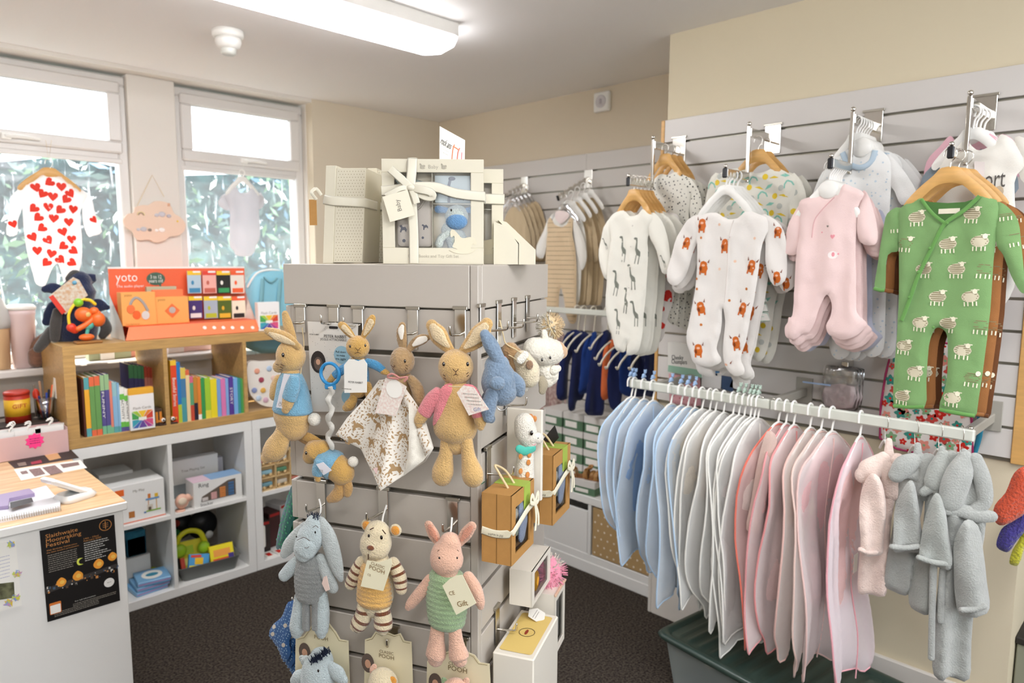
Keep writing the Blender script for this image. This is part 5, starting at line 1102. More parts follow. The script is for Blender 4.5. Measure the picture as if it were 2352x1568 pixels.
# ---- cow sleepsuits
F = Face((2.262, 1.205, 0), -90); C1 = lambda L: Z(L, 2.3756, 1500, 240); WJ = fabric('white_jersey', 'ECE7E1')
body = C1([(345, 590), (260, 602), (215, 640), (238, 760), (240, 900), (225, 1050), (192, 1200), (182, 1290), (205, 1350), (225, 1410), (300, 1432), (375, 1400), (350, 1330), (372, 1240), (383, 1110), (395, 1180), (385, 1300), (385, 1380), (400, 1440), (440, 1480), (495, 1470), (500, 1435), (482, 1380), (510, 1290), (530, 1180), (555, 1060), (580, 900), (600, 760), (640, 640), (570, 595), (510, 580), (460, 620), (400, 622)])
sl = [C1([(265, 602), (185, 630), (130, 720), (85, 860), (75, 960), (130, 985), (190, 900), (215, 800), (245, 730)]), C1([(585, 600), (680, 640), (722, 720), (725, 850), (720, 960), (650, 985), (612, 880), (612, 760)])]
cows = C1([(275, 660), (285, 890), (545, 885), (270, 1110), (495, 1115), (400, 770), (460, 1300), (400, 1430), (255, 1340)]); scw = C1([(185, 755), (680, 945), (685, 690)]); dts = C1([(270, 727), (518, 1005), (425, 1068), (270, 1200), (250, 1005), (245, 950)]); pdt = C1([(370, 655), (562, 730), (455, 855), (370, 897), (570, 955)])
OD = card('orange_dot', 'CC7A34'); PD = card('peach_dot', 'EFC9AE')
cowd = dec(F, O, cows, COW, .043)+dec(F, O, dts, [(circ(8), OD)], .010)+dec(F, O, pdt, [(circ(8), PD)], .010)
t, P, fo = suit('white footed sleepsuit printed with orange highland cows, front of its arm', F, O, body, sl, WJ, .014, cowd, dec(F, O, scw, COW, .038), k=60, group='sleepsuits on the cow print arm')
b = F.mb(); b.tube([tuple(F.l(*q, .02)) for q in C1([(440, 630), (415, 720), (405, 900), (390, 1080)])], .002, card('white_seam', 'DDD5CE'), n=3, flat=.5); b.build('zip_placket', t)
TRA = card('tractor_blue', '4F86B8'); TRK = card('tractor_wheel', '23324A')
TR = [(circ(10, .26, .26, .16, -.1), TRK), (circ(8, .12, .12, .16, -.1), PKW), (rect(-.4, -.06, .12, .16), TRA), (rect(-.1, .16, .14, .42), TRA), (circ(8, .13, .13, -.32, -.2), TRK)]
for k, (dx, dy, dz, rt) in enumerate(((.03, -.01, -.012, 4), (.055, -.014, -.02, -3))): shifted(t, dx, dy, dz, rt, ('second cow print sleepsuit, just behind the front one', 'third cow print sleepsuit back on its arm')[k])
F2 = Face((2.35, 1.19, 0), -90)
trp = C1([(300, 700), (610, 830), (640, 990), (355, 1425), (585, 1330), (530, 1430), (350, 1320), (620, 900), (240, 900)])
body2 = [(x+12, y+24) for x, y in body]; sl2 = [[(x+12, y+18) for x, y in s] for s in sl]
t, P, fo = suit('white sleepsuit printed with blue tractors behind the cow print ones', F2, O, body2, sl2, WJ, .012, dec(F2, O, [(x+6, y+14) for x, y in trp], TR, .036), k=60, group='sleepsuits on the cow print arm')
q = F2.w(1745, 705, .02); Fh = Face(q, -70); t = thing('care_tag', 'green and white folded paper tag hanging beside the cow print leg', 'clothing tag', Fh.at(1735, 678, 0))
b = Fh.mb(); TG = card('tag_green', '8FC3AC')
for i, (y0, y1) in enumerate(((676, 694), (695, 716), (716, 738))): b.slab(Fh.poly([(1725+i*2, y0), (1756+i*4, y0+2), (1763+i*4, y1), (1729+i*3, y1)], 0), -.001-.0005*i, 0, PAPER); b.tube([tuple(Fh.l(*q_, .002)) for q_ in ((1727+i*2, y0+1), (1755+i*4, y0+3), (1761+i*4, y1-1), (1731+i*3, y1-1))], .0012, TG, closed=True, seg=5); b.scribble(Fh.xz(1733+i*2, y0+10, 0)[0], Fh.xz(1752+i*2, y0+10, 0)[0], Fh.xz(1740, y0+11, 0)[1], .0015, -.0028, TG)
b.build('folded_card', t)
h = hanger(F, 1668, 400, .0, 'white', 'white hanger of the front cow print sleepsuit', .21, .05, .04, 'hangers on the cow print arm'); 
for k in range(3): shifted(h, .022*(k+1), -.004*k, 0, 3, ('second', 'third', 'hindmost')[k]+' white hanger back on the cow print arm')
# ---- giraffe sleepsuits
F = Face((2.275, 1.607, 0), -90); GJ = fabric('ivory_jersey', 'EAE7DB')
body = [(1432, 483), (1408, 492), (1397, 514), (1403, 550), (1399, 588), (1395, 626), (1393, 677), (1392, 703), (1397, 740), (1405, 768), (1412, 800), (1425, 808), (1437, 806), (1442, 786), (1440, 812), (1450, 815), (1466, 806), (1474, 775), (1478, 720), (1484, 650), (1487, 583), (1487, 545), (1502, 505), (1492, 488), (1476, 480), (1465, 492), (1447, 496)]
sl = [[(1408, 492), (1386, 522), (1376, 560), (1376, 600), (1384, 634), (1397, 640), (1403, 600), (1406, 555)], [(1493, 488), (1518, 508), (1534, 560), (1540, 620), (1518, 626), (1506, 575), (1490, 540)]]
gd = dec(F, O, [(1432, 572), (1466, 576), (1454, 636), (1416, 650), (1460, 720), (1420, 738), (1440, 690)], GIR, .1, 0, .2)
t, P, fo = suit('ivory sleepsuit printed with grey giraffes, front of the leftmost stepped arm', F, O, body, sl, GJ, .014, gd, dec(F, O, [(1390, 560), (1525, 600)], GIR, .05), k=60, group='sleepsuits on the giraffe print arm')
poppers(F, t, [(1453, 518), (1449, 566), (1446, 612), (1444, 660), (1440, 672)], .02)
for k, (dx, dy, dz, rt) in enumerate(((.03, -.012, .0, 5), (.055, -.02, -.006, -4), (.08, -.028, -.004, 4))): shifted(t, dx, dy, dz, rt, ('second giraffe print sleepsuit, just behind the front one', 'third giraffe print sleepsuit back on its arm', 'hindmost giraffe print sleepsuit on its arm')[k])
h = hanger(F, 1456, 412, .0, 'wood', 'wooden hanger of the front giraffe print sleepsuit', .17, .05, .04, 'hangers on the giraffe print arm')
for k in range(4): shifted(h, .022*(k+1), -.003*k, 0, 5, ('second', 'third', 'fourth', 'hindmost')[k]+' wooden hanger back on the giraffe print arm')
# heart suit further back
F = Face((2.4, 1.56, 0), -90)
hb = [(1500, 500), (1492, 540), (1496, 620), (1498, 700), (1500, 760), (1516, 785), (1526, 770), (1532, 735), (1545, 690), (1550, 640), (1562, 560), (1560, 500), (1540, 488), (1520, 492)]
hp = F.poly(hb, 0, 3); D = [([(HEART, REDH)], x, z, .05, random.uniform(-1.5, 1.5)) for x, z in scatter(hp, .052, 5, .12)]
suit('white sleepsuit covered in big red hearts, hanging behind the giraffe print ones', F, O, hb, [[(1548, 498), (1575, 530), (1590, 600), (1572, 610), (1556, 560)]], WJ, .012, D, k=50)
def dotted(P, st, sz, m, seed): return [([(circ(7), m)], x, z, sz*random.Random(i).uniform(.6, 1.1), 0) for i, (x, z) in enumerate(scatter(P, st, seed, .35))]
# spotted suits on the upper bar (giraffe arm)
for k, (X, dx, lb) in enumerate(((2.43, 0, 'cream sleepsuit with black specks, front of the upper bar'), (2.47, 14, 'second cream sleepsuit with black specks on the upper bar'), (2.51, 28, 'hindmost cream sleepsuit with black specks on the upper bar'))):
    F = Face((X, 1.607, 0), -90); bb = [(x+dx, y+dx*.4) for x, y in [(1516, 400), (1500, 420), (1496, 480), (1500, 560), (1520, 660), (1530, 730), (1552, 745), (1560, 700), (1566, 640), (1580, 560), (1582, 480), (1590, 420), (1570, 402), (1550, 395), (1535, 402)]]
    Pb = F.poly(bb, 0, 3); s1 = [(x+dx, y+dx*.4) for x, y in [(1582, 408), (1606, 440), (1612, 490), (1600, 520), (1586, 500), (1580, 450)]]
    suit(lb, F, O, bb, [s1], GJ, .01, dotted(Pb, .02, .006, INK, k), dotted(F.poly(s1, 0, 3), .02, .006, INK, k+7), k=60, group='speckled sleepsuits on the upper bar')
    hanger(F, 1528+dx, 340+dx*.2, 0, 'wood', ('front', 'middle', 'hindmost')[k]+' wooden hanger above the black-speckled sleepsuits', .17, .035, group='hangers above the speckled sleepsuits')
# rainbow suits
YE = card('sun_yellow', 'EBCB3A'); MT = card('mint_print', '8CCDBB'); LGY = card('pale_grey_print', 'C3C6BE')
for k, (X, dx, lb) in enumerate(((2.42, 0, 'cream sleepsuit printed with mint rainbows and yellow suns'), (2.47, 18, 'second rainbow and sun print sleepsuit behind the first'))):
    F = Face((X, 1.205, 0), -90); bb = [(x+dx, y+dx*.3) for x, y in [(1700, 385), (1650, 400), (1640, 440), (1660, 520), (1680, 640), (1700, 780), (1740, 830), (1764, 800), (1780, 700), (1800, 600), (1810, 500), (1832, 420), (1815, 400), (1780, 385), (1755, 395), (1725, 398)]]
    Pb = F.poly(bb, 0, 3); s1 = [(x+dx, y+dx*.3) for x, y in [(1650, 398), (1626, 420), (1618, 480), (1616, 540), (1640, 540), (1655, 480)]]; s2 = [(x+dx, y+dx*.3) for x, y in [(1815, 400), (1845, 425), (1852, 480), (1846, 560), (1822, 575), (1808, 520)]]
    rb = lambda P_, sd_: [([[([(-.5, -.2), (-.42, .2), (-.1, .46), (.1, .46), (.42, .2), (.5, -.2), (.38, -.2), (.3, .12), (0, .34), (-.3, .12), (-.38, -.2)], MT)], [(circ(8, .3, .3), YE)], [([(-.5, -.06), (0, .14), (.5, -.06), (.1, -.1)], YE)], [([(-.5, -.12), (-.1, .2), (.4, .15), (.1, -.1)], MT)], [(circ(8, .3, .3), LGY)]][i % 5], x, z, .036, random.Random(i).uniform(-.4, .4)) for i, (x, z) in enumerate(scatter(P_, .038, sd_, .2))]
    suit(lb, F, O, bb, [s1, s2], GJ, .01, rb(Pb, 3), rb(F.poly(s1, 0, 3), 5)+rb(F.poly(s2, 0, 3), 6), k=60, group='rainbow sleepsuits on the upper bar')
    hanger(F, 1742+dx, 322+dx*.3, 0, 'wood', ('front', 'rear')[k]+' wooden hanger above the rainbow sleepsuits', .2, .045, group='hangers above the rainbow sleepsuits')
# blue collared white suits on B3 upper bar
F = Face((2.42, .854, 0), -90); WB = fabric('white_blue_spot', 'F1F1EE')
bb = [(1955, 340), (1912, 365), (1890, 400), (1880, 460), (1890, 560), (1895, 700), (1905, 800), (1925, 825), (1950, 815), (1960, 780), (1975, 800), (2000, 820), (2030, 800), (2035, 700), (2040, 560), (2045, 450), (2048, 380), (2030, 350), (2005, 340), (1985, 358), (1968, 358)]
Pb = F.poly(bb, 0, 3); s1 = [(1892, 390), (1872, 430), (1858, 470), (1870, 485), (1892, 460)]; s2 = [(2035, 352), (2070, 385), (2104, 440), (2100, 462), (2070, 470), (2055, 440), (2045, 420)]
t, _, _ = suit('white sleepsuit with a pale blue collar behind the pink ones', F, O, bb, [s1, s2], WB, .012, dotted(Pb, .028, .007, card('pale_blue_dot', 'CBD9E2'), 2), k=60, group='blue collared sleepsuits')
b = F.mb(); b.tube([tuple(F.l(*q, .012)) for q in ((1935, 350), (1948, 375), (1975, 385), (2000, 372), (2010, 345))], .009, fabric('pale_blue_trim', 'C3D6E4'), n=4, flat=.3); b.build('collar', t)
shifted(t, .04, -.02, -.005, 3, 'second white sleepsuit with a pale blue collar, just behind the first'); shifted(t, .08, -.03, -.01, -3, 'hindmost white sleepsuit with a pale blue collar')
h = hanger(F, 1968, 278, .0, 'white', 'front white hanger above the blue collared sleepsuits', .17, .05, .04, 'white hangers above the blue collared sleepsuits')
b = F.mb(); q = F.l(1980, 338, .0); b.lathe([(.03, .0), (.032, -.004), (.028, -.008)], WHITE, tuple(q), 20, 'y'); b.build('size_disc', h)
for k in range(5): shifted(h, .022*(k+1), 0, 0, 2, ('second', 'third', 'fourth', 'fifth', 'hindmost')[k]+' white hanger above the blue collared sleepsuits')
# white slogan tops, B4 upper bar
F = Face((2.415, .533, 0), -90)
bb = [(2215, 318), (2190, 345), (2160, 380), (2152, 440), (2158, 520), (2180, 640), (2200, 720), (2260, 735), (2290, 720), (2330, 660), (2338, 560), (2330, 420), (2352, 380), (2335, 330), (2300, 308), (2285, 330), (2250, 345), (2232, 335)]
t, _, _ = suit('white baby top with grey lettering and a small bird, behind the green romper', F, O, bb, [[(2330, 315), (2370, 330), (2390, 400), (2352, 420), (2335, 380)]], fabric('white_cotton', 'F0ECE2'), .012, k=60, name='baby_shirt', cat='baby top', group='tops on the right-hand upper bar')
b = F.mb(); ptext(F, b, 'ort', 2285, 412, 40, .016, card('grey_print', '5F5A55'), 0, 60); q = F.xz(2294, 440, .0155); b.slab([(q[0]+.012*a, q[1]+.016*c) for a, c in circ(12, 1, 1)], -.0165, -.0155, card('beige_bird', 'CDBBA0')); b.build('print', t)
b = cardp(F, t, '', [(2238, 370), (2262, 372), (2258, 470), (2236, 465)], .022, card('pale_ticket', 'EFE6E2'), build=False); b.build('swing_tag', t)
for k, (dx, dy, col, lb) in enumerate(((.05, .05, 'E9B9C4', 'pink baby top at the back of the right-hand arm'), (.035, .055, '8E9AA3', 'slate grey baby top just behind the white slogan top'))):
    c = shifted(t, dx, dy, .02-.05*k, 6, lb)
    for o in list(c.children):
        if o.name.startswith(('print', 'swing')): bpy.data.objects.remove(o); continue
        o.data = o.data.copy()
        for i in range(len(o.data.materials)): o.data.materials[i] = fabric('top_'+col, col)
h = hanger(F, 2238, 255, .0, 'white', 'front white hanger on the right-hand upper bar', .2, .06, .04, 'hangers on the right-hand upper bar')
for k in range(3): shifted(h, .03*(k+1), -.004*k, 0, 3, ('second', 'third', 'hindmost')[k]+' hanger on the right-hand upper bar')
# ---- small things hanging on the slatwall
F = Face((2.585, 1.5, 0), -90)
t = thing('toy_card', 'white boxed card lettered in grey above a green band, low on the slatwall', 'product card', F.at(1570, 795, .02))
b = F.mb(); b.slab(F.poly([(1534, 786), (1610, 792), (1612, 868), (1534, 848)], .03), -.03, -.002, PAPER); b.build('card', t)
b = F.mb(); b.face2d(F.poly([(1535, 838), (1612, 850), (1612, 868), (1534, 853)], .031), -.0312, card('green_band', '9CC4AC')); b.build('green_band', t)
b = F.mb(); ptext(F, b, 'Cheeky', 1556, 821, 30, .031, INK, .08, 15); ptext(F, b, 'Chompers', 1560, 831, 40, .031, INK, .08, 15); b.build('lettering', t)
t = thing('muslin_pack', 'folded dusty pink cloth hanging under the lettered card', 'cloth', F.at(1570, 860, .02)); b = F.mb(); pillow(b, F.poly([(1536, 858), (1608, 866), (1610, 930), (1590, 935), (1538, 925)], .02), .01, fabric('dusty_pink', 'D89FA2'), y=-.02, decals=[([(circ(6), card('red_speck', 'B5555A'))], x, z, .006, 0) for x, z in scatter(F.poly([(1536, 858), (1608, 866), (1610, 930), (1538, 925)], .02), .025, 2)]); b.build('cloth', t)
for k, (P_, c_, lb) in enumerate((([(1612, 860), (1658, 864), (1658, 893), (1612, 888)], 'F2EEEA', 'white card hanging behind the feet of the cow print suits'), ([(1658, 862), (1684, 866), (1684, 900), (1656, 892)], '3F5372', 'dark blue card between two white cards below the cow print suits'), ([(1684, 866), (1726, 868), (1718, 902), (1676, 888)], 'EEEAE6', 'white card right of the dark blue card'))):
    b = F.mb(); b.slab(F.poly(P_, .02), -.022, -.018, card('c_'+c_, c_)); single(b, 'toy_card', lb, 'product card', F.at(P_[0][0], P_[0][1], .02), 'cards below the cow print suits')
# clear bags with clip
CLB = clear('poly_bag', .18, rough=.15)
for k, (dx, lb) in enumerate(((0, 'front clear bag of pale pink baby mitts on a wall clip'), (7, 'second clear bag behind the first on the wall clip'), (13, 'hindmost clear bag on the wall clip'))):
    off = .06-.015*k; Pb = F.poly([(1893+dx, 842), (1905+dx, 838), (1918+dx, 842), (1930+dx, 836), (1945+dx, 842), (1972+dx, 848), (1970+dx, 880), (1964+dx, 940), (1925+dx, 945), (1890+dx, 935), (1888+dx, 880)], off, 2)
    t = thing('baby_mitts', lb, 'baby mitts', F.at(1935+dx, 840, off), 'clear bags on the wall clip')
    b = F.mb(); pillow(b, Pb, .012, CLB, y=-off, g=.01, fold=lambda x, z: .004*noise.noise((x*60, z*60, k))); b.build('clear_bag', t)
    b = F.mb(); pillow(b, F.poly([(1896+dx, 885), (1962+dx, 888), (1958+dx, 936), (1894+dx, 930)], off, 2), .006, fabric('mitt_pink', 'E9D2D2'), y=-off, g=.015); b.build('folded_mitts', t)
    b = F.mb(); b.box(*sorted((F.xz(1895+dx, 0, off)[0], F.xz(1964+dx, 0, off)[0])), -off-.014, -off-.0135, F.xz(1930, 888, off)[1], F.xz(1930, 884, off)[1], card('blue_print_line', '9FB6D4')); b.build('printed_strip', t)
b = F.mb(); q = F.l(1942, 838, .05); b.box(q.x-.012, q.x+.012, -.06, -.002, q.z-.01, q.z+.012, CHROME, .002); single(b, 'display_clip', 'metal clip holding the clear bags on the slatwall', 'clip', F.at(1942, 838, .04))
# floral apron bag
F = Face((2.56, .6, 0), -90); FLP = F.poly([(2050, 800), (2035, 860), (2024, 930), (2022, 1005), (2060, 1030), (2140, 1045), (2235, 1050), (2232, 950), (2215, 850), (2190, 790), (2120, 780)], 0, 2)
cols = [card('flower_red', 'D94F45'), card('flower_coral', 'EE9A88'), card('flower_teal', '3F9A8C'), card('flower_green', '8FB98A'), REDH]
t = thing('floral_bag', 'white bag printed with red and green flowers hanging behind the green romper', 'bag', F.at(2120, 800, 0))
b = F.mb(); pillow(b, FLP, .014, fabric('white_canvas', 'F2ECE4'), w=.02, g=.02, decals=[([([(.5*(1+.25*math.cos(5*a*PI/10))*math.cos(a*PI/10), .5*(1+.25*math.cos(5*a*PI/10))*math.sin(a*PI/10)) for a in range(20)], cols[i % 5]), (circ(6, .14, .14), cols[(i+2) % 5])], x, z, .02+.006*(i % 3), i) for i, (x, z) in enumerate(scatter(FLP, .034, 3, .2))]); b.build('bag_body', t)
b = F.mb(); b.tube([(p[0], -.004, p[1]) for p in FLP[::2]], .004, mat('magenta_piping', 'B8346A', rough=.5), closed=True, seg=6); b.build('piping', t)
b = F.mb(); b.tube([tuple(F.l(*q, .0)) for q in ((2224, 870), (2244, 930), (2252, 985), (2238, 1040))], .008, mat('teal_strap', '1E7F9A', rough=.6), n=4, flat=.4); b.build('side_strap', t)
# ---- recess arms and beige clothes
def slope_arm(label, Y, xt, zt_):
    t = thing('display_rack', label, 'clothes rack', at(XR-.022, Y, 2.05, -90), 'sloping arms on the recessed slatwall'); M = at(XR-.022, Y, 2.05, -90); D = XR-.022-xt; dz = zt_-2.05
    MB(M).box(-.028, .028, -.003, 0, -.05, .05, CHROME, .001).build('wall_plate', t)
    b = MB(M); L = math.hypot(D, dz); R_ = Matrix.Rotation(-math.atan2(-dz, D)*-1, 4, 'X'); b.M = M @ R_; b.box(-.007, .007, -L, 0, -.014, .012, CHROME, .002)
    for i in range(6): b.ball((0, -L*(i+.8)/6.3, .016), .006, .006, .006, CHROME, 8, 6)
    b.build('sloping_bar', t); b = MB(M @ R_); b.box(-.008, .008, -L-.006, -L, -.016, .014, BLACK, .002); b.build('end_cap', t)
slope_arm('sloping chrome arm with striped beige dungarees on the recessed wall', 2.503, 2.855, 1.93); slope_arm('sloping chrome arm nearest the room corner', 2.999, 2.90, 1.95)
BEI = fabric('beige_knit_fabric', 'D2BC98', var=.08); STRP = card('dungaree_stripe', '8A7356'); IV = fabric('ivory_top', 'F1EEE6')
F = Face((2.87, 2.503, 0), -78); R1 = lambda L: Z(L, 3.919, 1120, 320)
bb = R1([(545, 720), (530, 900), (522, 1100), (515, 1300), (512, 1560)])+[(1258, 738), (1266, 748), (1276, 745), (1283, 720), (1283, 690), (1288, 660), (1296, 690), (1300, 720), (1310, 742), (1322, 740), (1326, 715)]+R1([(795, 1500), (800, 1200), (790, 1000), (765, 850), (770, 720), (730, 715), (700, 770), (650, 785), (610, 765), (590, 715)])
Pb = F.poly(bb, 0, 2); zs = sorted([p[1] for p in Pb]); xs = sorted([p[0] for p in Pb]); D = []
z = zs[0]+.01
while z < zs[-1]:
    row = [x for x in np.arange(xs[0], xs[-1], .012) if in_poly(x-.0065, z, Pb) and in_poly(x+.0065, z, Pb) and in_poly(x+.006, z+.003, Pb)]
    for x in row: D.append(([(rect(-.62, -.08, .62, .08), STRP)], x, z, .012, 0))
    z += .025
t, _, _ = suit('beige dungarees with thin brown stripes over an ivory top', F, 0, bb, [], fabric('dungaree_beige', 'E0C8A4'), .014, D, k=70, name='baby_dungarees', cat='dungarees', A=.002)
t2 = thing('baby_shirt', 'ivory long-sleeved top under the striped dungarees', 'baby top', F.at(1290, 500, 0))
for s in (R1([(545, 715), (500, 830), (440, 960), (440, 1050), (500, 1070), (530, 960), (550, 850)]), R1([(765, 715), (830, 800), (880, 950), (890, 1090), (850, 1180), (820, 1080), (790, 950)])):
    b = F.mb(); pillow(b, F.poly(s, -.004, 2), .012, IV, y=.004, g=.015); b.build('sleeve', t2)
b = F.mb(); pillow(b, F.poly(R1([(560, 700), (600, 660), (700, 650), (770, 690), (760, 760), (700, 800), (610, 790), (560, 740)]), -.006, 2), .01, IV, y=.006, g=.015); b.build('chest', t2)
t3 = thing('baby_bib', 'small pale pink bib at the neck of the striped dungarees', 'bib', F.at(1288, 490, 0)); b = F.mb(); pillow(b, F.poly(R1([(615, 650), (660, 640), (720, 655), (735, 690), (700, 730), (660, 760), (620, 730), (605, 690)]), .016, 2), .004, fabric('bib_pink', 'F4E3DF'), y=-.016, g=.012); b.build('bib_front', t3)
for k in range(5):
    X = 2.9+.032*k; F2 = Face((X, 2.49-.004*k, 0), -78+(k % 2)*5); dx = 18+13*k
    bb2 = [(1290+dx, 462-dx*.12), (1308+dx, 478), (1318+dx, 540), (1318+dx, 600), (1312+dx, 690), (1298+dx, 700), (1280+dx, 690), (1275+dx, 600), (1268+dx, 480)]
    mm = IV if k == 0 else BEI; s = [[(1304+dx, 472), (1322+dx, 520), (1330+dx, 590), (1316+dx, 600), (1306+dx, 560)]]
    suit(('ivory', 'nearest plain beige', 'second plain beige', 'third plain beige', 'hindmost plain beige')[k]+' knitted suit behind the striped dungarees', F2, 0, bb2, s, mm, .014, k=60, group='knitted suits behind the dungarees', name='knitted_suit', cat='knitted baby suit', g=.02)
h = hanger(F, 1296, 452, 0, 'clear', 'clear hanger of the striped dungarees', .2, .05, group='hangers on the sloping arm')
for k in range(4): c = hanger(Face((2.9+.03*k, 2.503, 0), -78), 1312+14*k, 445-9*k, 0, 'white', ('nearest', 'second', 'third', 'hindmost')[k]+' white hanger on the sloping arm', .18, .05, group='hangers on the sloping arm')
RUF = fabric('ruffle_cream', 'DBC6A2', bump=.6)
for k in range(5):
    X = 2.93+.03*k; F2 = Face((X, 2.98, 0), -75); dx = 11*k-8
    bb2 = [(1180+dx, 478-k*3), (1165+dx, 510), (1160+dx, 560), (1158+dx, 590), (1190+dx, 600), (1222+dx, 595), (1225+dx, 545), (1215+dx, 500), (1200+dx, 478-k*3)]
    t, _, _ = suit(('front', 'second', 'third', 'fourth', 'hindmost')[k]+' ruffled cream baby top on the arm nearest the room corner', F2, 0, bb2, [], RUF if k < 3 else BEI, .016, k=150, A=.007, group='ruffled tops near the room corner', name='baby_shirt', cat='baby top', g=.016)
    hanger(F2, 1180+dx*.8, 443-k*3, 0, 'clear', ('front', 'second', 'third', 'fourth', 'hindmost')[k]+' clear hanger on the arm nearest the room corner', .16, .04, group='clear hangers near the room corner')
F2 = Face((2.93, 2.98, 0), -75)
for k in range(2): suit(('left', 'right')[k]+' pair of beige leggings under the ruffled tops', F2, -.01*k, [(1196+k*14, 590), (1196+k*14, 640), (1204+k*14, 650), (1212+k*14, 640), (1214+k*14, 590)], [], BEI, .01, group='beige leggings', name='baby_leggings', cat='leggings', g=.02)
# ============================================================ hanging rail of covers and dressing gowns
RX = 2.25; RZ = 1.125; RY0, RY1 = .425, 1.585
RP = mat('rail_cream_paint', 'D9DBD0', rough=.35)
t = thing('hanging_rail', 'pale cream box-section hanging rail with bracket arms fixed to the near slatwall', 'clothes rail', at(RX, RY1, RZ))
MB().box(RX-.008, RX+.012, RY0, 1.01, RZ-.022, RZ+.012, RP, .004).build('rail_bar', t); MB().box(RX-.007, RX+.011, 1.014, RY1, RZ-.022, RZ+.012, RP, .004).build('rail_bar', t)
for y in (.45, 1.035, 1.49):
    MB().box(RX+.01, 2.585, y-.012, y+.012, RZ-.024, RZ+.006, mat('bracket_grey', 'A9A59A', rough=.4), .003).build('bracket_arm', t)
    MB().box(2.58, 2.588, y-.03, y+.03, RZ-.05, RZ+.045, MATS['bracket_grey'], .001).build('bracket_plate', t)
for y in (.435, 1.0, 1.04): MB().ball((RX, y, RZ+.016), .006, .006, .005, CHROME, 10, 6).build('screw_cap', t)
def railY(px): return onX(px, 900, RX).y
def rail_hanger(Y, rot, kind, label, group, topper=None):
    M = at(RX+.002, Y, RZ+.012, rot); t = thing('clothes_hanger', label, 'hanger', M, group); m = WHITE if kind == 'white' else (CHROME if kind == 'steel' else clear('clear_plastic', .3))
    r = .0034 if kind == 'white' else (.0013 if kind == 'steel' else .0032)
    b = MB(M); b.tube([(-.02, 0, -.028), (-.02, 0, -.006), (-.01, 0, .006), (.003, 0, .006), (.013, 0, -.004), (.015, 0, -.024), (.006, 0, -.05), (0, 0, -.075)], r, m, n=4, seg=8); b.build('hook', t)
    b = MB(M); W_ = .45 if kind == 'steel' else 1; b.tube([(-.1*W_, 0, -.075-.07*W_), (-.06*W_, 0, -.075-.03*W_), (0, 0, -.072), (.06*W_, 0, -.075-.03*W_), (.1*W_, 0, -.075-.07*W_)], .004, WHITE if kind == 'steel' else m, n=3, seg=8, rnd=1); b.build('shoulder_bar', t)
    if topper:
        mm = mat('bear_'+topper, topper, rough=.35); b = MB(M)
        b.ball((-.003, 0, .02), .011, .005, .009, mm, 10, 8).ball((.006, 0, .034), .0075, .005, .007, mm, 10, 8).ball((.0, 0, .041), .003, .003, .003, mm, 6, 5).ball((.012, 0, .04), .003, .003, .003, mm, 6, 5).ball((-.013, 0, .014), .004, .004, .004, mm, 6, 5).ball((.008, 0, .016), .004, .004, .004, mm, 6, 5); b.build('bear_topper', t)
    return t
def cover(Y, rot, ztop, zbot, col, trimc, label, group, seed, w=.16, op=.5, inner=None, innerl=None, ofs=0):
    """gauzy garment cover in the plane across the rail"""
    rd = random.Random(seed); M = at(RX+ofs, Y, ztop, rot); t = thing('garment_cover', label, 'garment cover', M, group); L = ztop-zbot; k = rd.uniform(-.02, .02); sk = rd.uniform(-.05, .05)
    P = [(-.018, 0), (-.05, -.012), (-w*.62, -.045), (-w*.9, -.085), (-w*1.02, -.16), (-w*1.03, -.3*L/.6), (-w*.97, -.43*L/.6), (-w*.86+sk*.4, -L*.86), (-w*.7+sk, -L*(.95+k)), (-w*.62+sk, -L*(1.02+k)), (-w*.3+sk, -L*.97), (w*.1+sk, -L*(.955+k)), (w*.5+sk, -L*(1+k)), (w*.78, -L*.93), (w*.88, -L*.84), (w*.98, -.43*L/.6), (w*1.03, -.3*L/.6), (w*1.02, -.16), (w*.9, -.085), (w*.62, -.045), (.05, -.012), (.018, 0)]
    P = ccr(P, 3); a, c_, d = rd.uniform(50, 80), rd.uniform(0, 6), rd.uniform(.006, .011)
    def fo(x, z): g_ = min(1, max(0, -z-.05)/.15); return d*g_*math.sin(a*x+c_+5*z)+.025*g_*(-z)*math.sin(22*x+seed)+.012*g_*noise.noise((x*9, z*5, seed))+.02*g_*math.sin(6*z+seed)
    sh_ = sheer('organza_'+col, col, op, min(1, op+.4)); b = MB(M); pillow(b, P, .011, sh_, w=.05, g=.02, fold=fo); b.build('gauze', t)
    tm = fabric('cover_trim_'+trimc, trimc); b = MB(M); b.tube([(p[0], fo(p[0], p[1]), p[1]) for p in P], .0032, tm, closed=True, seg=6); b.build('piping', t)
    b = MB(M); b.tube([(sk*.2+.002*math.sin(i), -.0112+fo(sk*.2, -L*i/10), -L*i/10*.97-.01) for i in range(11)], .0022, tm, seg=6, n=2); b.build('front_seam', t)
    if inner:
        Mi = M @ Matrix.Translation((0, .002, -.03)); u = thing('knitted_outfit', innerl, 'baby outfit', Mi, 'outfits inside the gauze covers'); l = L*rd.uniform(.55, .75)
        Q = ccr([(-.03, 0), (-.09, -.03), (-.135, -.12), (-.145, -.24), (-.1, -.25), (-.085, -.16), (-.095, -l), (.0, -l-.01), (.095, -l), (.085, -.16), (.1, -.25), (.145, -.24), (.135, -.12), (.09, -.03), (.03, 0), (0, -.015)], 2)
        b = MB(Mi); pillow(b, Q, .009, fabric('outfit_'+inner, inner, bump=.8), w=.02, g=.022, fold=lambda x, z: fo(x, z)*.7); b.build('body', u)
        if rd.random() < .5: b = MB(Mi); b.box(-.02, .012, -.016, -.015, -l*.8, -l*.8+.06, PAPER); b.build('ticket', u)
    return t
ordn = ['first', 'second', 'third', 'fourth', 'fifth', 'sixth', 'seventh', 'eighth', 'ninth', 'tenth', 'eleventh', 'twelfth']
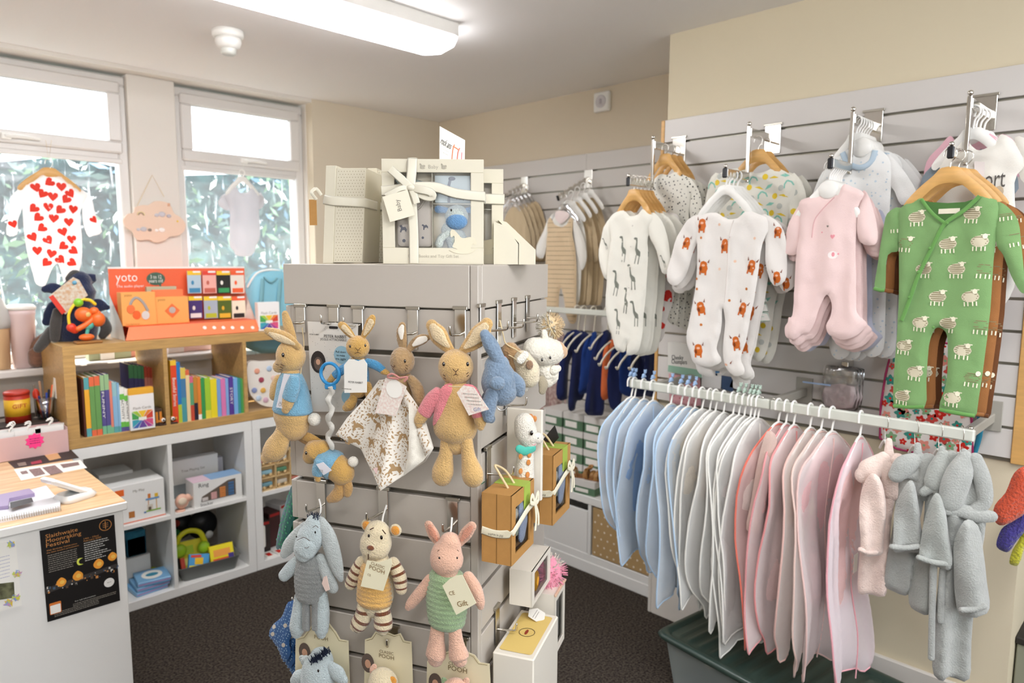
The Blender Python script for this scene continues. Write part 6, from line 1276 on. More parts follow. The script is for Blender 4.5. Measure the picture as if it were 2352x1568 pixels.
BLUEH = [1449, 1457, 1478, 1499, 1541, 1564, 1580, 1596]
for i, px in enumerate(BLUEH):
    Y = railY(px); r = -6+(i*37 % 13)-4
    rail_hanger(Y, r, 'white', ordn[i]+' bear-topped hanger from the far end of the rail', 'blue bear hangers', '9FBBDD')
    cover(Y, r, 1.055, (.50, .46, .445, .44, .43, .36, .33, .31)[i], 'E9F3FC' if i % 2 else 'F1F8FE', 'C6DFF6', 'pale blue trimmed gauze cover, '+ordn[i]+' from the far end of the rail', 'blue gauze covers', i+1, inner=('DDE2F2', 'A6C3E2', 'F0F0F2', '8FB0D8', 'BCD4EE', 'E4EAF4', '9DBCE0', 'F0F2F2')[i], innerl='blue-white knitted outfit inside the '+ordn[i]+' blue cover')
WHH = [1613, 1631, 1644, 1663, 1685, 1698, 1711, 1725, 1734, 1743]
for i, px in enumerate(WHH):
    Y = railY(px); r = -7+(i*29 % 11)-3
    rail_hanger(Y, r, 'white', ordn[i]+' plain white hanger right of the blue bear hangers' if i < 5 else ordn[i-5]+' green bear-topped hanger in the middle of the rail', 'white hangers mid rail' if i < 5 else 'green bear hangers', None if i < 5 else 'B9CDBE')
    cover(Y, r, 1.06, (.40, .38, .36, .34, .33, .33, .31, .30, .24, .30)[i], 'FBFAF6', 'FAF8F0', 'cream trimmed gauze cover, '+ordn[i]+' after the blue ones', 'cream gauze covers', i+21, inner=('E9E2D2', 'E6D3BC', 'F0E8DA', 'E2CDB6', 'EFECE6', 'E6E4E0', 'E9E9EA', 'E8DDD6', 'E4DAD6', 'DCD8D6')[i], innerl='cream knitted outfit inside the '+ordn[i]+' cream cover', op=.5)
PKH = [(1790, 'FCDCD8', 'F4816E', 'F8E4DC', .31), (1808, 'FDEEEC', 'EBA3A4', 'F9D0CC', .30), (1826, 'FDF0EE', 'EE9D9C', 'FADAD6', .29), (1864, 'FDF4EE', 'F0C6BC', 'E9D5C4', .28), (1890, 'FDF5F0', 'F1D3C8', 'F8D4CE', .27), (1915, 'FDF2F0', 'F0CDC6', 'F6C8C8', .27), (1981, 'FCF0F3', 'F0AEB6', 'F2C6C2', .27)]
for i, (px, c1, c2, c3, zb) in enumerate(PKH):
    Y = railY(px); r = -8+(i*31 % 11)-2
    rail_hanger(Y, r, 'white', ordn[i]+' white hanger in the pink section of the rail', 'white hangers in the pink section')
    cover(Y, r, 1.055, zb+.02*(i % 2), c1, c2, ('coral', 'rose', 'rose', 'peach', 'peach', 'peach', 'pink')[i]+' trimmed gauze cover, '+ordn[i]+' in the pink section of the rail', 'pink gauze covers', i+41, inner=c3, innerl='pink outfit inside the '+ordn[i]+' pink cover', op=.45)
# pink coat sleeve poking out and card box inside cover
F = Face((2.1, railY(1775), 0), -45)
FLP_ = fabric('pink_fleece', 'F2D3C6', bump=1.2)
t = thing('baby_coat', 'pale pink coat whose sleeve pokes out beside the coral-trimmed cover', 'baby coat', F.at(1775, 985, 0)); b = F.mb(); pillow(b, F.poly([(1762, 990), (1740, 1060), (1725, 1150), (1714, 1215), (1745, 1222), (1756, 1160), (1775, 1080), (1785, 1010)], 0, 3), .022, FLP_, w=.03, g=.015); b.build('sleeve', t)
F = Face((2.1, railY(1850), 0), -48); t = thing('gift_box', 'tall cream card box with grey dotted triangle among the pink covers', 'gift box', F.at(1858, 1095, 0))
b = F.mb(); b.slab(F.poly([(1845, 1098), (1868, 1094), (1872, 1285), (1843, 1296)], 0), -.0, .03, CB); b.build('carton', t); b = F.mb(); b.slab(F.poly([(1852, 1208), (1874, 1262), (1843, 1294)], 0), -.003, -.001, card('grey_dotted', '8D8880')); b.build('dotted_panel', t)
# dressing gowns
def gown(label, col, rob, group, hookpx, rotF, hood, sleeve, body, extra=None, ball=None, seed=0):
    Y = railY(hookpx); h = rail_hanger(Y, rotF+90, 'steel', 'steel-hooked hanger of the dressing gown '+label.split(', ')[1], 'steel hooked hangers')
    F = Face((RX-.06, Y, 0), rotF); m = mat('fleece_'+col, col, rough=.95, bump=.7, scale=220, sheen=.6, spec=.1, var=.12, vscale=30)
    t = thing('dressing_gown', label, 'dressing gown', at(RX, Y, 1.05, rotF), group)
    b = F.mb(); o = 0; pillow(b, F.poly(body, 0, 3), .026, m, w=.026, g=.014, y=.03, fold=lambda x, z: .012*math.sin(80*x+seed)+.014*noise.noise((x*12, z*6, seed))); b.build('body', t)
    b = F.mb(); pillow(b, F.poly(sleeve, 0, 3), .02, m, w=.02, g=.011, y=-.03, fold=lambda x, z: .009*math.sin(75*x+18*z)+.014*noise.noise((x*16, z*10, seed+3))); b.build('sleeve', t)
    c0, c1 = extra; c0, c1 = (c0[0]+5, c0[1]), (c1[0]-5, c1[1]); b = F.mb(); b.tube([tuple(F.l(*q, .055)) for q in (c0, ((c0[0]+c1[0])/2, (c0[1]+c1[1])/2+3), c1)], .008, m, n=4, rnd=1); b.build('cuff', t)
    for j, (nm, L) in enumerate(hood): F.limb(F.mb(), [q[:2]+(q[2]*1.12,) for q in L], m, 0, .6, 4, 14, 1).build(nm, t)
    return t, F, m
gown('pale pink fleece dressing gown, beside the pink covers', 'F7DFD3', None, 'dressing gowns', 2040, -58,
     [('hood', [(2030, 1052, 14), (2000, 1078, 24), (1985, 1090, 18)]), ('hood', [(2060, 1058, 16), (2080, 1090, 20), (2076, 1120, 16)]), ('hanger_loop', [(2042, 1012, 6), (2042, 1040, 9), (2050, 1060, 8)]), ('collar', [(2020, 1062, 16), (2045, 1090, 20), (2050, 1130, 18)])],
     [(1995, 1078), (1976, 1120), (1966, 1170), (1968, 1220), (1972, 1260), (2016, 1266), (2022, 1230), (2026, 1160), (2018, 1100)],
     [(2010, 1060), (1985, 1100), (1985, 1200), (1978, 1290), (1976, 1368), (2010, 1376), (2040, 1366), (2046, 1300), (2052, 1200), (2070, 1120), (2060, 1070)], ((1972, 1262), (2016, 1268)), seed=1)
gown('grey fleece dressing gown, nearest the pink one', 'B4B6B1', None, 'dressing gowns', 2110, -58,
     [('hood', [(2110, 1052, 13), (2080, 1068, 22), (2060, 1090, 16)]), ('hood', [(2130, 1060, 18), (2136, 1095, 24), (2120, 1130, 18)]), ('collar', [(2062, 1095, 9), (2090, 1088, 10), (2130, 1110, 10)]), ('hanger_loop', [(2108, 1022, 6), (2108, 1040, 8)])],
     [(2075, 1098), (2052, 1150), (2043, 1210), (2042, 1252), (2075, 1262), (2114, 1252), (2108, 1200), (2098, 1140), (2090, 1100)],
     [(2095, 1060), (2068, 1100), (2064, 1200), (2044, 1290), (2040, 1355), (2065, 1374), (2092, 1370), (2104, 1330), (2110, 1240), (2146, 1110), (2130, 1070)], ((2044, 1255), (2113, 1254)), seed=2)
gown('grey fleece dressing gown, second from the pink one', 'B1B4AE', None, 'dressing gowns', 2166, -60,
     [('hood', [(2166, 1045, 12), (2160, 1075, 22), (2150, 1105, 22)]), ('hood', [(2185, 1050, 14), (2195, 1085, 20), (2190, 1120, 16)]), ('collar', [(2122, 1130, 9), (2145, 1120, 12), (2170, 1145, 12), (2178, 1180, 10)]), ('hanger_loop', [(2163, 1030, 6), (2163, 1048, 8)])],
     [(2136, 1128), (2118, 1180), (2108, 1230), (2104, 1274), (2140, 1290), (2178, 1292), (2174, 1240), (2164, 1170), (2152, 1130)],
     [(2155, 1070), (2135, 1110), (2128, 1220), (2100, 1320), (2096, 1398), (2118, 1415), (2140, 1408), (2150, 1340), (2180, 1230), (2205, 1110), (2190, 1060)], ((2106, 1280), (2176, 1294)), seed=3)
t, F, m = gown('grey fleece dressing gown, nearest the wooden edge with a long belt', 'B3B5B0', None, 'dressing gowns', 2216, -62,
     [('hood', [(2216, 1048, 13), (2206, 1080, 24), (2192, 1120, 26), (2186, 1150, 22)]), ('hood', [(2240, 1055, 14), (2256, 1100, 16), (2262, 1150, 14), (2240, 1170, 12)]), ('collar', [(2178, 1172, 10), (2205, 1172, 13), (2245, 1182, 16), (2276, 1186, 12)]), ('hanger_loop', [(2214, 1036, 6), (2216, 1055, 8)]), ('belt', [(2144, 1300, 7), (2141, 1400, 6), (2139, 1510, 6)]), ('belt', [(2165, 1310, 6), (2162, 1360, 6), (2160, 1425, 6)])],
     [(2205, 1186), (2186, 1230), (2184, 1300), (2190, 1370), (2200, 1404), (2235, 1402), (2268, 1390), (2262, 1330), (2252, 1260), (2240, 1200)],
     [(2200, 1070), (2178, 1130), (2170, 1250), (2158, 1380), (2150, 1480), (2150, 1560), (2190, 1572), (2232, 1568), (2236, 1480), (2250, 1340), (2272, 1190), (2262, 1090)], ((2204, 1400), (2266, 1392)), seed=4)
# ---- storage tub under the rail
TM = at(2.30, .955, 0, -8); t = thing('storage_tub', 'large clear plastic storage tub with a dark green ribbed lid on the floor', 'storage tub', TM)
LW, LL, LZ = .205, .385, .205; LGm = mat('dark_green_plastic', '35463F', rough=.28, spec=.6)
def ringmesh(b, P, zs, m, cap=None, smooth=True):
    n = len(P[0]); V = [(x, y, z) for Q, z in zip(P, zs) for x, y in Q]
    b.add(V, [(i*n+j, i*n+(j+1) % n, (i+1)*n+(j+1) % n, (i+1)*n+j) for i in range(len(P)-1) for j in range(n)], m, smooth)
    if cap is not None: b.add([(x, y, zs[cap]) for x, y in P[cap]], [tuple(range(n))], m)
rr = lambda a, c, r=.04: rrect(-a, -c, a, c, r, 5)
b = MB(TM); ringmesh(b, [rr(LW-.035, LL-.04), rr(LW-.015, LL-.018), rr(LW-.012, LL-.014)], [.004, LZ-.04, LZ-.01], sheer('tub_plastic', 'C4CECC', .3, .6), 0); b.build('clear_base', t)
b = MB(TM); ringmesh(b, [rr(LW+.002, LL+.002), rr(LW+.008, LL+.008), rr(LW, LL), rr(LW-.018, LL-.018), rr(LW-.028, LL-.028)], [LZ-.014, LZ-.002, LZ+.008, LZ+.008, LZ-.004], LGm)
nx = 2; V = []; F_ = []; N = 90
for i in range(N+1):
    y = -(LL-.028)+2*(LL-.028)*i/N; z = LZ-.004+.006*max(0, math.sin(2*PI*(y)/.052))**.5*(1 if abs(y) < LL-.06 else 0)
    V += [(-(LW-.028), y, LZ-.004), (-(LW-.05), y, LZ-.004), (-(LW-.065), y, z), ((LW-.065), y, z), ((LW-.05), y, LZ-.004), ((LW-.028), y, LZ-.004)]
for i in range(N):
    for j in range(5): F_.append((i*6+j, i*6+j+1, (i+1)*6+j+1, (i+1)*6+j))
b.add(V, F_, LGm, True); b.build('ribbed_lid', t)
rg = random.Random(8)
for k in range(16):
    u, v = rg.uniform(-.13, .13), rg.uniform(-.32, .32); a = rg.uniform(0, 90); Mk = TM @ at(u, v, .012+.03*(k % 4), a); c = ('50545C', '8E9498', 'D8D4C6', '6B6A70')[k % 4]
    single(MB(Mk).box(-.045, .045, -.03, .03, 0, .028, fabric('packed_'+c, c), .008), 'folded_garment', 'dark folded garment packed inside the clear storage tub', 'folded garment', Mk, 'garments packed in the clear tub')
# ---- second rail with navy jumpers in the recess
t = thing('hanging_rail', 'pale rail in the recess holding the navy jumpers', 'clothes rail', at(2.8, 2.1, 1.335))
MB().box(2.79, 2.81, 1.76, 2.85, 1.32, 1.35, RP, .004).build('rail_bar', t)
for y in (1.8, 2.4): MB().box(2.81, 3.108, y-.01, y+.01, 1.318, 1.345, MATS['bracket_grey'], .003).build('bracket_arm', t)
NV = [fabric('navy_jersey', '1F2A5C'), fabric('navy_knit', '232B57'), fabric('royal_knit', '22428A')]
NZ = lambda L: Z(L, 3.136, 1200, 680)
J = [([(385, 240), (300, 290), (270, 400), (245, 600), (245, 735), (320, 745), (330, 710), (345, 480), (410, 300)], 2.40, 0, 'navy jumper at the far end of the recess rail'),
     ([(430, 250), (370, 300), (350, 480), (325, 700), (325, 815), (385, 820), (395, 760), (430, 740), (450, 640), (460, 480), (480, 300)], 2.34, 1, 'navy jumper second from the far end of the recess rail'),
     ([(500, 260), (440, 380), (420, 560), (400, 690), (450, 705), (500, 640), (530, 300)], 2.29, 2, 'brighter blue jumper third from the far end of the recess rail'),
     ([(600, 240), (540, 300), (500, 450), (470, 620), (440, 830), (545, 860), (578, 820), (592, 600), (650, 300)], 2.23, 0, 'navy jumper just before the orange one'),
     ([(640, 310), (600, 370), (585, 480), (572, 720), (620, 735), (628, 600), (645, 420), (665, 340)], 2.16, 3, 'bright orange top among the navy jumpers'),
     ([(670, 350), (630, 480), (610, 640), (640, 800), (690, 815), (710, 700), (730, 500), (710, 380)], 2.11, 0, 'navy jumper just after the orange top'),
     ([(720, 370), (700, 480), (700, 640), (720, 700), (790, 720), (800, 600), (800, 400)], 2.04, 2, 'royal blue jumper behind the giraffe print feet'),
     ([(800, 370), (770, 480), (770, 650), (800, 720), (890, 700), (900, 500), (890, 380)], 1.96, 1, 'dark navy jumper right of the royal blue one'),
     ([(890, 370), (870, 480), (860, 650), (900, 720), (985, 700), (990, 500), (970, 380)], 1.88, 0, 'dark navy jumper nearest the wooden slatwall edge')]
ORJ = fabric('orange_jersey', 'F07A45')
for i, (L, Y, ci, lb) in enumerate(J):
    F = Face((2.8, Y, 0), -12); t = thing('school_jumper', lb, 'jumper', F.at(*NZ([L[0]])[0], 0), 'jumpers on the recess rail')
    b = F.mb(); P = F.poly(NZ(L), 0, 3); pillow(b, P, .02, ORJ if ci == 3 else NV[ci], w=.03, g=.02, fold=lambda x, z: .01*math.sin(50*x)); b.build('body', t)
    q = F.l(*NZ([L[0]])[0], 0); M = F.M @ Matrix.Translation((q.x+.01, .0, 1.353)); h = thing('clothes_hanger', 'cream hanger of the '+lb, 'hanger', M, 'cream hangers on the recess rail'); hz = q.z-1.353-.01; HM = mat('cream_plastic', 'E9E3D2', rough=.4)
    b = MB(M); b.tube([(-.02, 0, -.03), (-.018, 0, -.004), (-.005, 0, .006), (.012, 0, 0), (.014, 0, -.02), (.002, 0, hz)], .0042, HM, n=4, seg=8); b.build('hook', h)
    b = MB(M); b.tube([(-.13, -.012, hz-.075), (-.12, -.012, hz-.085), (-.1, -.012, hz-.055), (-.06, -.012, hz-.02), (0, -.0, hz), (.05, -.0, hz-.02), (.1, 0, hz-.055)], .005, HM, n=4, seg=8); b.build('shoulder_bar', h)
# patterned garments left of the jumpers
F = Face((2.95, 2.75, 0), -60); PPK = fabric('blush_print', 'E3CFC6', var=.25, vscale=60, col2='B98F88')
for k in range(5):
    x = 1246+k*10; y1 = 958-8*k; b = F.mb(); pillow(b, F.poly([(x, 775), (x-4, 860), (x-6, 940), (x, y1), (x+8, y1-8), (x+14, 930), (x+12, 775)], -.012*k, 2), .01, PPK, y=.012*k, g=.02, fold=lambda a, c: .006*math.sin(90*a)); single(b, 'baby_dress', ('leftmost', 'second', 'third', 'fourth', 'rightmost')[k]+' of the blush patterned clothes hanging left of the navy jumpers', 'baby dress', F.at(x, 868, -.012*k), 'blush patterned clothes')
# ---- low bench, drawers and shoe boxes
BX = 2.705; t = thing('storage_bench', 'low white open cube bench along the recessed wall', 'bench', at(BX, 2.135, 0, -90))
MB().box(BX, 3.1, 1.70, 3.25, .365, .405, SHELFW, .002).build('top_board', t); MB().box(BX+.004, 3.1, 1.70, 3.25, .06, .1, SHELFW, .002).build('bottom_board', t)
for y in (1.745, 2.135, 2.51, 2.88, 3.23): MB().box(BX+.003, 3.1, y-.01, y+.01, .1, .365, SHELFW, .001).build('upright', t)
MB().box(BX, BX+.02, 1.70, 3.25, 0, .06, SHELFW, .002).build('plinth', t); MB().box(3.09, 3.1, 1.70, 3.25, .1, .365, SHELFW).build('back_panel', t)
for y0, y1 in ((2.15, 2.5), (2.52, 2.87)):
    MB().box(BX+.006, BX+.018, y0, y1, .1, .325, SHELFW, .002).build('door', t)
SPK = card('kraft_spotted', 'B99A6B'); SPW = card('kraft_spot', 'F2E8D4')
Fd = Face((BX+.006, 2.12, 0), -90); b = Fd.mb(); b.box(0.002, .362, 0, .3, .103, .355, SPK, .003)
for i in range(9):
    for j in range(6): b.add([(.02+.04*i+(.02 if j % 2 else 0)+.006*a, -.0008, .122+.04*j+.006*c) for a, c in circ(5, 1, 1) ] if .02+.04*i+(.02 if j % 2 else 0) < .355 else [(0, 0, .11), (0.001, 0, .11), (0, 0, .111)], [tuple(range(5))] if .02+.04*i+(.02 if j % 2 else 0) < .355 else [(0, 1, 2)], SPW)
o = thing('storage_box', 'spotted kraft card storage box in the white bench', 'storage box', Fd.M); b.build('box_front', o); Fd.mb().box(.14, .22, -.008, -.001, .295, .315, card('kraft_handle', '8E7146'), .002).build('pull_handle', o)
BG = card('shoe_box_green', '5F7F62'); BL_ = card('shoe_box_lid', 'DCD9D3')
def shoebox(x, y, z, a, label, sx=.17, sy=.125, h=.09, grp='green shoe boxes with pale lids'):
    M = at(x, y, z, a); t = thing('shoe_box', label, 'shoe box', M, grp)
    MB(M).box(-sy/2+.002, sy/2-.002, 0.002, sx, 0, h-.02, BG, .001).build('base', t); MB(M).box(-sy/2, sy/2, 0, sx+.002, h-.036, h, BL_, .001).build('lid', t)
    MB(M).box(-sy*.38, sy*.2, 0, .0015, .012, h-.045, PAPER).build('end_label', t); return t
for i, (y, nm) in enumerate(((2.245, 'right'), (2.392, 'middle'), (2.54, 'left'))):
    for k in range(4): shoebox(2.872, y, .406+.0915*k, -90, ('lowest', 'second', 'third', 'topmost')[k]+' shoe box of the '+nm+' stack on the white bench', .17, .14, .09)
shoebox(2.725, 2.49, .406, -70, 'shoe box under the pink sandal', .14, .2, .05); shoebox(2.712, 2.18, .406, -84, 'shoe box under the brown sandals on the bench front', .14, .135, .075)
def sandal(x, y, z, a, m, label, group=None, s=1):
    M = at(x, y, z, a) @ Matrix.Scale(s, 4); t = thing('baby_sandal', label, 'sandal', M, group); sole = ccr([(0, -.055), (.022, -.045), (.026, -.01), (.02, .03), (.018, .052), (0, .06), (-.018, .052), (-.02, .03), (-.026, -.01), (-.022, -.045)], 2); sm_ = mat('brown_sole', '8A5A2E', rough=.6)
    b = MB(M); V = [(x_, y_, 0) for x_, y_ in sole]+[(x_, y_, .008) for x_, y_ in sole]; n = len(sole); b.add(V, [(i, (i+1) % n, n+(i+1) % n, n+i) for i in range(n)]+[tuple(range(n, 2*n)), tuple(range(n))[::-1]], sm_); b.build('sole', t)
    b = MB(M)
    for y0, r, h_ in ((-.03, .024, .03), (.0, .024, .036)): b.tube([(-.025, y0, .004), (-.022, y0, h_*.7), (0, y0-.004, h_), (.022, y0, h_*.7), (.025, y0, .004)], .011, m, n=4, flat=.3, ref=(0, 0, 1))
    b.build('strap', t)
    b = MB(M); b.tube([(-.02, .04, .006), (-.02, .045, .03), (0, .058, .036), (.02, .045, .03), (.02, .04, .006)], .008, m, n=4, flat=.4); b.build('heel_strap', t)
    b = MB(M); b.tube([(0, -.02, .038), (.018, -.028, .05), (.02, -.012, .046), (0, -.018, .04), (-.018, -.028, .05), (-.02, -.01, .046), (0, -.018, .04)], .005, m, n=3); b.build('bow', t)
sandal(2.76, 2.46, .458, 35, mat('pink_leather', 'DB9C98', rough=.5), 'pink baby sandal on a shoe box', s=1.3)
BRL = mat('tan_leather', 'A97B44', rough=.5); sandal(2.76, 2.205, .482, 30, BRL, 'left tan baby sandal on the front shoe box', 'tan sandals', 1.15); sandal(2.765, 2.135, .482, 20, BRL, 'right tan baby sandal on the front shoe box', 'tan sandals', 1.15)
# ---- far right alcove
RAa = card('red_orange_knit', 'C4482A'); 
kn = lambda n_, c: mat(n_, c, rough=.95, bump=2.5, scale=140, sheen=.4)
F = Face((2.42, .30, 0), -60)
for P, c, off, lb in (([(2360, 1075), (2330, 1085), (2310, 1130), (2285, 1160), (2282, 1190), (2296, 1206), (2320, 1200), (2352, 1180), (2375, 1150)], 'CC4E2C', .02, 'orange-red knitted garment at the right edge of the photo'), ([(2352, 1178), (2320, 1200), (2300, 1215), (2288, 1250), (2300, 1264), (2318, 1266), (2336, 1240), (2360, 1210)], '3A3080', .0, 'purple knitted garment below the orange one'), ([(2352, 1205), (2340, 1240), (2326, 1262), (2318, 1290), (2326, 1298), (2340, 1296), (2352, 1260), (2362, 1230)], 'C7C22E', -.02, 'lime yellow knitted garment below the purple one')):
    b = F.mb(); pillow(b, F.poly(P, off, 3), .02, kn('knit_'+c, c), w=.02, g=.012, y=-off); single(b, 'knitted_hat', lb, 'knitwear', F.at(*P[0], off), 'knitwear at the right edge')
t = thing('cabinet', 'dark shelf unit with a pale grey-green panel at the far right', 'cabinet', at(2.75, .1, 0))
MB().box(2.7, 3.4, -.4, .345, 0, .36, card('grey_green_panel', '8F907F'), .003).build('base_panel', t); MB().box(2.69, 3.42, -.42, .349, .362, .385, card('dark_shelf', '2F2C28'), .003).build('shelf', t); MB().box(3.3, 3.42, -.42, .349, .387, 2.3, MATS['dark_shelf'], .003).build('back_panel', t)
# ============================================================ shelving under the windows
SY = 3.346; SBK = 3.735; OAK = mat('oak_veneer', 'C9A063', rough=.4, var=.22, vscale=10, aniso=(1, 8, 8)); OAK_D = OAK
F = Face((0, SY, 0), 0)
t = thing('oak_shelf', 'low oak-veneer open cube shelf standing on the white shelf units', 'shelf unit', at(.72, SY, .792))
xs = [.712, 1.104, 1.475, 1.85, 2.2]
MB().box(.712, 2.24, SY, SBK, .792, .834, OAK, .001).build('bottom_board', t); MB().box(.712, 2.24, SY, SBK, 1.19, 1.232, OAK, .001).build('top_board', t)
for i, x in enumerate(xs): MB().box(x, x+(.044 if i in (0, 4) else .018), SY+.001, SBK, .834, 1.19, OAK).build('upright', t)
MB().box(.7105, .712, 3.5, 3.53, .99, 1.08, PAPER).build('price_label', t)
def kallax(x0, x1, div, label):
    t = thing('white_shelf', label, 'shelf unit', at(x0, SY, 0))
    MB().box(x0, x1, SY, SBK, .742, .79, SHELFW, .001).build('top_board', t); MB().box(x0, x1, SY, SBK, .0, .042, SHELFW, .001).build('bottom_board', t)
    MB().box(x0, x0+.04, SY, SBK, .042, .742, SHELFW).build('side_board', t); MB().box(x1-.04, x1, SY, SBK, .042, .742, SHELFW).build('side_board', t)
    MB().box(div, div+.018, SY+.001, SBK, .042, .742, SHELFW).build('divider', t)
    MB().box(x0+.04, div, SY+.001, SBK, .386, .404, SHELFW).build('shelf_board', t); MB().box(div+.018, x1-.04, SY+.001, SBK, .386, .404, SHELFW).build('shelf_board', t)
kallax(.72, 1.505, 1.102, 'white four-cube shelf unit standing on the floor beside the counter')
kallax(1.507, 2.28, 1.885, 'second white four-cube shelf unit, mostly hidden by the tower')
# ---- books
def fx(px, off=0): return F.l(px, 900, off).x
BT = card('book_pages', 'EFE8D8')
def book(px0, px1, py, cols, label, zb=.834, y=.01, txt=None, d=.15, tc=None, grp='books on the oak shelf'):
    """cols: [(height share from the bottom, colour)]"""
    x0, x1 = F.l(px0, py, -y).x+.0006, F.l(px1, py, -y).x-.0006; h = F.l(px0, py, -y).z-zb; M = at((x0+x1)/2, SY+y, zb, 0); t = thing('book', label, 'book', M, grp); w = x1-x0
    b = MB(M); z = 0
    for sh_, c in cols: b.box(-w/2, w/2, 0, .0012, z, z+h*sh_, card('bk_'+c, c)); z += h*sh_
    b.box(-w/2, -w/2+.0012, .0012, d, 0, h, card('bk_'+cols[len(cols)//2][1], cols[len(cols)//2][1])).box(w/2-.0012, w/2, .0012, d, 0, h, card('bk_'+cols[len(cols)//2][1], cols[len(cols)//2][1])); b.build('cover', t)
    MB(M).box(-w/2+.0012, w/2-.0012, .0012, d-.003, .002, h-.003, BT).build('pages', t)
    if txt: MB(M).textw(txt, 0, h*.5, h*.45, -.0008, tc or PAPER, rot=-PI/2, size=w*.8).build('spine_lettering', t)
TL, YL, GR, OR_, PU, CO, BL2, WT = '5FA7AC', 'F0B23C', '6E9F5B', 'E5704A', '5C5590', 'E58A74', '8DB9DA', 'F3F2EC'
book(186, 191, 872, [(1, '5A3026')], 'thin dark brown book at the left end of the oak shelf')
book(191, 203, 868, [(.14, TL), (.66, YL), (.2, TL)], 'yellow and teal book, leftmost thick spine on the oak shelf')
book(203, 215, 866, [(.1, OR_), (.74, GR), (.16, OR_)], 'first green book with orange ends on the oak shelf'); book(215, 228, 864, [(.1, OR_), (.74, GR), (.16, OR_)], 'second green book with orange ends on the oak shelf')
book(228, 238, 862, [(.14, '7DBB93'), (.6, PU), (.26, '9CC08F')], 'first purple and green book on the oak shelf', txt='FUNNY'); book(238, 249, 860, [(.14, '7DBB93'), (.6, PU), (.26, '9CC08F')], 'second purple and green book on the oak shelf')
book(249, 256, 876, [(.12, '7DBB93'), (.88, CO)], 'coral spined book beside the purple ones')
book(256, 267, 878, [(.12, TL), (.6, BL2), (.28, '9AC4CC')], 'wide light blue book beside the coral one'); book(267, 273, 880, [(.12, TL), (.88, BL2)], 'narrow light blue book beside the white activity books')
book(273, 284, 890, [(.1, PU), (.12, '6FBF4E'), (.5, WT), (.13, '6FBF4E'), (.15, WT)], 'left white and green activity book', txt='ACTIVITY', tc=INK); book(284, 294, 894, [(.1, PU), (.12, '6FBF4E'), (.5, WT), (.13, '6FBF4E'), (.15, WT)], 'right white and green activity book', txt='ACTIVITY', tc=INK)
for i, (a, c) in enumerate(((298, 310), (310, 319), (319, 328), (328, 334), (334, 341), (341, 348), (348, 355))):
    book(a-4, c-4, 838+i, [(.55, '4C6B4A'), (.22, '4A4677'), (.23, '4C8A5C')] if i < 4 else [(.6, '4F7D4C'), (.2, 'D98A7A'), (.2, 'B84A34')], ordn[i]+' tall dark spine of the back row behind the flash cards', y=.16, d=.13, grp='back row of books')
def flash_cards(M, w, h, label):
    t = thing('card_box', label, 'card box', M, 'flash card boxes'); MB(M).box(0, w, 0, .035, 0, h, card('fc_white', 'F4F1EE'), .001).build('carton', t)
    b = MB(M); cx, cz = w*.5, h*.3
    cols = ['D94A3C', 'EE8A3A', 'F4C93E', 'A8CC4A', '4FA85A', '45A6B8', '4A6FB8', '6C4F9C', 'B0489A', 'DE5A86']
    for i in range(10):
        a0, a1 = 2*PI*i/10+.03, 2*PI*(i+1)/10-.03; q = lambda r, a: (cx+max(-w*.42, min(w*.42, r*math.cos(a))), -.0006, cz+max(-h*.24, min(h*.24, r*math.sin(a))))
        b.add([q(.008, a0), q(w*.6, a0), q(w*.6, a1), q(.008, a1)], [(0, 1, 2, 3)], card('fc_'+cols[i], cols[i]))
    b.add([(cx-w*.16, -.001, cz-h*.03), (cx+w*.16, -.001, cz-h*.03), (cx+w*.16, -.001, cz+h*.06), (cx-w*.16, -.001, cz+h*.06)], [(0, 1, 2, 3)], PAPER); b.build('rainbow_print', t)
    MB(M).textw('Flash Cards', w*.5, h*.62, w*.72, -.0008, GREYINK).build('lettering', t); return t
q0, q1 = F.l(295, 890, .01), F.l(354, 890, .01); t = flash_cards(at(q0.x, SY-.01+.002, .834), q1.x-q0.x-.003, .16, 'flash card box with a yellow top standing on the oak shelf')
MB(at(q0.x, SY-.008, .834)).box(0, q1.x-q0.x-.003, 0, .035, .16, .187, card('bk_'+YL, YL), .001).build('yellow_band', t)
# bee toys
BEE = mat('bee_orange', 'E08A2E', rough=.5); BWN = mat('bee_brown', '3C2418', rough=.6)
for i, (px, py) in enumerate(((376, 960), (398, 958))):
    q = F.w(px, py, .0); t = thing('bee_toy', ('left', 'right')[i]+' striped wooden bee toy at the edge of the oak shelf', 'toy', at(q.x, SY+.021, .834), 'bee toys')
    M = at(q.x, SY+.021, .856)
    for k in range(5): b = MB(M); b.tube([(-.02+.008*k, 0, 0), (-.012+.008*k, 0, 0)], .014-.001*abs(k-2), (BEE, BWN)[k % 2], seg=14); b.build('stripe', t)
    MB(M).ball((0, -.016, .004), .009, .004, .009, WHITE, 12, 8).build('eye', t); MB(M).ball((0, -.02, .004), .004, .002, .004, BLACK, 8, 6).build('pupil', t); MB(M).box(-.02, .02, -.02, .02, -.022, -.014, BWN, .002).build('base', t)
for i in range(2): q = F.l(360+9*i, 915, 0); b = MB().box(q.x-.012, q.x+.006, SY+.01, SY+.12, .834, .912, card('bee_card', '4B3A30'), .002).box(q.x-.006, q.x+.004, SY+.008, SY+.0099, .85, .9, MATS['bee_orange']); single(b, 'toy_pack', ('left', 'right')[i]+' dark and orange slim toy pack between the two shelf halves', 'toy pack', at(q.x, SY+.02, .834), 'slim toy packs')
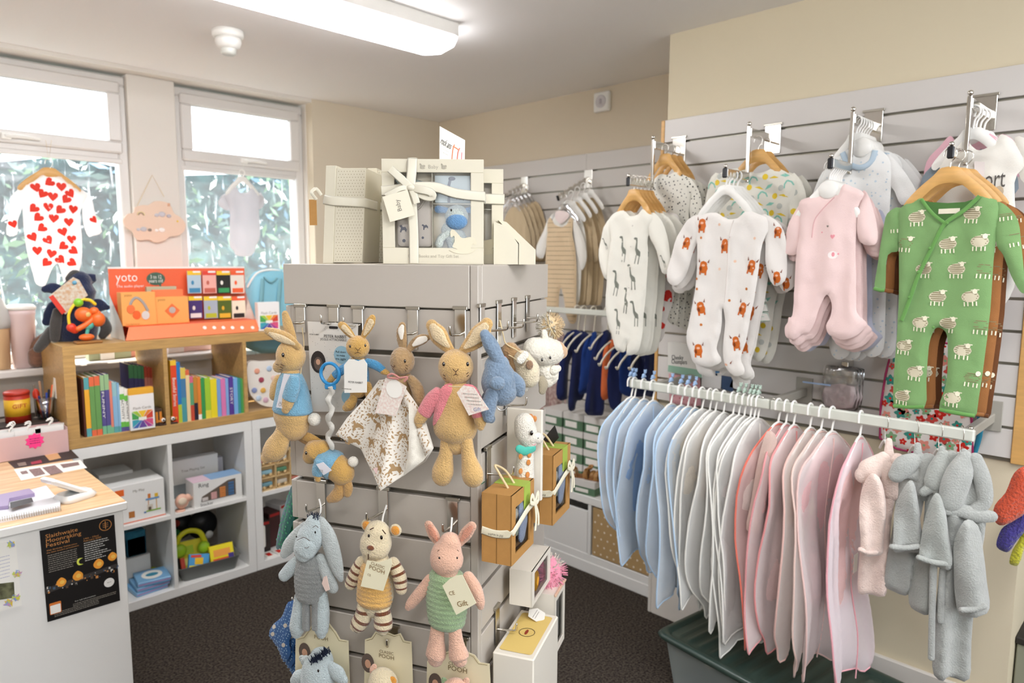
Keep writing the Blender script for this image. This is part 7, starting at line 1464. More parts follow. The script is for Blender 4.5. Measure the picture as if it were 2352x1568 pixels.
MID = [(390, 404, 828, [(.92, 'E24E2A'), (.08, 'F2C33A')], 'tall orange-red book, leftmost in the middle cell', 'Beautiful Stories'), (404, 413, 832, [(.3, 'B9C640'), (.7, '2F7DC0')], 'tall bright blue book beside the orange-red one', None), (413, 425, 845, [(.45, '4F9AA0'), (.35, '4E7FA8'), (.2, 'E2C65A')], 'teal and yellow book in the middle cell', None), (425, 434, 850, [(.9, 'EBD2A0'), (.1, 'E5704A')], 'cream and orange book in the middle cell', None),
       (434, 443, 864, [(.35, 'C9503A'), (.5, '62A578'), (.15, 'D96C8A')], 'green and red book in the middle cell', None), (443, 452, 866, [(.4, '2E2A3A'), (.6, 'C98A3A')], 'dark book with brown top in the middle cell', None), (452, 460, 866, [(.12, 'F3F2EC'), (.88, 'E58A3A')], 'orange slim book in the middle cell', None), (460, 469, 868, [(1, '3E9A54')], 'green book left of the lime ones', None), (469, 482, 868, [(.2, 'E9D94A'), (.8, 'A8CE3A')], 'lime green thick book in the middle cell', None),
       (482, 497, 871, [(1, 'EEDB2E')], 'bright yellow thick book in the middle cell', None), (497, 506, 871, [(1, '7FA6DA')], 'periwinkle blue book right of the yellow one', None), (506, 517, 870, [(1, 'E07FB4')], 'pink book in the middle cell', None), (517, 524, 869, [(1, '86AEE0')], 'sky blue book right of the pink one', None), (524, 535, 866, [(1, '5A3F96')], 'violet book in the middle cell', 'STORY'), (535, 545, 868, [(1, '7DB2E6')], 'pale blue book right of the violet one', None), (545, 551, 869, [(1, '3F9A9A')], 'slim teal book near the right upright', None), (551, 556, 869, [(1, '4C9E5A')], 'slim green book near the right upright', None), (556, 561, 870, [(1, '84C05C')], 'slim light green book against the right upright', None)]
for a, c, y, cl, lb, tx in MID: book(a, c, y, cl, lb, txt=tx, y=.012)
# paint palette board
q = F.l(569, 830, .0); t = thing('activity_board', 'white rounded card board with coloured flower discs at the oak shelf', 'toy', at(1.52, SY+.03, .834))
Fp = Face((0, SY+.03, 0), 0); b = MB(); b.slab(Fp.poly([(569, 834), (600, 830), (648, 836), (650, 920), (632, 934), (602, 930), (580, 912), (571, 890)], 0, 3), SY+.03, SY+.05, card('board_white', 'ECE4DA')); b.build('board', t)
for i, (x, y, c) in enumerate(((590, 852, 'E9A58A'), (618, 846, 'B9CBE0'), (600, 872, 'A8485A'), (628, 868, 'E8C8B8'), (584, 896, '8E9AC4'), (604, 896, 'E8B45A'), (626, 908, '8A3A4A'), (610, 918, 'D8B0C0'), (640, 890, '9CC0A8'), (594, 914, 'C0D0E0'))):
    q = Fp.l(x, y, .0); MB().lathe([(.014, SY+.03), (.014, SY+.027), (.012, SY+.026)], card('disc_'+c, c), (q.x, 0, q.z), 14, 'y').build('disc', t)
# ---- white cells
def pxbox(name, label, cat, px0, px1, pyb, pyt, off, depth, m, group=None, z0=None, b_=.002, a=0):
    Fo = Face((0, SY-off, 0), 0); q0, q1 = Fo.w(px0, pyb), Fo.w(px1, pyt); zb = z0 if z0 is not None else q0.z
    M = at(q0.x, SY-off, zb, a); t = thing(name, label, cat, M, group); w, h = q1.x-q0.x, q1.z-zb; MB(M).box(0, w, 0, depth, 0, h, m, b_).build('carton', t); return t, M, w, h
CWT = card('white_carton', 'EDECE8')
t, M, w, h = pxbox('toy_box', 'large white toy box printed with a wooden swing set in the top left cube', 'toy box', 246, 376, 1190, 1096, -.02, .2, CWT, None, .404)
b = MB(M); e = -.0006; g_ = lambda u, v: (u*w, v*h)
def pr(b, u0, v0, u1, v1, c, k=0): x0, z0 = g_(u0, v0); x1, z1 = g_(u1, v1); b.box(x0, x1, e-.0003*k-.0004, e-.0003*k, z0, z1, card('pr_'+c, c))
pr(b, .0, .02, 1, .045, 'E8734E'); pr(b, .66, .2, .92, .235, '8DB54A'); pr(b, .68, .235, .78, .38, 'D8CFC0', 1); pr(b, .7, .235, .75, .32, '6A5A4C', 2); pr(b, .84, .235, .855, .55, 'D2A45A'); pr(b, .7, .38, .712, .55, 'C9853A'); pr(b, .66, .5, .9, .545, '6F9CC8', 1); pr(b, .7, .545, .75, .66, 'D9823C', 1); pr(b, .82, .545, .88, .64, 'E8BC3A', 1); pr(b, .36, .14, .46, .3, 'B9773E'); pr(b, .62, .18, .66, .22, '4A6FA8')
b.build('printed_picture', t); b = MB(M); b.box(.15*w, .3*w, -.0012, -.0004, .74*h, .9*h, card('pr_F07030', 'F07030'), .0003); b.build('orange_logo', t); MB(M).textw('My Play', .55*w, .8*h, .2*w, -.001, GREYINK).build('lettering', t)
pxbox('toy_box', 'flat pale toy box lying behind the swing set box', 'toy box', 228, 305, 1110, 1078, -.2, .14, card('grey_carton', 'D9D8D4'), None, .404)
t, M, w, h = pxbox('toy_box', 'white toy box with slanted window showing coloured stacking rolls', 'toy box', 446, 555, 1160, 1086, -.01, .1, CWT, None, .404)
b = MB(M); b.slab([(.14*w, .2*h), (.86*w, .2*h), (.86*w, .86*h), (.7*w, .84*h), (.16*w, .4*h)], -.0008, -.0002, card('window_dark', '6A5E54')); b.build('window', t)
for i, (u, c, hh) in enumerate(((.22, 'D8D0CC', .14), (.4, 'D8A8A4', .28), (.58, 'D98A4A', .42), (.76, '4A6F98', .56))):
    for k in range(5): MB(M).box((u-.06)*w, (u+.06)*w, -.004, -.0009, (.22+hh*k/5)*h, (.22+hh*(k+.85)/5)*h, card('roll_'+c, c), .001).build('roll', t)
MB(M).textw('Ring', .2*w, .85*h, .2*w, -.001, INK).build('lettering', t); MB(M).textw('Stacker', .25*w, .08*h, .26*w, -.001, INK).build('lettering', t); MB(M).box(.35*w, w*1.001, .0, .101, h, h+.0008, card('pr_8FB2D6', '8FB2D6')).build('blue_top', t); MB(M).box(0, .35*w, .0, .101, h, h+.0008, card('pr_E9CBD6', 'E9CBD6')).build('pink_top', t)
t, M, w, h = pxbox('toy_box', 'tall white puzzle box behind the stacking roll box', 'toy box', 396, 500, 1130, 1040, -.16, .05, CWT, None, .404)
b = MB(M); pr(b, 0, .1, .9, .42, '8E9494'); pr(b, .3, .15, .5, .45, '4A4234', 1); pr(b, .36, .3, .44, .42, 'E0B858', 2); b.build('printed_picture', t); MB(M).textw('Tree Playing Set', .45*w, .72*h, .5*w, -.001, GREYINK).build('lettering', t)
pxbox('toy_box', 'slim pale box behind the tall puzzle box', 'toy box', 490, 512, 1100, 1048, -.24, .04, card('lilac_carton', 'DCDCE6'), None, .404)
Fo = Face((0, SY+.03, 0), 0); q = Fo.w(418, 1150); t = thing('wooden_elephant', 'pale pink wooden elephant toy at the left of the upper right cube', 'toy', at(q.x, q.y, .404)); PKW2 = mat('pink_wood', 'E9B8A0', rough=.5)
MB().ball((q.x, q.y, .404+.045), .032, .02, .036, PKW2, 18, 12).build('body', t); MB().ball((q.x+.026, q.y, .404+.055), .018, .016, .02, PKW2, 14, 10).build('head', t); MB().tube([(q.x+.036, q.y, .458), (q.x+.052, q.y, .452), (q.x+.056, q.y, .468)], [.008, .006, .005], PKW2, n=3, rnd=1).build('trunk', t); MB().lathe([(.022, 0), (.022, .006)], PKW2, (q.x-.01, q.y, .404), 18).build('wheel_base', t); MB().ball((q.x-.004, q.y-.018, .404+.05), .02, .005, .018, card('ear_cream', 'F0DCC4'), 12, 8).build('ear', t)
# lower left cube
TEALP = mat('teal_plastic_pack', '2E7E9A', rough=.35, var=.3, vscale=30)
for k in range(5): pxbox('blue_pack', ordn[k]+' teal plastic pack from the bottom of the stack in the lower left cube', 'toy pack', 292, 338, 1285, 1270, -.18, .12, TEALP, 'teal packs', .2+.026*k, .006)
pxbox('toy_box', 'white rest box under the teal packs', 'toy box', 288, 345, 1285, 1270, -.17, .13, card('grey_carton', 'D9D8D4'), None, .042)[0]
BPK = mat('sky_blue_pack', '7DB3DC', rough=.3)
for k in range(3):
    M = at(.955+.004*k, SY+.03, .043+.022*k, 4-6*k); t = thing('picture_box', ordn[k]+' flat sky blue picture box from the bottom, lower left cube', 'toy box', M, 'sky blue boxes'); MB(M).box(-.01, .13, 0, .14, 0, .02, BPK, .002).build('carton', t)
    MB(M).box(-.009, .129, -.0006, -.0001, .007, .012, card('pr_B58AB8', 'B58AB8')).build('side_stripe', t)
    if k == 2: Mt = M @ Matrix.Translation((.06, .07, .0206)) @ Matrix.Rotation(math.radians(-90), 4, 'X'); MB(Mt).face2d(circ(20, .045, .05), 0, PAPER).build('white_disc', t); MB(Mt).face2d(circ(14, .028, .02), -.0004, card('pr_3F8FA8', '3F8FA8')).build('teal_print', t)
for i, (px, py, c, lb) in enumerate(((303, 1312, 'B0328E', 'magenta'), (325, 1302, '5FB8CC', 'turquoise'), (350, 1300, 'C3CF3A', 'lime'))):
    Fo = Face((0, SY+.22, 0), 0); q = Fo.w(px, py); m = mat('sensory_'+lb, c, rough=.45); b = MB(); r = .022; z = .109 if i < 1 else .05; z = .043+r
    if i > 0: z = .043+r
    b.ball((q.x, q.y, z), r, r, r, m, 16, 12)
    rd = random.Random(i)
    for k in range(26): d = Vector((rd.gauss(0, 1), rd.gauss(0, 1), rd.gauss(0, 1))).normalized()*r; b.ball((q.x+d.x, q.y+d.y, z+max(-r*.9, d.z)), .005, .005, .005, m, 8, 6)
    single(b, 'knobbly_ball', lb+' knobbly sensory ball in the lower left cube', 'toy ball', at(q.x, q.y, z), 'knobbly balls')
# lower right cube: grey tray of toys
GT = mat('grey_tray_plastic', '6E716E', rough=.5); x0 = onZ(415, 1290, .1).x
TMx = at(1.29, SY+.115, .043, -6); t = thing('storage_tray', 'grey plastic tray holding yellow craft packs in the lower right cube', 'tray', TMx)
b = MB(TMx); ringmesh(b, [rr(.125, .085, .02), rr(.145, .1, .02), rr(.15, .105, .02), rr(.146, .101, .02), rr(.122, .082, .02)], [0, .072, .072, .07, .004], GT, 4); b.add([(x, y, .0) for x, y in rr(.125, .085, .02)], [tuple(range(24))], GT); b.build('tray_body', t)
def pack(M, w, h, d, cols, label, grp=None, name='craft_pack', cat='craft pack'):
    t = thing(name, label, cat, M, grp); MB(M).box(0, w, 0, d, 0, h, card('pk_'+cols[0], cols[0]), .002).build('carton', t); b = MB(M)
    for i, (u0, v0, u1, v1, c) in enumerate(cols[1:]): b.box(u0*w, u1*w, -.0008-.0003*i, -.0004-.0003*i, v0*h, v1*h, card('pk_'+c, c))
    if len(cols) > 1: b.build('printed_panel', t)
    return t
tilt = Matrix.Rotation(math.radians(-22), 4, 'X')
pack(TMx @ Matrix.Translation((.015, -.055, .03)) @ tilt, .115, .095, .03, ['F2DE2A', (.1, .1, .9, .3, 'E8552E'), (.15, .4, .85, .75, 'F3A44A'), (.75, .05, .98, .45, '4A3A8A')], 'yellow and orange crayon pack at the right of the tray', 'packs in the tray')
pack(TMx @ Matrix.Translation((-.1, -.07, .03)) @ tilt @ Matrix.Rotation(.2, 4, 'Y'), .095, .09, .02, ['4F9ED2', (.05, .05, .95, .4, 'F2DE2A'), (.3, .45, .7, .8, 'F0C02A'), (.1, .82, .6, .95, 'E24A3A')], 'blue and yellow pack at the front left of the tray', 'packs in the tray')
pack(TMx @ Matrix.Translation((-.11, .0, .03)) @ tilt, .13, .13, .02, ['E9DE3A', (.05, .1, .95, .35, 'F5EE8A'), (.1, .5, .5, .8, 'B9D83A')], 'yellow-green pack standing behind in the tray', 'packs in the tray')
pack(TMx @ Matrix.Translation((-.12, -.05, .02)) @ tilt, .02, .08, .02, ['B8432E'], 'slim red tube at the left end of the tray', 'packs in the tray')
LIM = mat('lime_plastic', 'A8D42E', rough=.35); YLP = mat('yellow_plastic', 'E0DC2A', rough=.35)
M = TMx @ Matrix.Translation((-.06, .02, .16)); t = thing('childs_headphones', 'lime and yellow child headphones behind the tray packs', 'headphones', M)
MB(M).tube([(-.06, 0, -.05), (-.055, 0, .02), (-.01, 0, .05), (.045, -.0, .03), (.07, 0, -.03)], .013, YLP, n=5, flat=.6, rnd=1).build('headband', t); MB(M).ball((-.055, -.01, -.04), .035, .02, .035, LIM, 16, 10).build('earpiece', t); MB(M).ball((.06, -.005, -.05), .03, .02, .032, LIM, 16, 10).build('earpiece', t)
M = at(1.25, SY+.32, .22, 0); t = thing('toy_disc', 'large round black toy disc with red and green dots at the back of the cube', 'toy', M); MB(M).lathe([(.07, 0), (.07, .02), (.06, .03)], BLACK, axis='y', seg=28).build('disc', t)
for x, z, c in ((-.02, .02, 'A83A32'), (-.02, -.03, '2E8A4A')): MB(M).lathe([(.018, 0), (.018, -.004)], card('dot_'+c, c), (x, 0, z), 16, 'y').build('coloured_dot', t)
M = at(1.36, SY+.31, .2, 0); t = thing('toy_disc', 'second black toy disc with a white dot at the back of the cube', 'toy', M); MB(M).lathe([(.075, 0), (.075, .02), (.06, .03)], BLACK, axis='y', seg=28).build('disc', t); MB(M).lathe([(.02, 0), (.02, -.004)], WHITE, (.03, -.0, -.06), 16, 'y').build('coloured_dot', t)
# second unit: wooden train set and dark toys
Fo = Face((0, SY+.05, 0), 0); q = Fo.w(598, 1118); t = thing('wooden_toy_box', 'divided wooden box of painted trains in the upper cube behind the tower', 'toy', at(1.55, SY+.05, .404)); PINE = mat('pine_wood', 'DDBE8A', rough=.5, var=.1)
b = MB(); b.box(1.55, 1.80, SY+.05, SY+.06, .404, .6, PINE); b.build('back_board', t)
for x in (1.55, 1.632, 1.714, 1.796): MB().box(x, x+.006, SY+.02, SY+.05, .404, .6, PINE).build('divider', t)
for z in (.404, .468, .532, .596): MB().box(1.55, 1.80, SY+.02, SY+.05, z, z+.005, PINE).build('divider', t)
for i in range(3):
    for j in range(3):
        c = ('6E9AA8', '8FBAC8', 'B5544A', 'C9C0B0', '5A8A6A', 'D8DDD8', 'C77A6A', 'C9A23A', '7FA0C0')[(i*3+j) % 9]; x, z = 1.56+.082*i, .409+.064*j; t2 = thing('toy_train', ('left', 'middle', 'right')[i]+' painted toy train on the '+('bottom', 'middle', 'top')[j]+' row of the wooden box', 'toy train', at(x, SY+.03, z), 'painted trains'); MB().box(x, x+.062, SY+.03, SY+.048, z+.012, z+.036, mat('paint_'+c, c, rough=.5), .006).build('body', t2)
        for u in (.012, .05): MB().lathe([(.009, SY+.027), (.009, SY+.032)], PINE, (x+u, 0, z+.009), 14, 'y').build('wheel', t2)
for k in range(3): q = .19*k; M = at(1.56+.08*k, SY+.1+.03*k, .043, 8*k); t = thing('boxed_game', ('left', 'middle', 'right')[k]+' dark boxed toy in the lower cube behind the tower', 'toy box', M, 'dark boxed toys'); MB(M).box(0, .07, 0, .12, 0, .17+.02*k, card('dk_'+str(k), ('38302E', '4A2C2A', 'D8D4D0')[k]), .002).build('carton', t); MB(M).box(.005, .065, -.001, -.0002, .15+.02*k, .165+.02*k, card('dk_red', 'B8322E')).build('red_band', t)
b = MB(); b.slab([(1.545+.05*a, .16+.06*c) for a, c in rrect(-.5, -1, .5, 1, .2)], SY+.03, SY+.034, PAPER); b.slab([(1.545+.016*a, .15+.018*c) for a, c in HEART], SY+.029, SY+.03, REDH); single(b, 'playing_card_toy', 'white rounded toy card with a red heart in the lower cube behind the tower', 'card', at(1.545, SY+.03, .12))
for k in range(3): M = at(1.57+.06*k, SY+.02, .043, 5*k); single(MB(M).box(0, .05, 0, .07, 0, .004, PAPER).box(.012, .036, .01, .05, .004, .005, REDH), 'toy_card', ('left', 'middle', 'right')[k]+' white card with red print lying in the lower cube', 'card', M, 'cards in the lower cube')

# ============================================================ on top of the oak shelf
YO = mat('display_orange_card', 'F0683E', rough=.5); YO2 = mat('display_coral_card', 'F4814F', rough=.5)
DY = 3.60; FD = Face((0, DY, 0), 0); q0 = onZ(290, 782, 1.233); q1 = onZ(604, 765, 1.233); DX0, DX1 = .965, 1.575; DFY = 3.385
t = thing('counter_display', 'orange-red card display stand lettered yoto on top of the oak shelf', 'display stand', at(DX0, DFY, 1.233))
b = MB(); zt = FD.l(252, 617).z; xl, xr = FD.l(250, 640).x, FD.l(562, 640).x; b.box(xl, xr, DY, DY+.006, 1.233, zt, YO); b.build('header_panel', t)
b = MB(); b.box(xl, xr, DY-.001, DY+.008, zt, zt+.008, WHITE); b.build('top_edge', t)
b = MB(); b.add([(DX0, DFY, 1.234), (DX1, DFY, 1.234), (xr-.0, DFY+.035, 1.29), (xl+.02, DFY+.035, 1.29)], [(0, 1, 2, 3)], YO2); b.add([(DX0, DFY, 1.2335), (DX1, DFY, 1.2335), (DX1, DY, 1.2335), (DX0, DY, 1.2335)], [(0, 1, 2, 3)], YO); b.add([(xl+.02, DFY+.035, 1.29), (xr, DFY+.035, 1.29), (xr, DY, 1.29), (xl+.02, DY, 1.29)], [(0, 1, 2, 3)], YO); b.build('tray', t)
for x in (DX0-.002, DX1): MB(at(0, 0, 0)).add([(x, DFY-.002, 1.233), (x, DY, 1.233), (x+(xl-DX0 if x < 1 else xr-DX1), DY, 1.43), (x, DFY+.03, 1.30)], [(0, 1, 2, 3)], WHITE).build('side_panel', t)
ptx = lambda s, px, py, w_, m, hp=None, off=.001: ptext(FD, FD.mb(), s, px, py, w_, off, m, 0, hp).build('lettering', t)
ptx('yoto', 291, 637, 46, PAPER, 30); ptx('The audio player', 299, 657, 58, PAPER); 
b = MB(); q = FD.l(358, 640, .001); b.face2d([(q.x+.042*a, q.z+.031*c) for a, c in circ(24, 1, 1)]+[], DY-.002, card('bubble_green', '4A6656')); b.face2d([(q.x+.008, q.z-.026), (q.x+.022, q.z-.024), (q.x+.022, q.z-.042)], DY-.0021, MATS['bubble_green']); b.build('speech_bubble', t)
ptx('3 to 12', 358, 636, 24, PAPER, 12, .0026); ptx('years old', 358, 645, 30, PAPER, 12, .0026)
Fs = Face((0, DFY+.012, 0), 0); b = MB()
n_ = Vector((0, -.056, .035)).normalized()
for i, px in enumerate((470, 492, 513, 534, 556, 580)): q = on_plane(px, 752, (0, DFY+.017, 1.262), (0, -.85, .53)); b.add([(q.x+.009*a, q.y-.001+.009*c*.53, q.z+.009*c*.85) for a, c in circ(10, 1, 1)], [tuple(range(10))], PAPER)
b.build('printed_icon', t)
def stand(px0, px1, pyb, pyt, off, d, m, label, name='boxed_gadget', grp=None, cat='product box'):
    Fo = Face((0, DY-off, 0), 0); q0, q1 = Fo.w(px0, pyb), Fo.w(px1, pyt); M = at(q0.x, DY-off, max(q0.z, 1.291), 0); u = thing(name, label, cat, M, grp); w, h = q1.x-q0.x, q1.z-M.translation.z; MB(M).box(0, w, 0, d, 0, h, m, .001).build('carton', u); return u, M, w, h
OB = card('amber_box', 'F7AE62')
u, M, w, h = stand(282, 356, 752, 670, .13, .06, OB, 'larger amber box printed with orange headphones', grp='amber boxes')
b = MB(M); b.tube([(.3*w, -.001, .42*h), (.26*w, -.001, .66*h), (.42*w, -.001, .84*h), (.62*w, -.001, .7*h), (.76*w, -.001, .42*h)], .006, card('print_grey', 'A9A29E'), n=4, flat=.15); b.build('printed_band', u)
for u_, v_, c in ((.42, .32, 'EE6A34'), (.68, .3, 'D8D4D0'), (.26, .5, 'EE7A44')): MB(M).slab([(u_*w+.017*a, v_*h+.02*c_) for a, c_ in circ(16, 1, 1)], -.0025, -.0015, card('pr_'+c, c)).build('printed_earcup', u)
MB(M).textw('yoto', .2*w, .92*h, .22*w, -.001, card('amber_ink', 'A5743A')).build('lettering', u); MB(M).textw('headphones', .3*w, .05*h, .4*w, -.001, card('amber_ink', 'A5743A')).build('lettering', u)
u, M, w, h = stand(358, 432, 748, 680, .12, .06, OB, 'smaller amber box printed with an orange square player', grp='amber boxes')
b = MB(M); b.slab([(.5*w+.034*a, .48*h+.034*c) for a, c in ((0, -1), (1, 0), (.0, 1), (-1, 0))], -.002, -.0008, card('pr_EE7A44', 'EE7A44')); b.build('printed_player', u); MB(M).slab([(.5*w+.015*a, .5*h+.015*c) for a, c in circ(16, 1, 1)], -.003, -.0021, card('pr_BDB4AC', 'BDB4AC')).build('printed_dial', u)
MB(M).textw('yoto', .2*w, .9*h, .22*w, -.001, card('amber_ink', 'A5743A')).build('lettering', u)
stand(352, 420, 700, 664, .09, .02, YO2, 'plain orange box behind the smaller amber one'); stand(338, 405, 690, 657, .06, .02, card('grey_green_box', 'B9B79A'), 'grey-green slim box behind the amber boxes')
CC = [('F4C83A', 'B9CCD8', '4C8FB8'), ('E24A3C', 'F0B4A8', 'C96A5A'), ('F4C83A', '2A2C28', '3E9A5E'), ('F0653A', 'EDE4D6', 'F0653A'), ('F4D23A', '4A3A78', 'EDEDED'), ('F4D23A', 'A8B8C4', 'B9C43A'), ('F4D23A', '566B2A', 'E0B83A'), ('F0653A', 'EFE8D0', '2E2A28')]
for i in range(8):
    r, c = divmod(i, 4); px = (432, 467, 499, 531)[c]+r*3; py = (622, 680)[r]; Fo = Face((0, DY-.045, 0), 0); q0, q1 = Fo.w(px, py+52), Fo.w(px+29, py); M = at(q0.x, DY-.045, q0.z, 0)
    u = thing('story_card_pack', ('top', 'bottom')[r]+' row, '+('leftmost', 'second', 'third', 'rightmost')[c]+' story card pack in the orange display', 'card pack', M, 'story card packs'); w, h = q1.x-q0.x, q1.z-q0.z
    for k in range(3): MB(M).box(.003*k, w, .008*k, .008*k+.006, 0, h, card('cc_'+CC[i][1] if k == 0 else 'cc_'+CC[i][0], CC[i][1] if k == 0 else CC[i][0]), .001).build('card', u)
    b = MB(M); b.box(0, w, -.001, -.0002, h*.82, h, card('cc_'+CC[i][0], CC[i][0])); b.box(w*.1, w*.9, -.0009, -.0001, h*.04, h*.24, card('cc_'+CC[i][2], CC[i][2])); b.build('printed_band', u)
    b = MB(M); b.slab([(w*.36+.007*a, h*.48+.011*c_) for a, c_ in circ(10, 1, 1)], -.0016, -.0008, PAPER if i in (2, 4) else card('cc_'+CC[i][2], CC[i][2])); b.build('printed_figure', u)
    b = MB(M); b.slab(rrect(w*.4, h*.92, w*.95, h*1.0, .003), -.002, -.0012, WHITE); b.build('hang_tab', u)
# teal backpack and flash cards
FBk = Face((0, 3.66, 0), 0); TB = mat('teal_backpack_fabric', '8CC9DC', rough=.5, bump=.3, scale=200); t = thing('backpack', 'light teal childs backpack behind the right end of the display', 'backpack', FBk.at(615, 790, 0))
b = MB(); pillow(b, FBk.poly([(566, 800), (562, 700), (566, 650), (585, 624), (625, 617), (660, 622), (676, 650), (680, 700), (678, 800)], 0, 3), .06, TB, w=.05, g=.02, y=3.66); b.build('bag_body', t)
for x in (600, 640): b = MB(); b.tube([tuple(FBk.w(x+4, 640, .058)), tuple(FBk.w(x, 690, .068)), tuple(FBk.w(x-3, 760, .06))], .012, mat('teal_strap_dark', '7FB3BE', rough=.6), n=4, flat=.3); b.build('strap', t)
b = MB(); b.tube([tuple(FBk.w(568, 660, .02)), tuple(FBk.w(590, 628, .03)), tuple(FBk.w(625, 620, .03)), tuple(FBk.w(662, 628, .03))], .006, WHITE, n=5); b.build('white_edge', t)
b = MB(); b.tube([tuple(FBk.w(606, 636, .062)), tuple(FBk.w(622, 648, .07)), tuple(FBk.w(636, 638, .062))], .005, MATS['teal_strap_dark'], n=4); b.build('grab_handle', t)
q0 = onY(594, 752, SY+.05); flash_cards(at(q0.x, SY+.05, 1.233), .115, .145, 'flash card box at the right end of the oak shelf top')
# navy bat toy
BN = plush('navy_plush', '27304E', scale=200, var=.2); BGY = plush('charcoal_plush', '4C4A48'); FBt = Face((0, 3.63, 0), -4)
t = thing('plush_dragon', 'navy and charcoal plush dragon with card tag on the left of the oak shelf', 'soft toy', FBt.at(175, 782, 0))
limbp(FBt, t, 'body', [(178, 700, 34), (176, 735, 44), (176, 768, 42)], BN, 0, .8); limbp(FBt, t, 'head', [(182, 648, 26), (180, 668, 36), (182, 690, 30)], BN, .02, .85)
for L in ([(146, 672, 12), (122, 662, 13), (104, 664, 8)], [(196, 645, 12), (212, 638, 11), (204, 650, 6)]): limbp(FBt, t, 'ear', L, BN, .01, .5)
for L in ([(128, 708, 18), (116, 728, 16), (108, 738, 10)], [(205, 706, 18), (228, 702, 16), (246, 706, 6)]): limbp(FBt, t, 'wing', L, BN, -.01, .3)
limbp(FBt, t, 'crest', [(160, 640, 9), (172, 630, 11), (184, 632, 7)], BGY, .03, .6); limbp(FBt, t, 'strap', [(132, 716, 10), (128, 745, 12), (126, 776, 10)], BGY, .05, .5); limbp(FBt, t, 'leg', [(118, 760, 12), (100, 785, 12), (88, 800, 10)], BGY, .02, .8); limbp(FBt, t, 'leg', [(238, 735, 10), (244, 755, 12), (236, 770, 9)], BGY, .02, .8)
b = cardp(FBt, t, '', [(168, 636), (182, 643), (202, 678), (150, 722), (112, 680)], .085, card('pale_tag', 'D6D2C4', var=.15, vscale=80, col2='C9A27E'), build=False); b.build('swing_card', t)
b = cardp(FBt, t, '', [(112, 682), (122, 677), (152, 716), (142, 722)], .087, mat('red_tag_edge', 'DB3A26', rough=.5), build=False); b.build('red_edge', t)
b = FBt.mb(); q = FBt.l(171, 649, .087); b.lathe([(.009, 0), (.009, -.001)], card('blue_spot', '6FB0D0'), tuple(q), 14, 'y'); b.build('blue_spot', t)
# orange figure toy
FO = Face((0, 3.42, 0), 0); OG = mat('orange_plastic', 'F0702C', rough=.35); TQ = mat('turquoise_plastic', '58B4A4', rough=.35); YP_ = mat('bright_yellow_plastic', 'EFD02C', rough=.35); RP_ = mat('red_plastic', 'E0412A', rough=.35); LG2 = mat('lime_bead', '8ACB2E', rough=.35)
t = thing('bead_figure_toy', 'orange bead figure toy with a yellow hoop standing before the dragon', 'toy', FO.at(200, 783, 0))
ballp(FO, t, 'head', 192, 722, 18, 17, 0, OG); ballp(FO, t, 'hair', 216, 714, 10, 9, .01, OG); ballp(FO, t, 'weight', 225, 733, 15, 17, .01, OG); ballp(FO, t, 'face', 197, 722, 11, 10, .012, card('face_cream', 'E2C27A')); eye(FO, t, 198, 722, .025, 2, False)
limbp(FO, t, 'arm', [(226, 718, 5), (205, 740, 6), (180, 755, 6)], OG, .015); limbp(FO, t, 'body', [(214, 738, 6), (206, 748, 8), (202, 752, 6)], TQ, .01); limbp(FO, t, 'leg', [(203, 752, 4), (199, 768, 4)], TQ, .01); ballp(FO, t, 'foot', 199, 774, 16, 8, .01, OG, .9); limbp(FO, t, 'bead', [(164, 752, 10), (172, 758, 8)], RP_, .0); ballp(FO, t, 'bead', 180, 695, 10, 10, .0, LG2)
b = MB(); b.tube([tuple(FO.w(*q, 0)) for q in ((196, 686), (172, 698), (158, 722), (160, 748))], .006, YP_, n=5); b.build('hoop', t); b = MB(); b.tube([tuple(FO.w(*q, .0)) for q in ((198, 688), (208, 690), (218, 698))], .007, YP_, n=4, rnd=1); b.build('hoop', t)
q = FO.w(199, 783, .01); MB().box(q.x-.045, q.x+.055, q.y-.03, q.y+.03, 1.2325, 1.243, mat('brown_wood_base', '9A6A34', rough=.5), .003).build('base', t)
# ---- things hanging in front of the windows
FW = Face((0, 3.90, 0), 0)
hb = Z([(270, 930), (180, 990), (110, 1030), (80, 1060)], 2.904, 0, 80); A_ = lambda L: Z(L, 2.904, 0, 80)
body = A_([(285, 925), (220, 975), (150, 1020), (150, 1140), (160, 1300), (180, 1450), (210, 1560)])+[(76, 628), (84, 652), (104, 655), (118, 620), (132, 604), (140, 625), (150, 654), (172, 650), (182, 622)]+A_([(545, 1480), (545, 1350), (535, 1200), (560, 1120), (580, 1060), (500, 1010), (440, 970), (400, 925), (370, 945), (320, 948)])
P_ = FW.poly(body, 0, 3); hd = [([(HEART, REDH)], *FW.xz(x/2.904, 80+y/2.904, 0), .043, random.uniform(-1, 1)) for x, y in ((325, 985), (235, 1020), (405, 1015), (280, 1062), (465, 1060), (190, 1100), (350, 1080), (435, 1100), (320, 1150), (220, 1160), (395, 1170), (485, 1165), (250, 1220), (355, 1225), (455, 1250), (275, 1290), (415, 1315), (510, 1310), (215, 1350), (320, 1370), (475, 1365), (415, 1410), (245, 1440), (340, 1460), (490, 1440), (305, 1520), (400, 1500), (480, 1520))]
s1 = A_([(150, 1025), (100, 1050), (75, 1090), (60, 1200), (45, 1330), (115, 1330), (118, 1240), (150, 1150)]); s2 = A_([(570, 1050), (615, 1100), (640, 1200), (680, 1310), (620, 1340), (590, 1340), (560, 1260), (548, 1150)])
WJT = fabric('thin_white_jersey', 'FBF8F6'); 
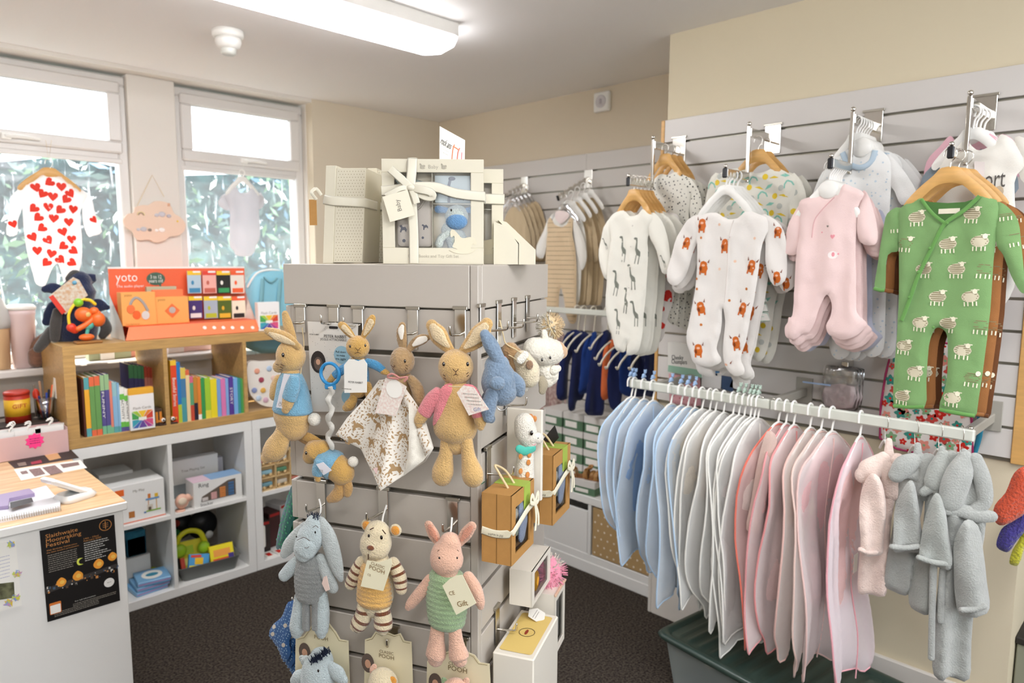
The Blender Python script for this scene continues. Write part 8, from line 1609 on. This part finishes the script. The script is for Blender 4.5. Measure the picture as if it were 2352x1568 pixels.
def translucent(m, k=.5):
    nt = m.node_tree; b_ = nt.nodes['Principled BSDF']; out = [n for n in nt.nodes if n.type == 'OUTPUT_MATERIAL'][0]; mx = nt.nodes.new('ShaderNodeMixShader'); tl = nt.nodes.new('ShaderNodeBsdfTranslucent'); tl.inputs[0].default_value = b_.inputs['Base Color'].default_value; mx.inputs[0].default_value = k
    nt.links.new(b_.outputs[0], mx.inputs[1]); nt.links.new(tl.outputs[0], mx.inputs[2]); nt.links.new(mx.outputs[0], out.inputs[0])
translucent(WJT, .45); RH2 = card('thin_red_heart', 'E8402F'); translucent(RH2, .3); hd = [([(HEART, RH2)],)+d[1:] for d in hd]
sdd = [([(HEART, RH2)], *FW.xz(x, y, 0), .036, r) for x, y, r in ((35, 440, .5), (30, 485, -.4), (30, 515, .3), (206, 460, .2), (215, 505, .6), (222, 525, -.4))]
suit('white heart print sleepsuit hanging in front of the left window', FW, 0, body, [s1, s2], WJT, .014, hd, sdd, k=50, name='baby_sleepsuit', g=.018)
h = hanger(FW, 112, 374, .0, 'wood', 'wooden hanger on a thread in the left window', .26, .035, .04); b = FW.mb(); b.tube([tuple(FW.l(105, 322, .0)), tuple(FW.l(112, 372, .0)), tuple(FW.l(118, 322, .0))], .0008, MATS['jute_cord'], seg=4); b.build('thread', h)
FB2 = fabric('grey_white_bodysuit', 'E4E2E4'); translucent(FB2, .35)
body = A_([(1570, 1010), (1520, 1060), (1490, 1085), (1530, 1160), (1530, 1300), (1530, 1400), (1560, 1440), (1580, 1470), (1650, 1478), (1690, 1460), (1710, 1410), (1735, 1330), (1728, 1160), (1760, 1090), (1720, 1060), (1680, 1020), (1650, 1050), (1600, 1050)])
suit('pale grey short-sleeved bodysuit hanging in front of the right window', FW, 0, body, [A_([(1500, 1060), (1455, 1110), (1475, 1150), (1530, 1170), (1530, 1090)]), A_([(1740, 1050), (1770, 1110), (1750, 1150), (1725, 1160), (1720, 1090)])], FB2, .012, name='baby_bodysuit', cat='baby bodysuit', k=60, g=.018)
h = hanger(FW, 556, 396, .0, 'white', 'white hanger on a ribbon in the right window', .2, .035, .04); b = FW.mb(); b.tube([tuple(FW.l(552, 366, .0)), tuple(FW.l(556, 394, .0)), tuple(FW.l(562, 366, .0))], .0012, WHITE, seg=4); b.build('thread', h)
FCd = Face((0, YG-.075, 0), 0); PCW = mat('pale_plywood', 'E8CDB6', rough=.5)
C_ = A_([(820, 1235), (850, 1195), (890, 1185), (900, 1150), (950, 1135), (990, 1135), (1030, 1110), (1080, 1110), (1130, 1130), (1160, 1190), (1200, 1215), (1235, 1260), (1225, 1310), (1180, 1340), (1130, 1345), (1100, 1370), (1040, 1385), (990, 1365), (930, 1370), (895, 1345), (880, 1310), (840, 1285)])
t = thing('cloud_sign', 'peach wooden cloud with little rainbow and clouds hanging between the windows', 'wall decoration', FCd.at(350, 480, 0)); b = FCd.mb(); b.slab(FCd.poly(C_, 0, 3), -.004, .004, PCW); b.build('cloud_board', t)
b = FCd.mb(); b.tube([tuple(FCd.l(*q, .005)) for q in A_([(915, 1140), (1015, 935), (1095, 1080)])], .0016, MATS['jute_cord'], seg=5); b.build('cord', t)
for r, c in ((.017, 'EBD9A8'), (.011, 'B9A894')): q = FCd.l(324, 494, .006); b = FCd.mb(); b.tube([(q.x+r*math.cos(a*PI/8), q.y, q.z+r*math.sin(a*PI/8)) for a in range(9)], .0026, card('bow_'+c, c)); b.build('rainbow_arc', t)
for x, y, r, c in ((372, 492, .018, 'C9C6CC'), (388, 496, .012, 'BDBAC2'), (360, 494, .012, 'D0CDD2'), (330, 526, .016, 'C4C2C6'), (318, 527, .01, 'CFCCD0'), (344, 528, .01, '8E8278'), (372, 528, .016, 'F2EDE8'), (360, 529, .01, 'F2EDE8')): q = FCd.l(x, y, .006); FCd.mb().ball(tuple(q), r, .004, r*.75, card('cl_'+c, c), 14, 8).build('small_cloud', t)
q = FCd.l(408, 508, .006); FCd.mb().ball(tuple(q), .005, .003, .005, YE, 10, 6).build('yellow_star', t); q = FCd.l(388, 470, .006); FCd.mb().box(q.x-.006, q.x+.006, q.y-.004, q.y+.002, q.z-.008, q.z+.008, mat('small_wood_peg', 'D8A888', rough=.5), .002).build('peg', t)
# ---- things on the window board at the left
SZ = 1.101
FS_ = Face((0, 3.80, 0), 0); PB_ = mat('pale_pink_bin', 'EBD3D0', rough=.4)
def onsill(px0, px1, py, m, label, name, y=3.8, d=.12, cat='storage tub', seg=28):
    Fo = Face((0, y, 0), 0); a, c = Fo.w(px0, py), Fo.w(px1, py); r = (c.x-a.x)/2; h = a.z-SZ; M = at((a.x+c.x)/2, y, SZ); t = thing(name, label, cat, M); b = MB(M); b.lathe([(r*.85, 0), (r*.97, h*.9), (r*1.02, h*.92), (r*1.02, h)], m, seg=seg); b.build('body', t); return t, M, r, h
t, M, r, h = onsill(15, 80, 712, PB_, 'pale pink round tub with a lid on the window board', 'storage_tub'); MB(M).lathe([(r*1.08, h), (r*1.1, h+.012), (r*.9, h+.022)], WHITE, seg=28).build('lid', t)
t, M, r, h = onsill(-30, 22, 750, mat('beige_pot', 'D9B58A', rough=.5), 'beige pot with grey knitted cover at the left edge of the window board', 'storage_pot', cat='pot'); MB(M).lathe([(r*1.1, h*.95), (r*1.2, h*1.1), (r*1.05, h*1.35), (r*.6, h*1.6), (.01, h*1.7)], fabric('grey_white_knit', 'E2DFD8', bump=1.5), seg=28).build('knitted_cover', t); MB(M).ball((0, 0, h*1.78), .02, .02, .02, WHITEP, 12, 8).build('bobble', t)
t = thing('plush_toy', 'brown plush legs dangling beside the left end of the oak shelf', 'soft toy', FS_.at(90, 790, 0)); BRP = plush('brown_fur', '8A6450', scale=160, var=.3)
limbp(FS_, t, 'leg', [(108, 775, 14), (86, 792, 15), (72, 806, 12)], BRP, .03); limbp(FS_, t, 'foot', [(80, 812, 14), (84, 828, 16)], BRP, .05); limbp(FS_, t, 'foot', [(100, 815, 14), (98, 830, 13)], BRP, .03)
for i, (px0, px1, pyt, c, lb) in enumerate(((230, 262, 838, 'F2F0EC', 'white small box on the window board seen through the oak shelf'), (202, 300, 806, 'A9B294', 'sage green box on the window board seen through the oak shelf'), (272, 322, 806, 'E8A894', 'peach box on the window board seen through the oak shelf'), (388, 425, 795, 'F4F0EE', 'white box on the window board seen through the middle cell'), (425, 490, 795, 'EBCBC6', 'pink box on the window board seen through the middle cell'))):
    Fo = Face((0, 3.82, 0), 0); a, c_ = Fo.w(px0, pyt), Fo.w(px1, pyt); M = at(a.x, 3.80+.012*i, SZ); single(MB(M).box(0, c_.x-a.x, 0, .06, 0, max(.04, a.z-SZ), card('sb_'+c, c), .002), 'small_box', lb, 'box', M, 'boxes on the window board')
t, M, r, h = onsill(560, 584, 786, mat('small_lamp_glow', 'FFD9A0', emit=2.2), 'little glowing lamp behind the right end of the oak shelf', 'table_lamp', y=3.85, cat='lamp')
# ============================================================ counter
CX, CY, CZ = .69, 2.505, .79
t = thing('shop_counter', 'white shop counter with a pale wood top at the left', 'counter', at(CX, CY, 0)); PINW = mat('pale_pine_top', 'E9C9A0', rough=.35, var=.14, vscale=6, aniso=(1, 9, 9), col2='D9AE7E')
MB().box(-1.2, CX-.012, CY+.012, 3.34, 0, CZ-.03, WOODP, .002).build('body_panel', t); b = MB(); b.box(-1.2, CX, CY, 3.34, CZ-.03, CZ-.002, WOODP, .003); b.build('edge_trim', t); MB().box(-1.2, CX-.004, CY+.006, 3.34, CZ-.0019, CZ, PINW).build('wood_top', t)
FK = Face((0, CY+.012, 0), 0); o = .003
def prt(b, P, off, m): b.face2d(FK.poly(P, off), FK.O.y-off, m)
K = lambda L: Z(L, 5.807, 80, 1170)
t = thing('poster', 'black festival poster with orange lettering and lantern picture on the counter front', 'poster', FK.at(92, 1219, o))
b = MB(); b.slab(FK.poly(K([(65, 285), (1058, 70), (1138, 1212), (172, 1500)]), o), FK.O.y-o, FK.O.y-.0001, card('poster_black', '15110F')); b.build('sheet', t)
GO = card('poster_gold', 'C98A4E'); WHI = card('poster_white', 'C9C6BE'); ORL = card('lantern_orange', 'F0A03A'); YLL = card('lantern_yellow', 'F6C45A')
xl_, zt_ = FK.xz(92, 1219, o); xr_, zb_ = FK.xz(276, 1380, o); PW, PH = xr_-xl_, zt_-zb_; yy = FK.O.y-o
def P2(u, v): return (xl_+u*PW, zt_-v*PH)
def ptl(s, u, v, w_, m, h_, nm='lettering'):
    b = MB(); x, z = P2(u, v); vv, _ = text_mesh(s); wd = max(p[0] for p in vv)-min(p[0] for p in vv); b.textw(s, x+w_*PW/2, z, w_*PW, yy-.0006, m, size=h_*PH); return b.build(nm, t)
ptl('Slaithwaite', .06, .075, .42, GO, .06); ptl('Moonraking', .06, .125, .46, GO, .06); ptl('Festival', .06, .172, .3, GO, .06)
ptl('40th Birthday Celebration', .06, .225, .4, GO, .02); ptl('the best lantern procession', .06, .25, .42, GO, .02); ptl('14th - 22nd', .55, .195, .2, GO, .024); ptl('February 2025', .55, .22, .24, GO, .024)
b = MB()
for k in range(9): x, z = P2(.07, .285+.022*k); b.scribble(x, x+.38*PW-(.06*PW if k > 6 else 0), z, .0024, yy-.0006, GREYINK)
for k in range(9): x, z = P2(.55, .25+.024*k); b.scribble(x, x+random.uniform(.2, .38)*PW, z, .0026, yy-.0006, WHI)
b.build('small_print', t)
b = MB(); x, z = P2(.86, .1); n = 32; b.add([(x+.0185*math.cos(2*PI*i/n), yy-.0006, z+.0185*math.sin(2*PI*i/n)) for i in range(n)]+[(x+.0165*math.cos(2*PI*i/n), yy-.0006, z+.0165*math.sin(2*PI*i/n)) for i in range(n)], [(i, (i+1) % n, n+(i+1) % n, n+i) for i in range(n)], GO); b.box(x-.001, x+.001, yy-.0008, yy-.0004, z-.013, z+.013, GO)
for dz_ in (-.006, 0, .006): b.box(x-.008, x+.008, yy-.0008, yy-.0004, z+dz_-.0006, z+dz_+.0006, GO)
b.build('round_emblem', t)
b = MB(); x, z = P2(.48, .43); b.face2d(ccr([(x+.009, z+.010), (x-.004, z+.011), (x-.009, z), (x-.004, z-.011), (x+.009, z-.011), (x+.0, z-.007), (x-.003, z), (x+.001, z+.007)], 3), yy-.0008, card('moon_yellow', 'D6DE5A')); b.build('moon', t)
b = MB(); rd = random.Random(4)
x0, z0 = P2(0, .62); b.add([(x0, yy-.0004, z0), (x0+PW, yy-.0004, P2(0, .56)[1]), (x0+PW, yy-.0004, P2(0, .60)[1]), (x0, yy-.0004, P2(0, .68)[1])], [(0, 1, 2, 3)], card('night_scene', '3A3634'))
for k in range(46): u = rd.random(); x, z = P2(u, .6+.03*(1-u)+rd.uniform(-.02, .05)); s_ = rd.uniform(.001, .004); b.add([(x-s_, yy-.0006, z-s_), (x+s_, yy-.0006, z-s_), (x+s_, yy-.0006, z+s_*1.3), (x-s_, yy-.0006, z+s_*1.3)], [(0, 1, 2, 3)], [WHI, GO, card('scene_blue', '4A6078'), card('scene_brown', '5A4636')][k % 4])
b.build('night_scene', t)
for (u, v, r) in ((.22, .6, .013), (.44, .58, .014), (.73, .51, .0145), (.93, .47, .013)): x, z = P2(u, v); b = MB(); b.face2d(ccr([(x, z+r*1.25), (x+r*.9, z+r*.5), (x+r, z-r*.3), (x+r*.4, z-r), (x-r*.4, z-r), (x-r, z-r*.3), (x-r*.9, z+r*.5)], 3), yy-.0009, ORL); b.face2d([(x+.002+r*.5*a, z+r*.5*c) for a, c in circ(12, 1, 1)], yy-.0012, YLL); b.build('lantern', t)
b = MB(); x, z = P2(.86, .75); b.face2d([(x+.0155*a, z+.0155*c) for a, c in circ(24, 1, 1)], yy-.0012, card('white_seal', 'E9E6E0')); b.scribble(x-.006, x+.006, z, .002, yy-.0016, GREYINK); b.build('white_disc', t)
x, z = P2(.12, .86); b = MB(); b.face2d(rrect(x-.016, z-.018, x+.016, z+.02, .003), yy-.0009, card('orange_panel', 'D97A34')); b.face2d(rrect(x-.014, z-.016, x+.014, z+.012, .002), yy-.0012, PAPER); b.build('orange_panel', t)
ptl('For full information', .38, .85, .28, WHI, .02)
b = MB()
for k in range(5): x, z = P2(.1+.25*(k < 2), .88+.018*k); b.scribble(x, x+.6*PW, z, .0022, yy-.0006, GREYINK)
b.build('small_print', t)
t = thing('poster', 'white flyer with coloured splashes and a photo, at the far left of the counter front', 'poster', FK.at(0, 1240, o)); b = MB(); b.slab(FK.poly([(-60, 1252), (36, 1242), (50, 1390), (-55, 1420)], o), FK.O.y-o, FK.O.y-.0001, PAPER); b.build('sheet', t)
b = MB(); rd = random.Random(6)
for (cx_, cy_) in ((28, 1250), (42, 1318), (38, 1372), (20, 1385)):
    for k in range(9): prt(b, [(cx_+rd.uniform(-12, 8)+3*a, cy_+rd.uniform(-8, 8)+3*c) for a, c in circ(6, 1, 1)], o+.0006+.0002*k, card('sp_'+'%d' % (k % 4), ['C8D66A', 'E8C84A', 'C79AC8', '8FA8D8'][k % 4]))
b.build('colour_splash', t); b = MB(); prt(b, [(-20, 1342), (32, 1336), (34, 1372), (-18, 1380)], o+.001, card('meadow_photo', '7A7A5A', var=.6, vscale=60)); b.build('photo', t)
b = MB()
for k in range(7): x, z = FK.xz(2, 1280+8*k, o); b.scribble(x-.02, x+.022, z, .0014, FK.O.y-o-.0008, card('lilac_ink', '9A9ABF'))
b.build('small_print', t)
# ---- things on the counter top
def onC(px, py): return onZ(px, py, CZ)
DP = mat('dusty_pink_card_box', 'D7B3B0', rough=.5); a = onC(3, 1062); c = onC(158, 1030); z1 = onY(158, 985, 3.33).z
Mp = at(.708, 3.33, CZ, 0); t = thing('card_box', 'dusty pink open box of white sock cards on the counter', 'storage box', Mp); L_ = .42; H_ = z1-CZ
MB(Mp).box(-L_, 0, 0, .003, 0, H_, DP).box(-.003, 0, .003, .12, 0, H_+.01, DP).box(-L_, 0, .117, .12, 0, H_+.012, DP).box(-L_, 0, 0, .12, .0, .002, DP).build('box_body', t)
Fb = Face((.708, Mp.translation.y, 0), 0); q = Fb.w(80, 1012, .001); b = MB(); b.slab([(q.x+(.034 if i % 2 else .026)*math.cos(PI*i/10), q.z+(.034 if i % 2 else .026)*math.sin(PI*i/10)) for i in range(20)], q.y-.001, q.y, mat('neon_pink', 'FF3F8E', rough=.5)); b.build('star_sticker', t)
b = MB(); 
for k in range(3): b.scribble(q.x-.018, q.x+.018, q.z+.008-.009*k, .003, q.y-.0016, card('maroon_pen', '8A2A5A'))
b.build('sticker_lettering', t)
for i, (px, dy, w_) in enumerate(((25, .03, .1), (30, .05, .1), (36, .07, .1), (66, .02, .09), (70, .045, .09), (116, .02, .1), (120, .04, .1), (124, .06, .1))):
    q = Fb.w(px, 985); M = at(q.x, Mp.translation.y+dy, CZ+.01); u = thing('sock_card', ordn[i]+' white hanger card from the left in the pink box', 'sock card', M, 'sock cards in the pink box'); hh = H_+.006+.002*(i % 3); MB(M).box(-w_/2, w_/2, 0, .002, 0, hh, CWT, .0005).build('card', u)
    MB(M).tube([(0, .001, hh), (0, .001, hh+.01), (.01, .001, hh+.016), (.006, .001, hh+.028), (-.008, .001, hh+.024)], .0026, WHITE, n=3, rnd=1).build('hook', u)
MUGR = mat('tin_red', 'B3301E', rough=.4); RZ2 = .905; single(MB().box(.2, .705, 3.46, 3.7, CZ-.03, RZ2, card('dark_riser', '3A302C'), .003), 'storage_box', 'dark low box behind the pink card box holding the tin and pens', 'storage box', at(.4, 3.5, CZ))
q = onY(42, 960, 3.54); t = thing('storage_tin', 'red and yellow tin behind the pink box', 'tin', at(q.x, 3.54, RZ2)); Ft = Face((q.x, 3.54, 0), 0); rz = Ft.l(72, 930).x-Ft.l(42, 930).x; zt2 = Ft.l(42, 905).z-RZ2
TN = at(q.x, 3.54, RZ2); MB(TN).lathe([(rz, 0), (rz, zt2)], MUGR, seg=28).build('body', t); MB(TN).lathe([(rz*1.01, zt2*.25), (rz*1.01, zt2*.85)], mat('tin_yellow', 'E0B02A', rough=.4), seg=28).build('yellow_label', t); MB(TN).lathe([(rz*1.03, zt2), (rz*1.03, zt2+.012), (rz*.9, zt2+.016)], MUGR, seg=28).build('lid', t)
b = MB(TN); b.textw('GIFT', 0, zt2*.62, rz*1.1, -rz*1.03, MUGR); b.build('lettering', t)
q = onY(125, 965, 3.53); M = at(q.x-.03, 3.53, RZ2); t = thing('pen_pot', 'clear pot of pens beside the oak shelf behind the pink box', 'pen pot', M); MB(M).lathe([(.03, 0), (.036, .09)], clear('clear_plastic', .3), seg=20).build('pot', t)
for i, (x, y, hh, c_) in enumerate(((-.02, .0, .13, 'D8473A'), (-.008, .01, .16, 'B08A6A'), (.004, -.01, .11, '2A4CA8'), (.012, .01, .12, '22283A'), (.02, 0, .14, 'EE6A34'), (-.014, -.012, .1, '1E2A6A'), (.026, -.004, .17, 'D8C8B0'))): single(MB(M).tube([(x*.6, y, .005), (x*1.6, y, hh)], .0045, mat('pen_'+c_, c_, rough=.4), rnd=1), 'pen', ('red', 'brown', 'blue', 'black', 'orange', 'navy', 'cream')[i]+' pen in the clear pot', 'pen', M @ Matrix.Translation((x, y, .005)), 'pens in the pot')
q = onY(82, 945, 3.6); M = at(q.x, 3.6, RZ2); t = thing('keyring', 'red and orange keyring hanging behind the pen pot', 'keyring', M); MB(M).tube([(0, 0, 0), (0, 0, .14)], .004, CHROME2).build('stem', t); MB(M).ball((.004, -.01, .1), .014, .01, .024, RP_, 12, 8).build('red_charm', t)
# leaflets, reader, notebook, phone
def quad(name, label, cat, L, m, th=.0012, dz=0, grp=None):
    V = [onZ(x, y, CZ+dz) for x, y in L]; c0 = sum(V, Vector())/len(V); M = at(c0.x, c0.y, CZ+dz); t = thing(name, label, cat, M, grp); n = len(V); b = MB(); b.add([(v.x, v.y, CZ+dz+.0002) for v in V]+[(v.x, v.y, CZ+dz+th) for v in V], [tuple(range(n)), tuple(range(n, 2*n))]+[(i, (i+1) % n, n+(i+1) % n, n+i) for i in range(n)], m); b.build('sheet', t); return t
def fl(t, L, dz, m, nm='printed_picture'): MB().add([tuple(onZ(x, y, CZ+dz)) for x, y in L], [tuple(range(len(L)))], m).build(nm, t)
K7 = lambda L: Z(L, 4.127, 0, 860)
t = quad('leaflet', 'dark printed leaflet lying against the pink box', 'leaflet', K7([(75, 830), (680, 720), (750, 790), (140, 890)]), card('dark_leaflet', '3A3030')); fl(t, K7([(420, 760), (540, 735), (580, 790), (470, 815)]), .002, card('pr_D8A878', 'D8A878')); fl(t, K7([(290, 830), (390, 808), (400, 835), (300, 852)]), .002, card('pr_A8384A', 'A8384A'), 'red_lettering'); fl(t, K7([(160, 840), (240, 826), (255, 858), (180, 868)]), .002, card('pr_8E7E74', '8E7E74'), 'printed_lettering')
t = quad('leaflet', 'white leaflet with small photos at the front of the dark one', 'leaflet', K7([(130, 900), (760, 810), (825, 885), (200, 1005)]), PAPER)
for P in ([(270, 900), (380, 882), (430, 940), (330, 965)], [(400, 880), (520, 858), (600, 925), (480, 950)], [(570, 850), (740, 828), (755, 855), (600, 885)], [(190, 920), (250, 908), (270, 935), (210, 945)]): fl(t, K7(P), .002, card('lf_photo', '9A7F7C', var=.4, vscale=200))
t = quad('notebook', 'white spiral-bound notebook at the front left of the counter', 'notebook', K7([(-80, 1230), (440, 1080), (575, 1240), (570, 1290), (0, 1410), (-80, 1420)]), card('notebook_cover', 'E6E6EA', rough=.25), .012); b = MB()
for k in range(26): u = k/25; x, y = K7([(0+575*u, 1365-110*u)])[0]; p_ = onZ(x, y, CZ+.013); b.tube([(p_.x, p_.y-.002, CZ+.001), (p_.x-.001, p_.y-.006, CZ+.010), (p_.x, p_.y+.003, CZ+.017), (p_.x+.001, p_.y+.008, CZ+.012)], .0009, CHROME2, n=3, seg=5)
b.build('spiral_binding', t)
t = quad('phone_case', 'lilac phone case with a dark screen lying on the notebook', 'phone case', K7([(-60, 1180), (280, 1110), (330, 1155), (90, 1205), (80, 1275), (-60, 1290)]), mat('lilac_case', '9D8CB0', rough=.4), .012, .0125); fl(t, K7([(95, 1210), (300, 1165), (318, 1205), (100, 1268)]), .0255, BLACK, 'screen')
q = onC(172, 1145); M = at(q.x, q.y, CZ, 20) @ Matrix.Scale(1.1, 4); t = thing('card_reader', 'white card reader leaning on its dock on the counter', 'card reader', M); WR = mat('gloss_white_plastic', 'F3F3F1', rough=.2, coat=.5)
b = MB(M); ringmesh(b, [rrect(-.045, -.035, .05, .04, .02), rrect(-.05, -.04, .055, .045, .022), rrect(-.042, -.03, .045, .034, .02)], [0, .01, .022], WR, 2); b.build('dock', t)
Mr = M @ Matrix.Translation((.02, .0, .02)) @ Matrix.Rotation(math.radians(-58), 4, 'Y'); b = MB(Mr); b.box(-.008, .008, -.032, .032, -.01, .12, WR, .007); b.build('reader', t); MB(Mr).box(-.0088, -.0078, -.024, .024, .02, .06, mat('reader_screen', '9AA4A8', rough=.2), .0004).build('screen', t)
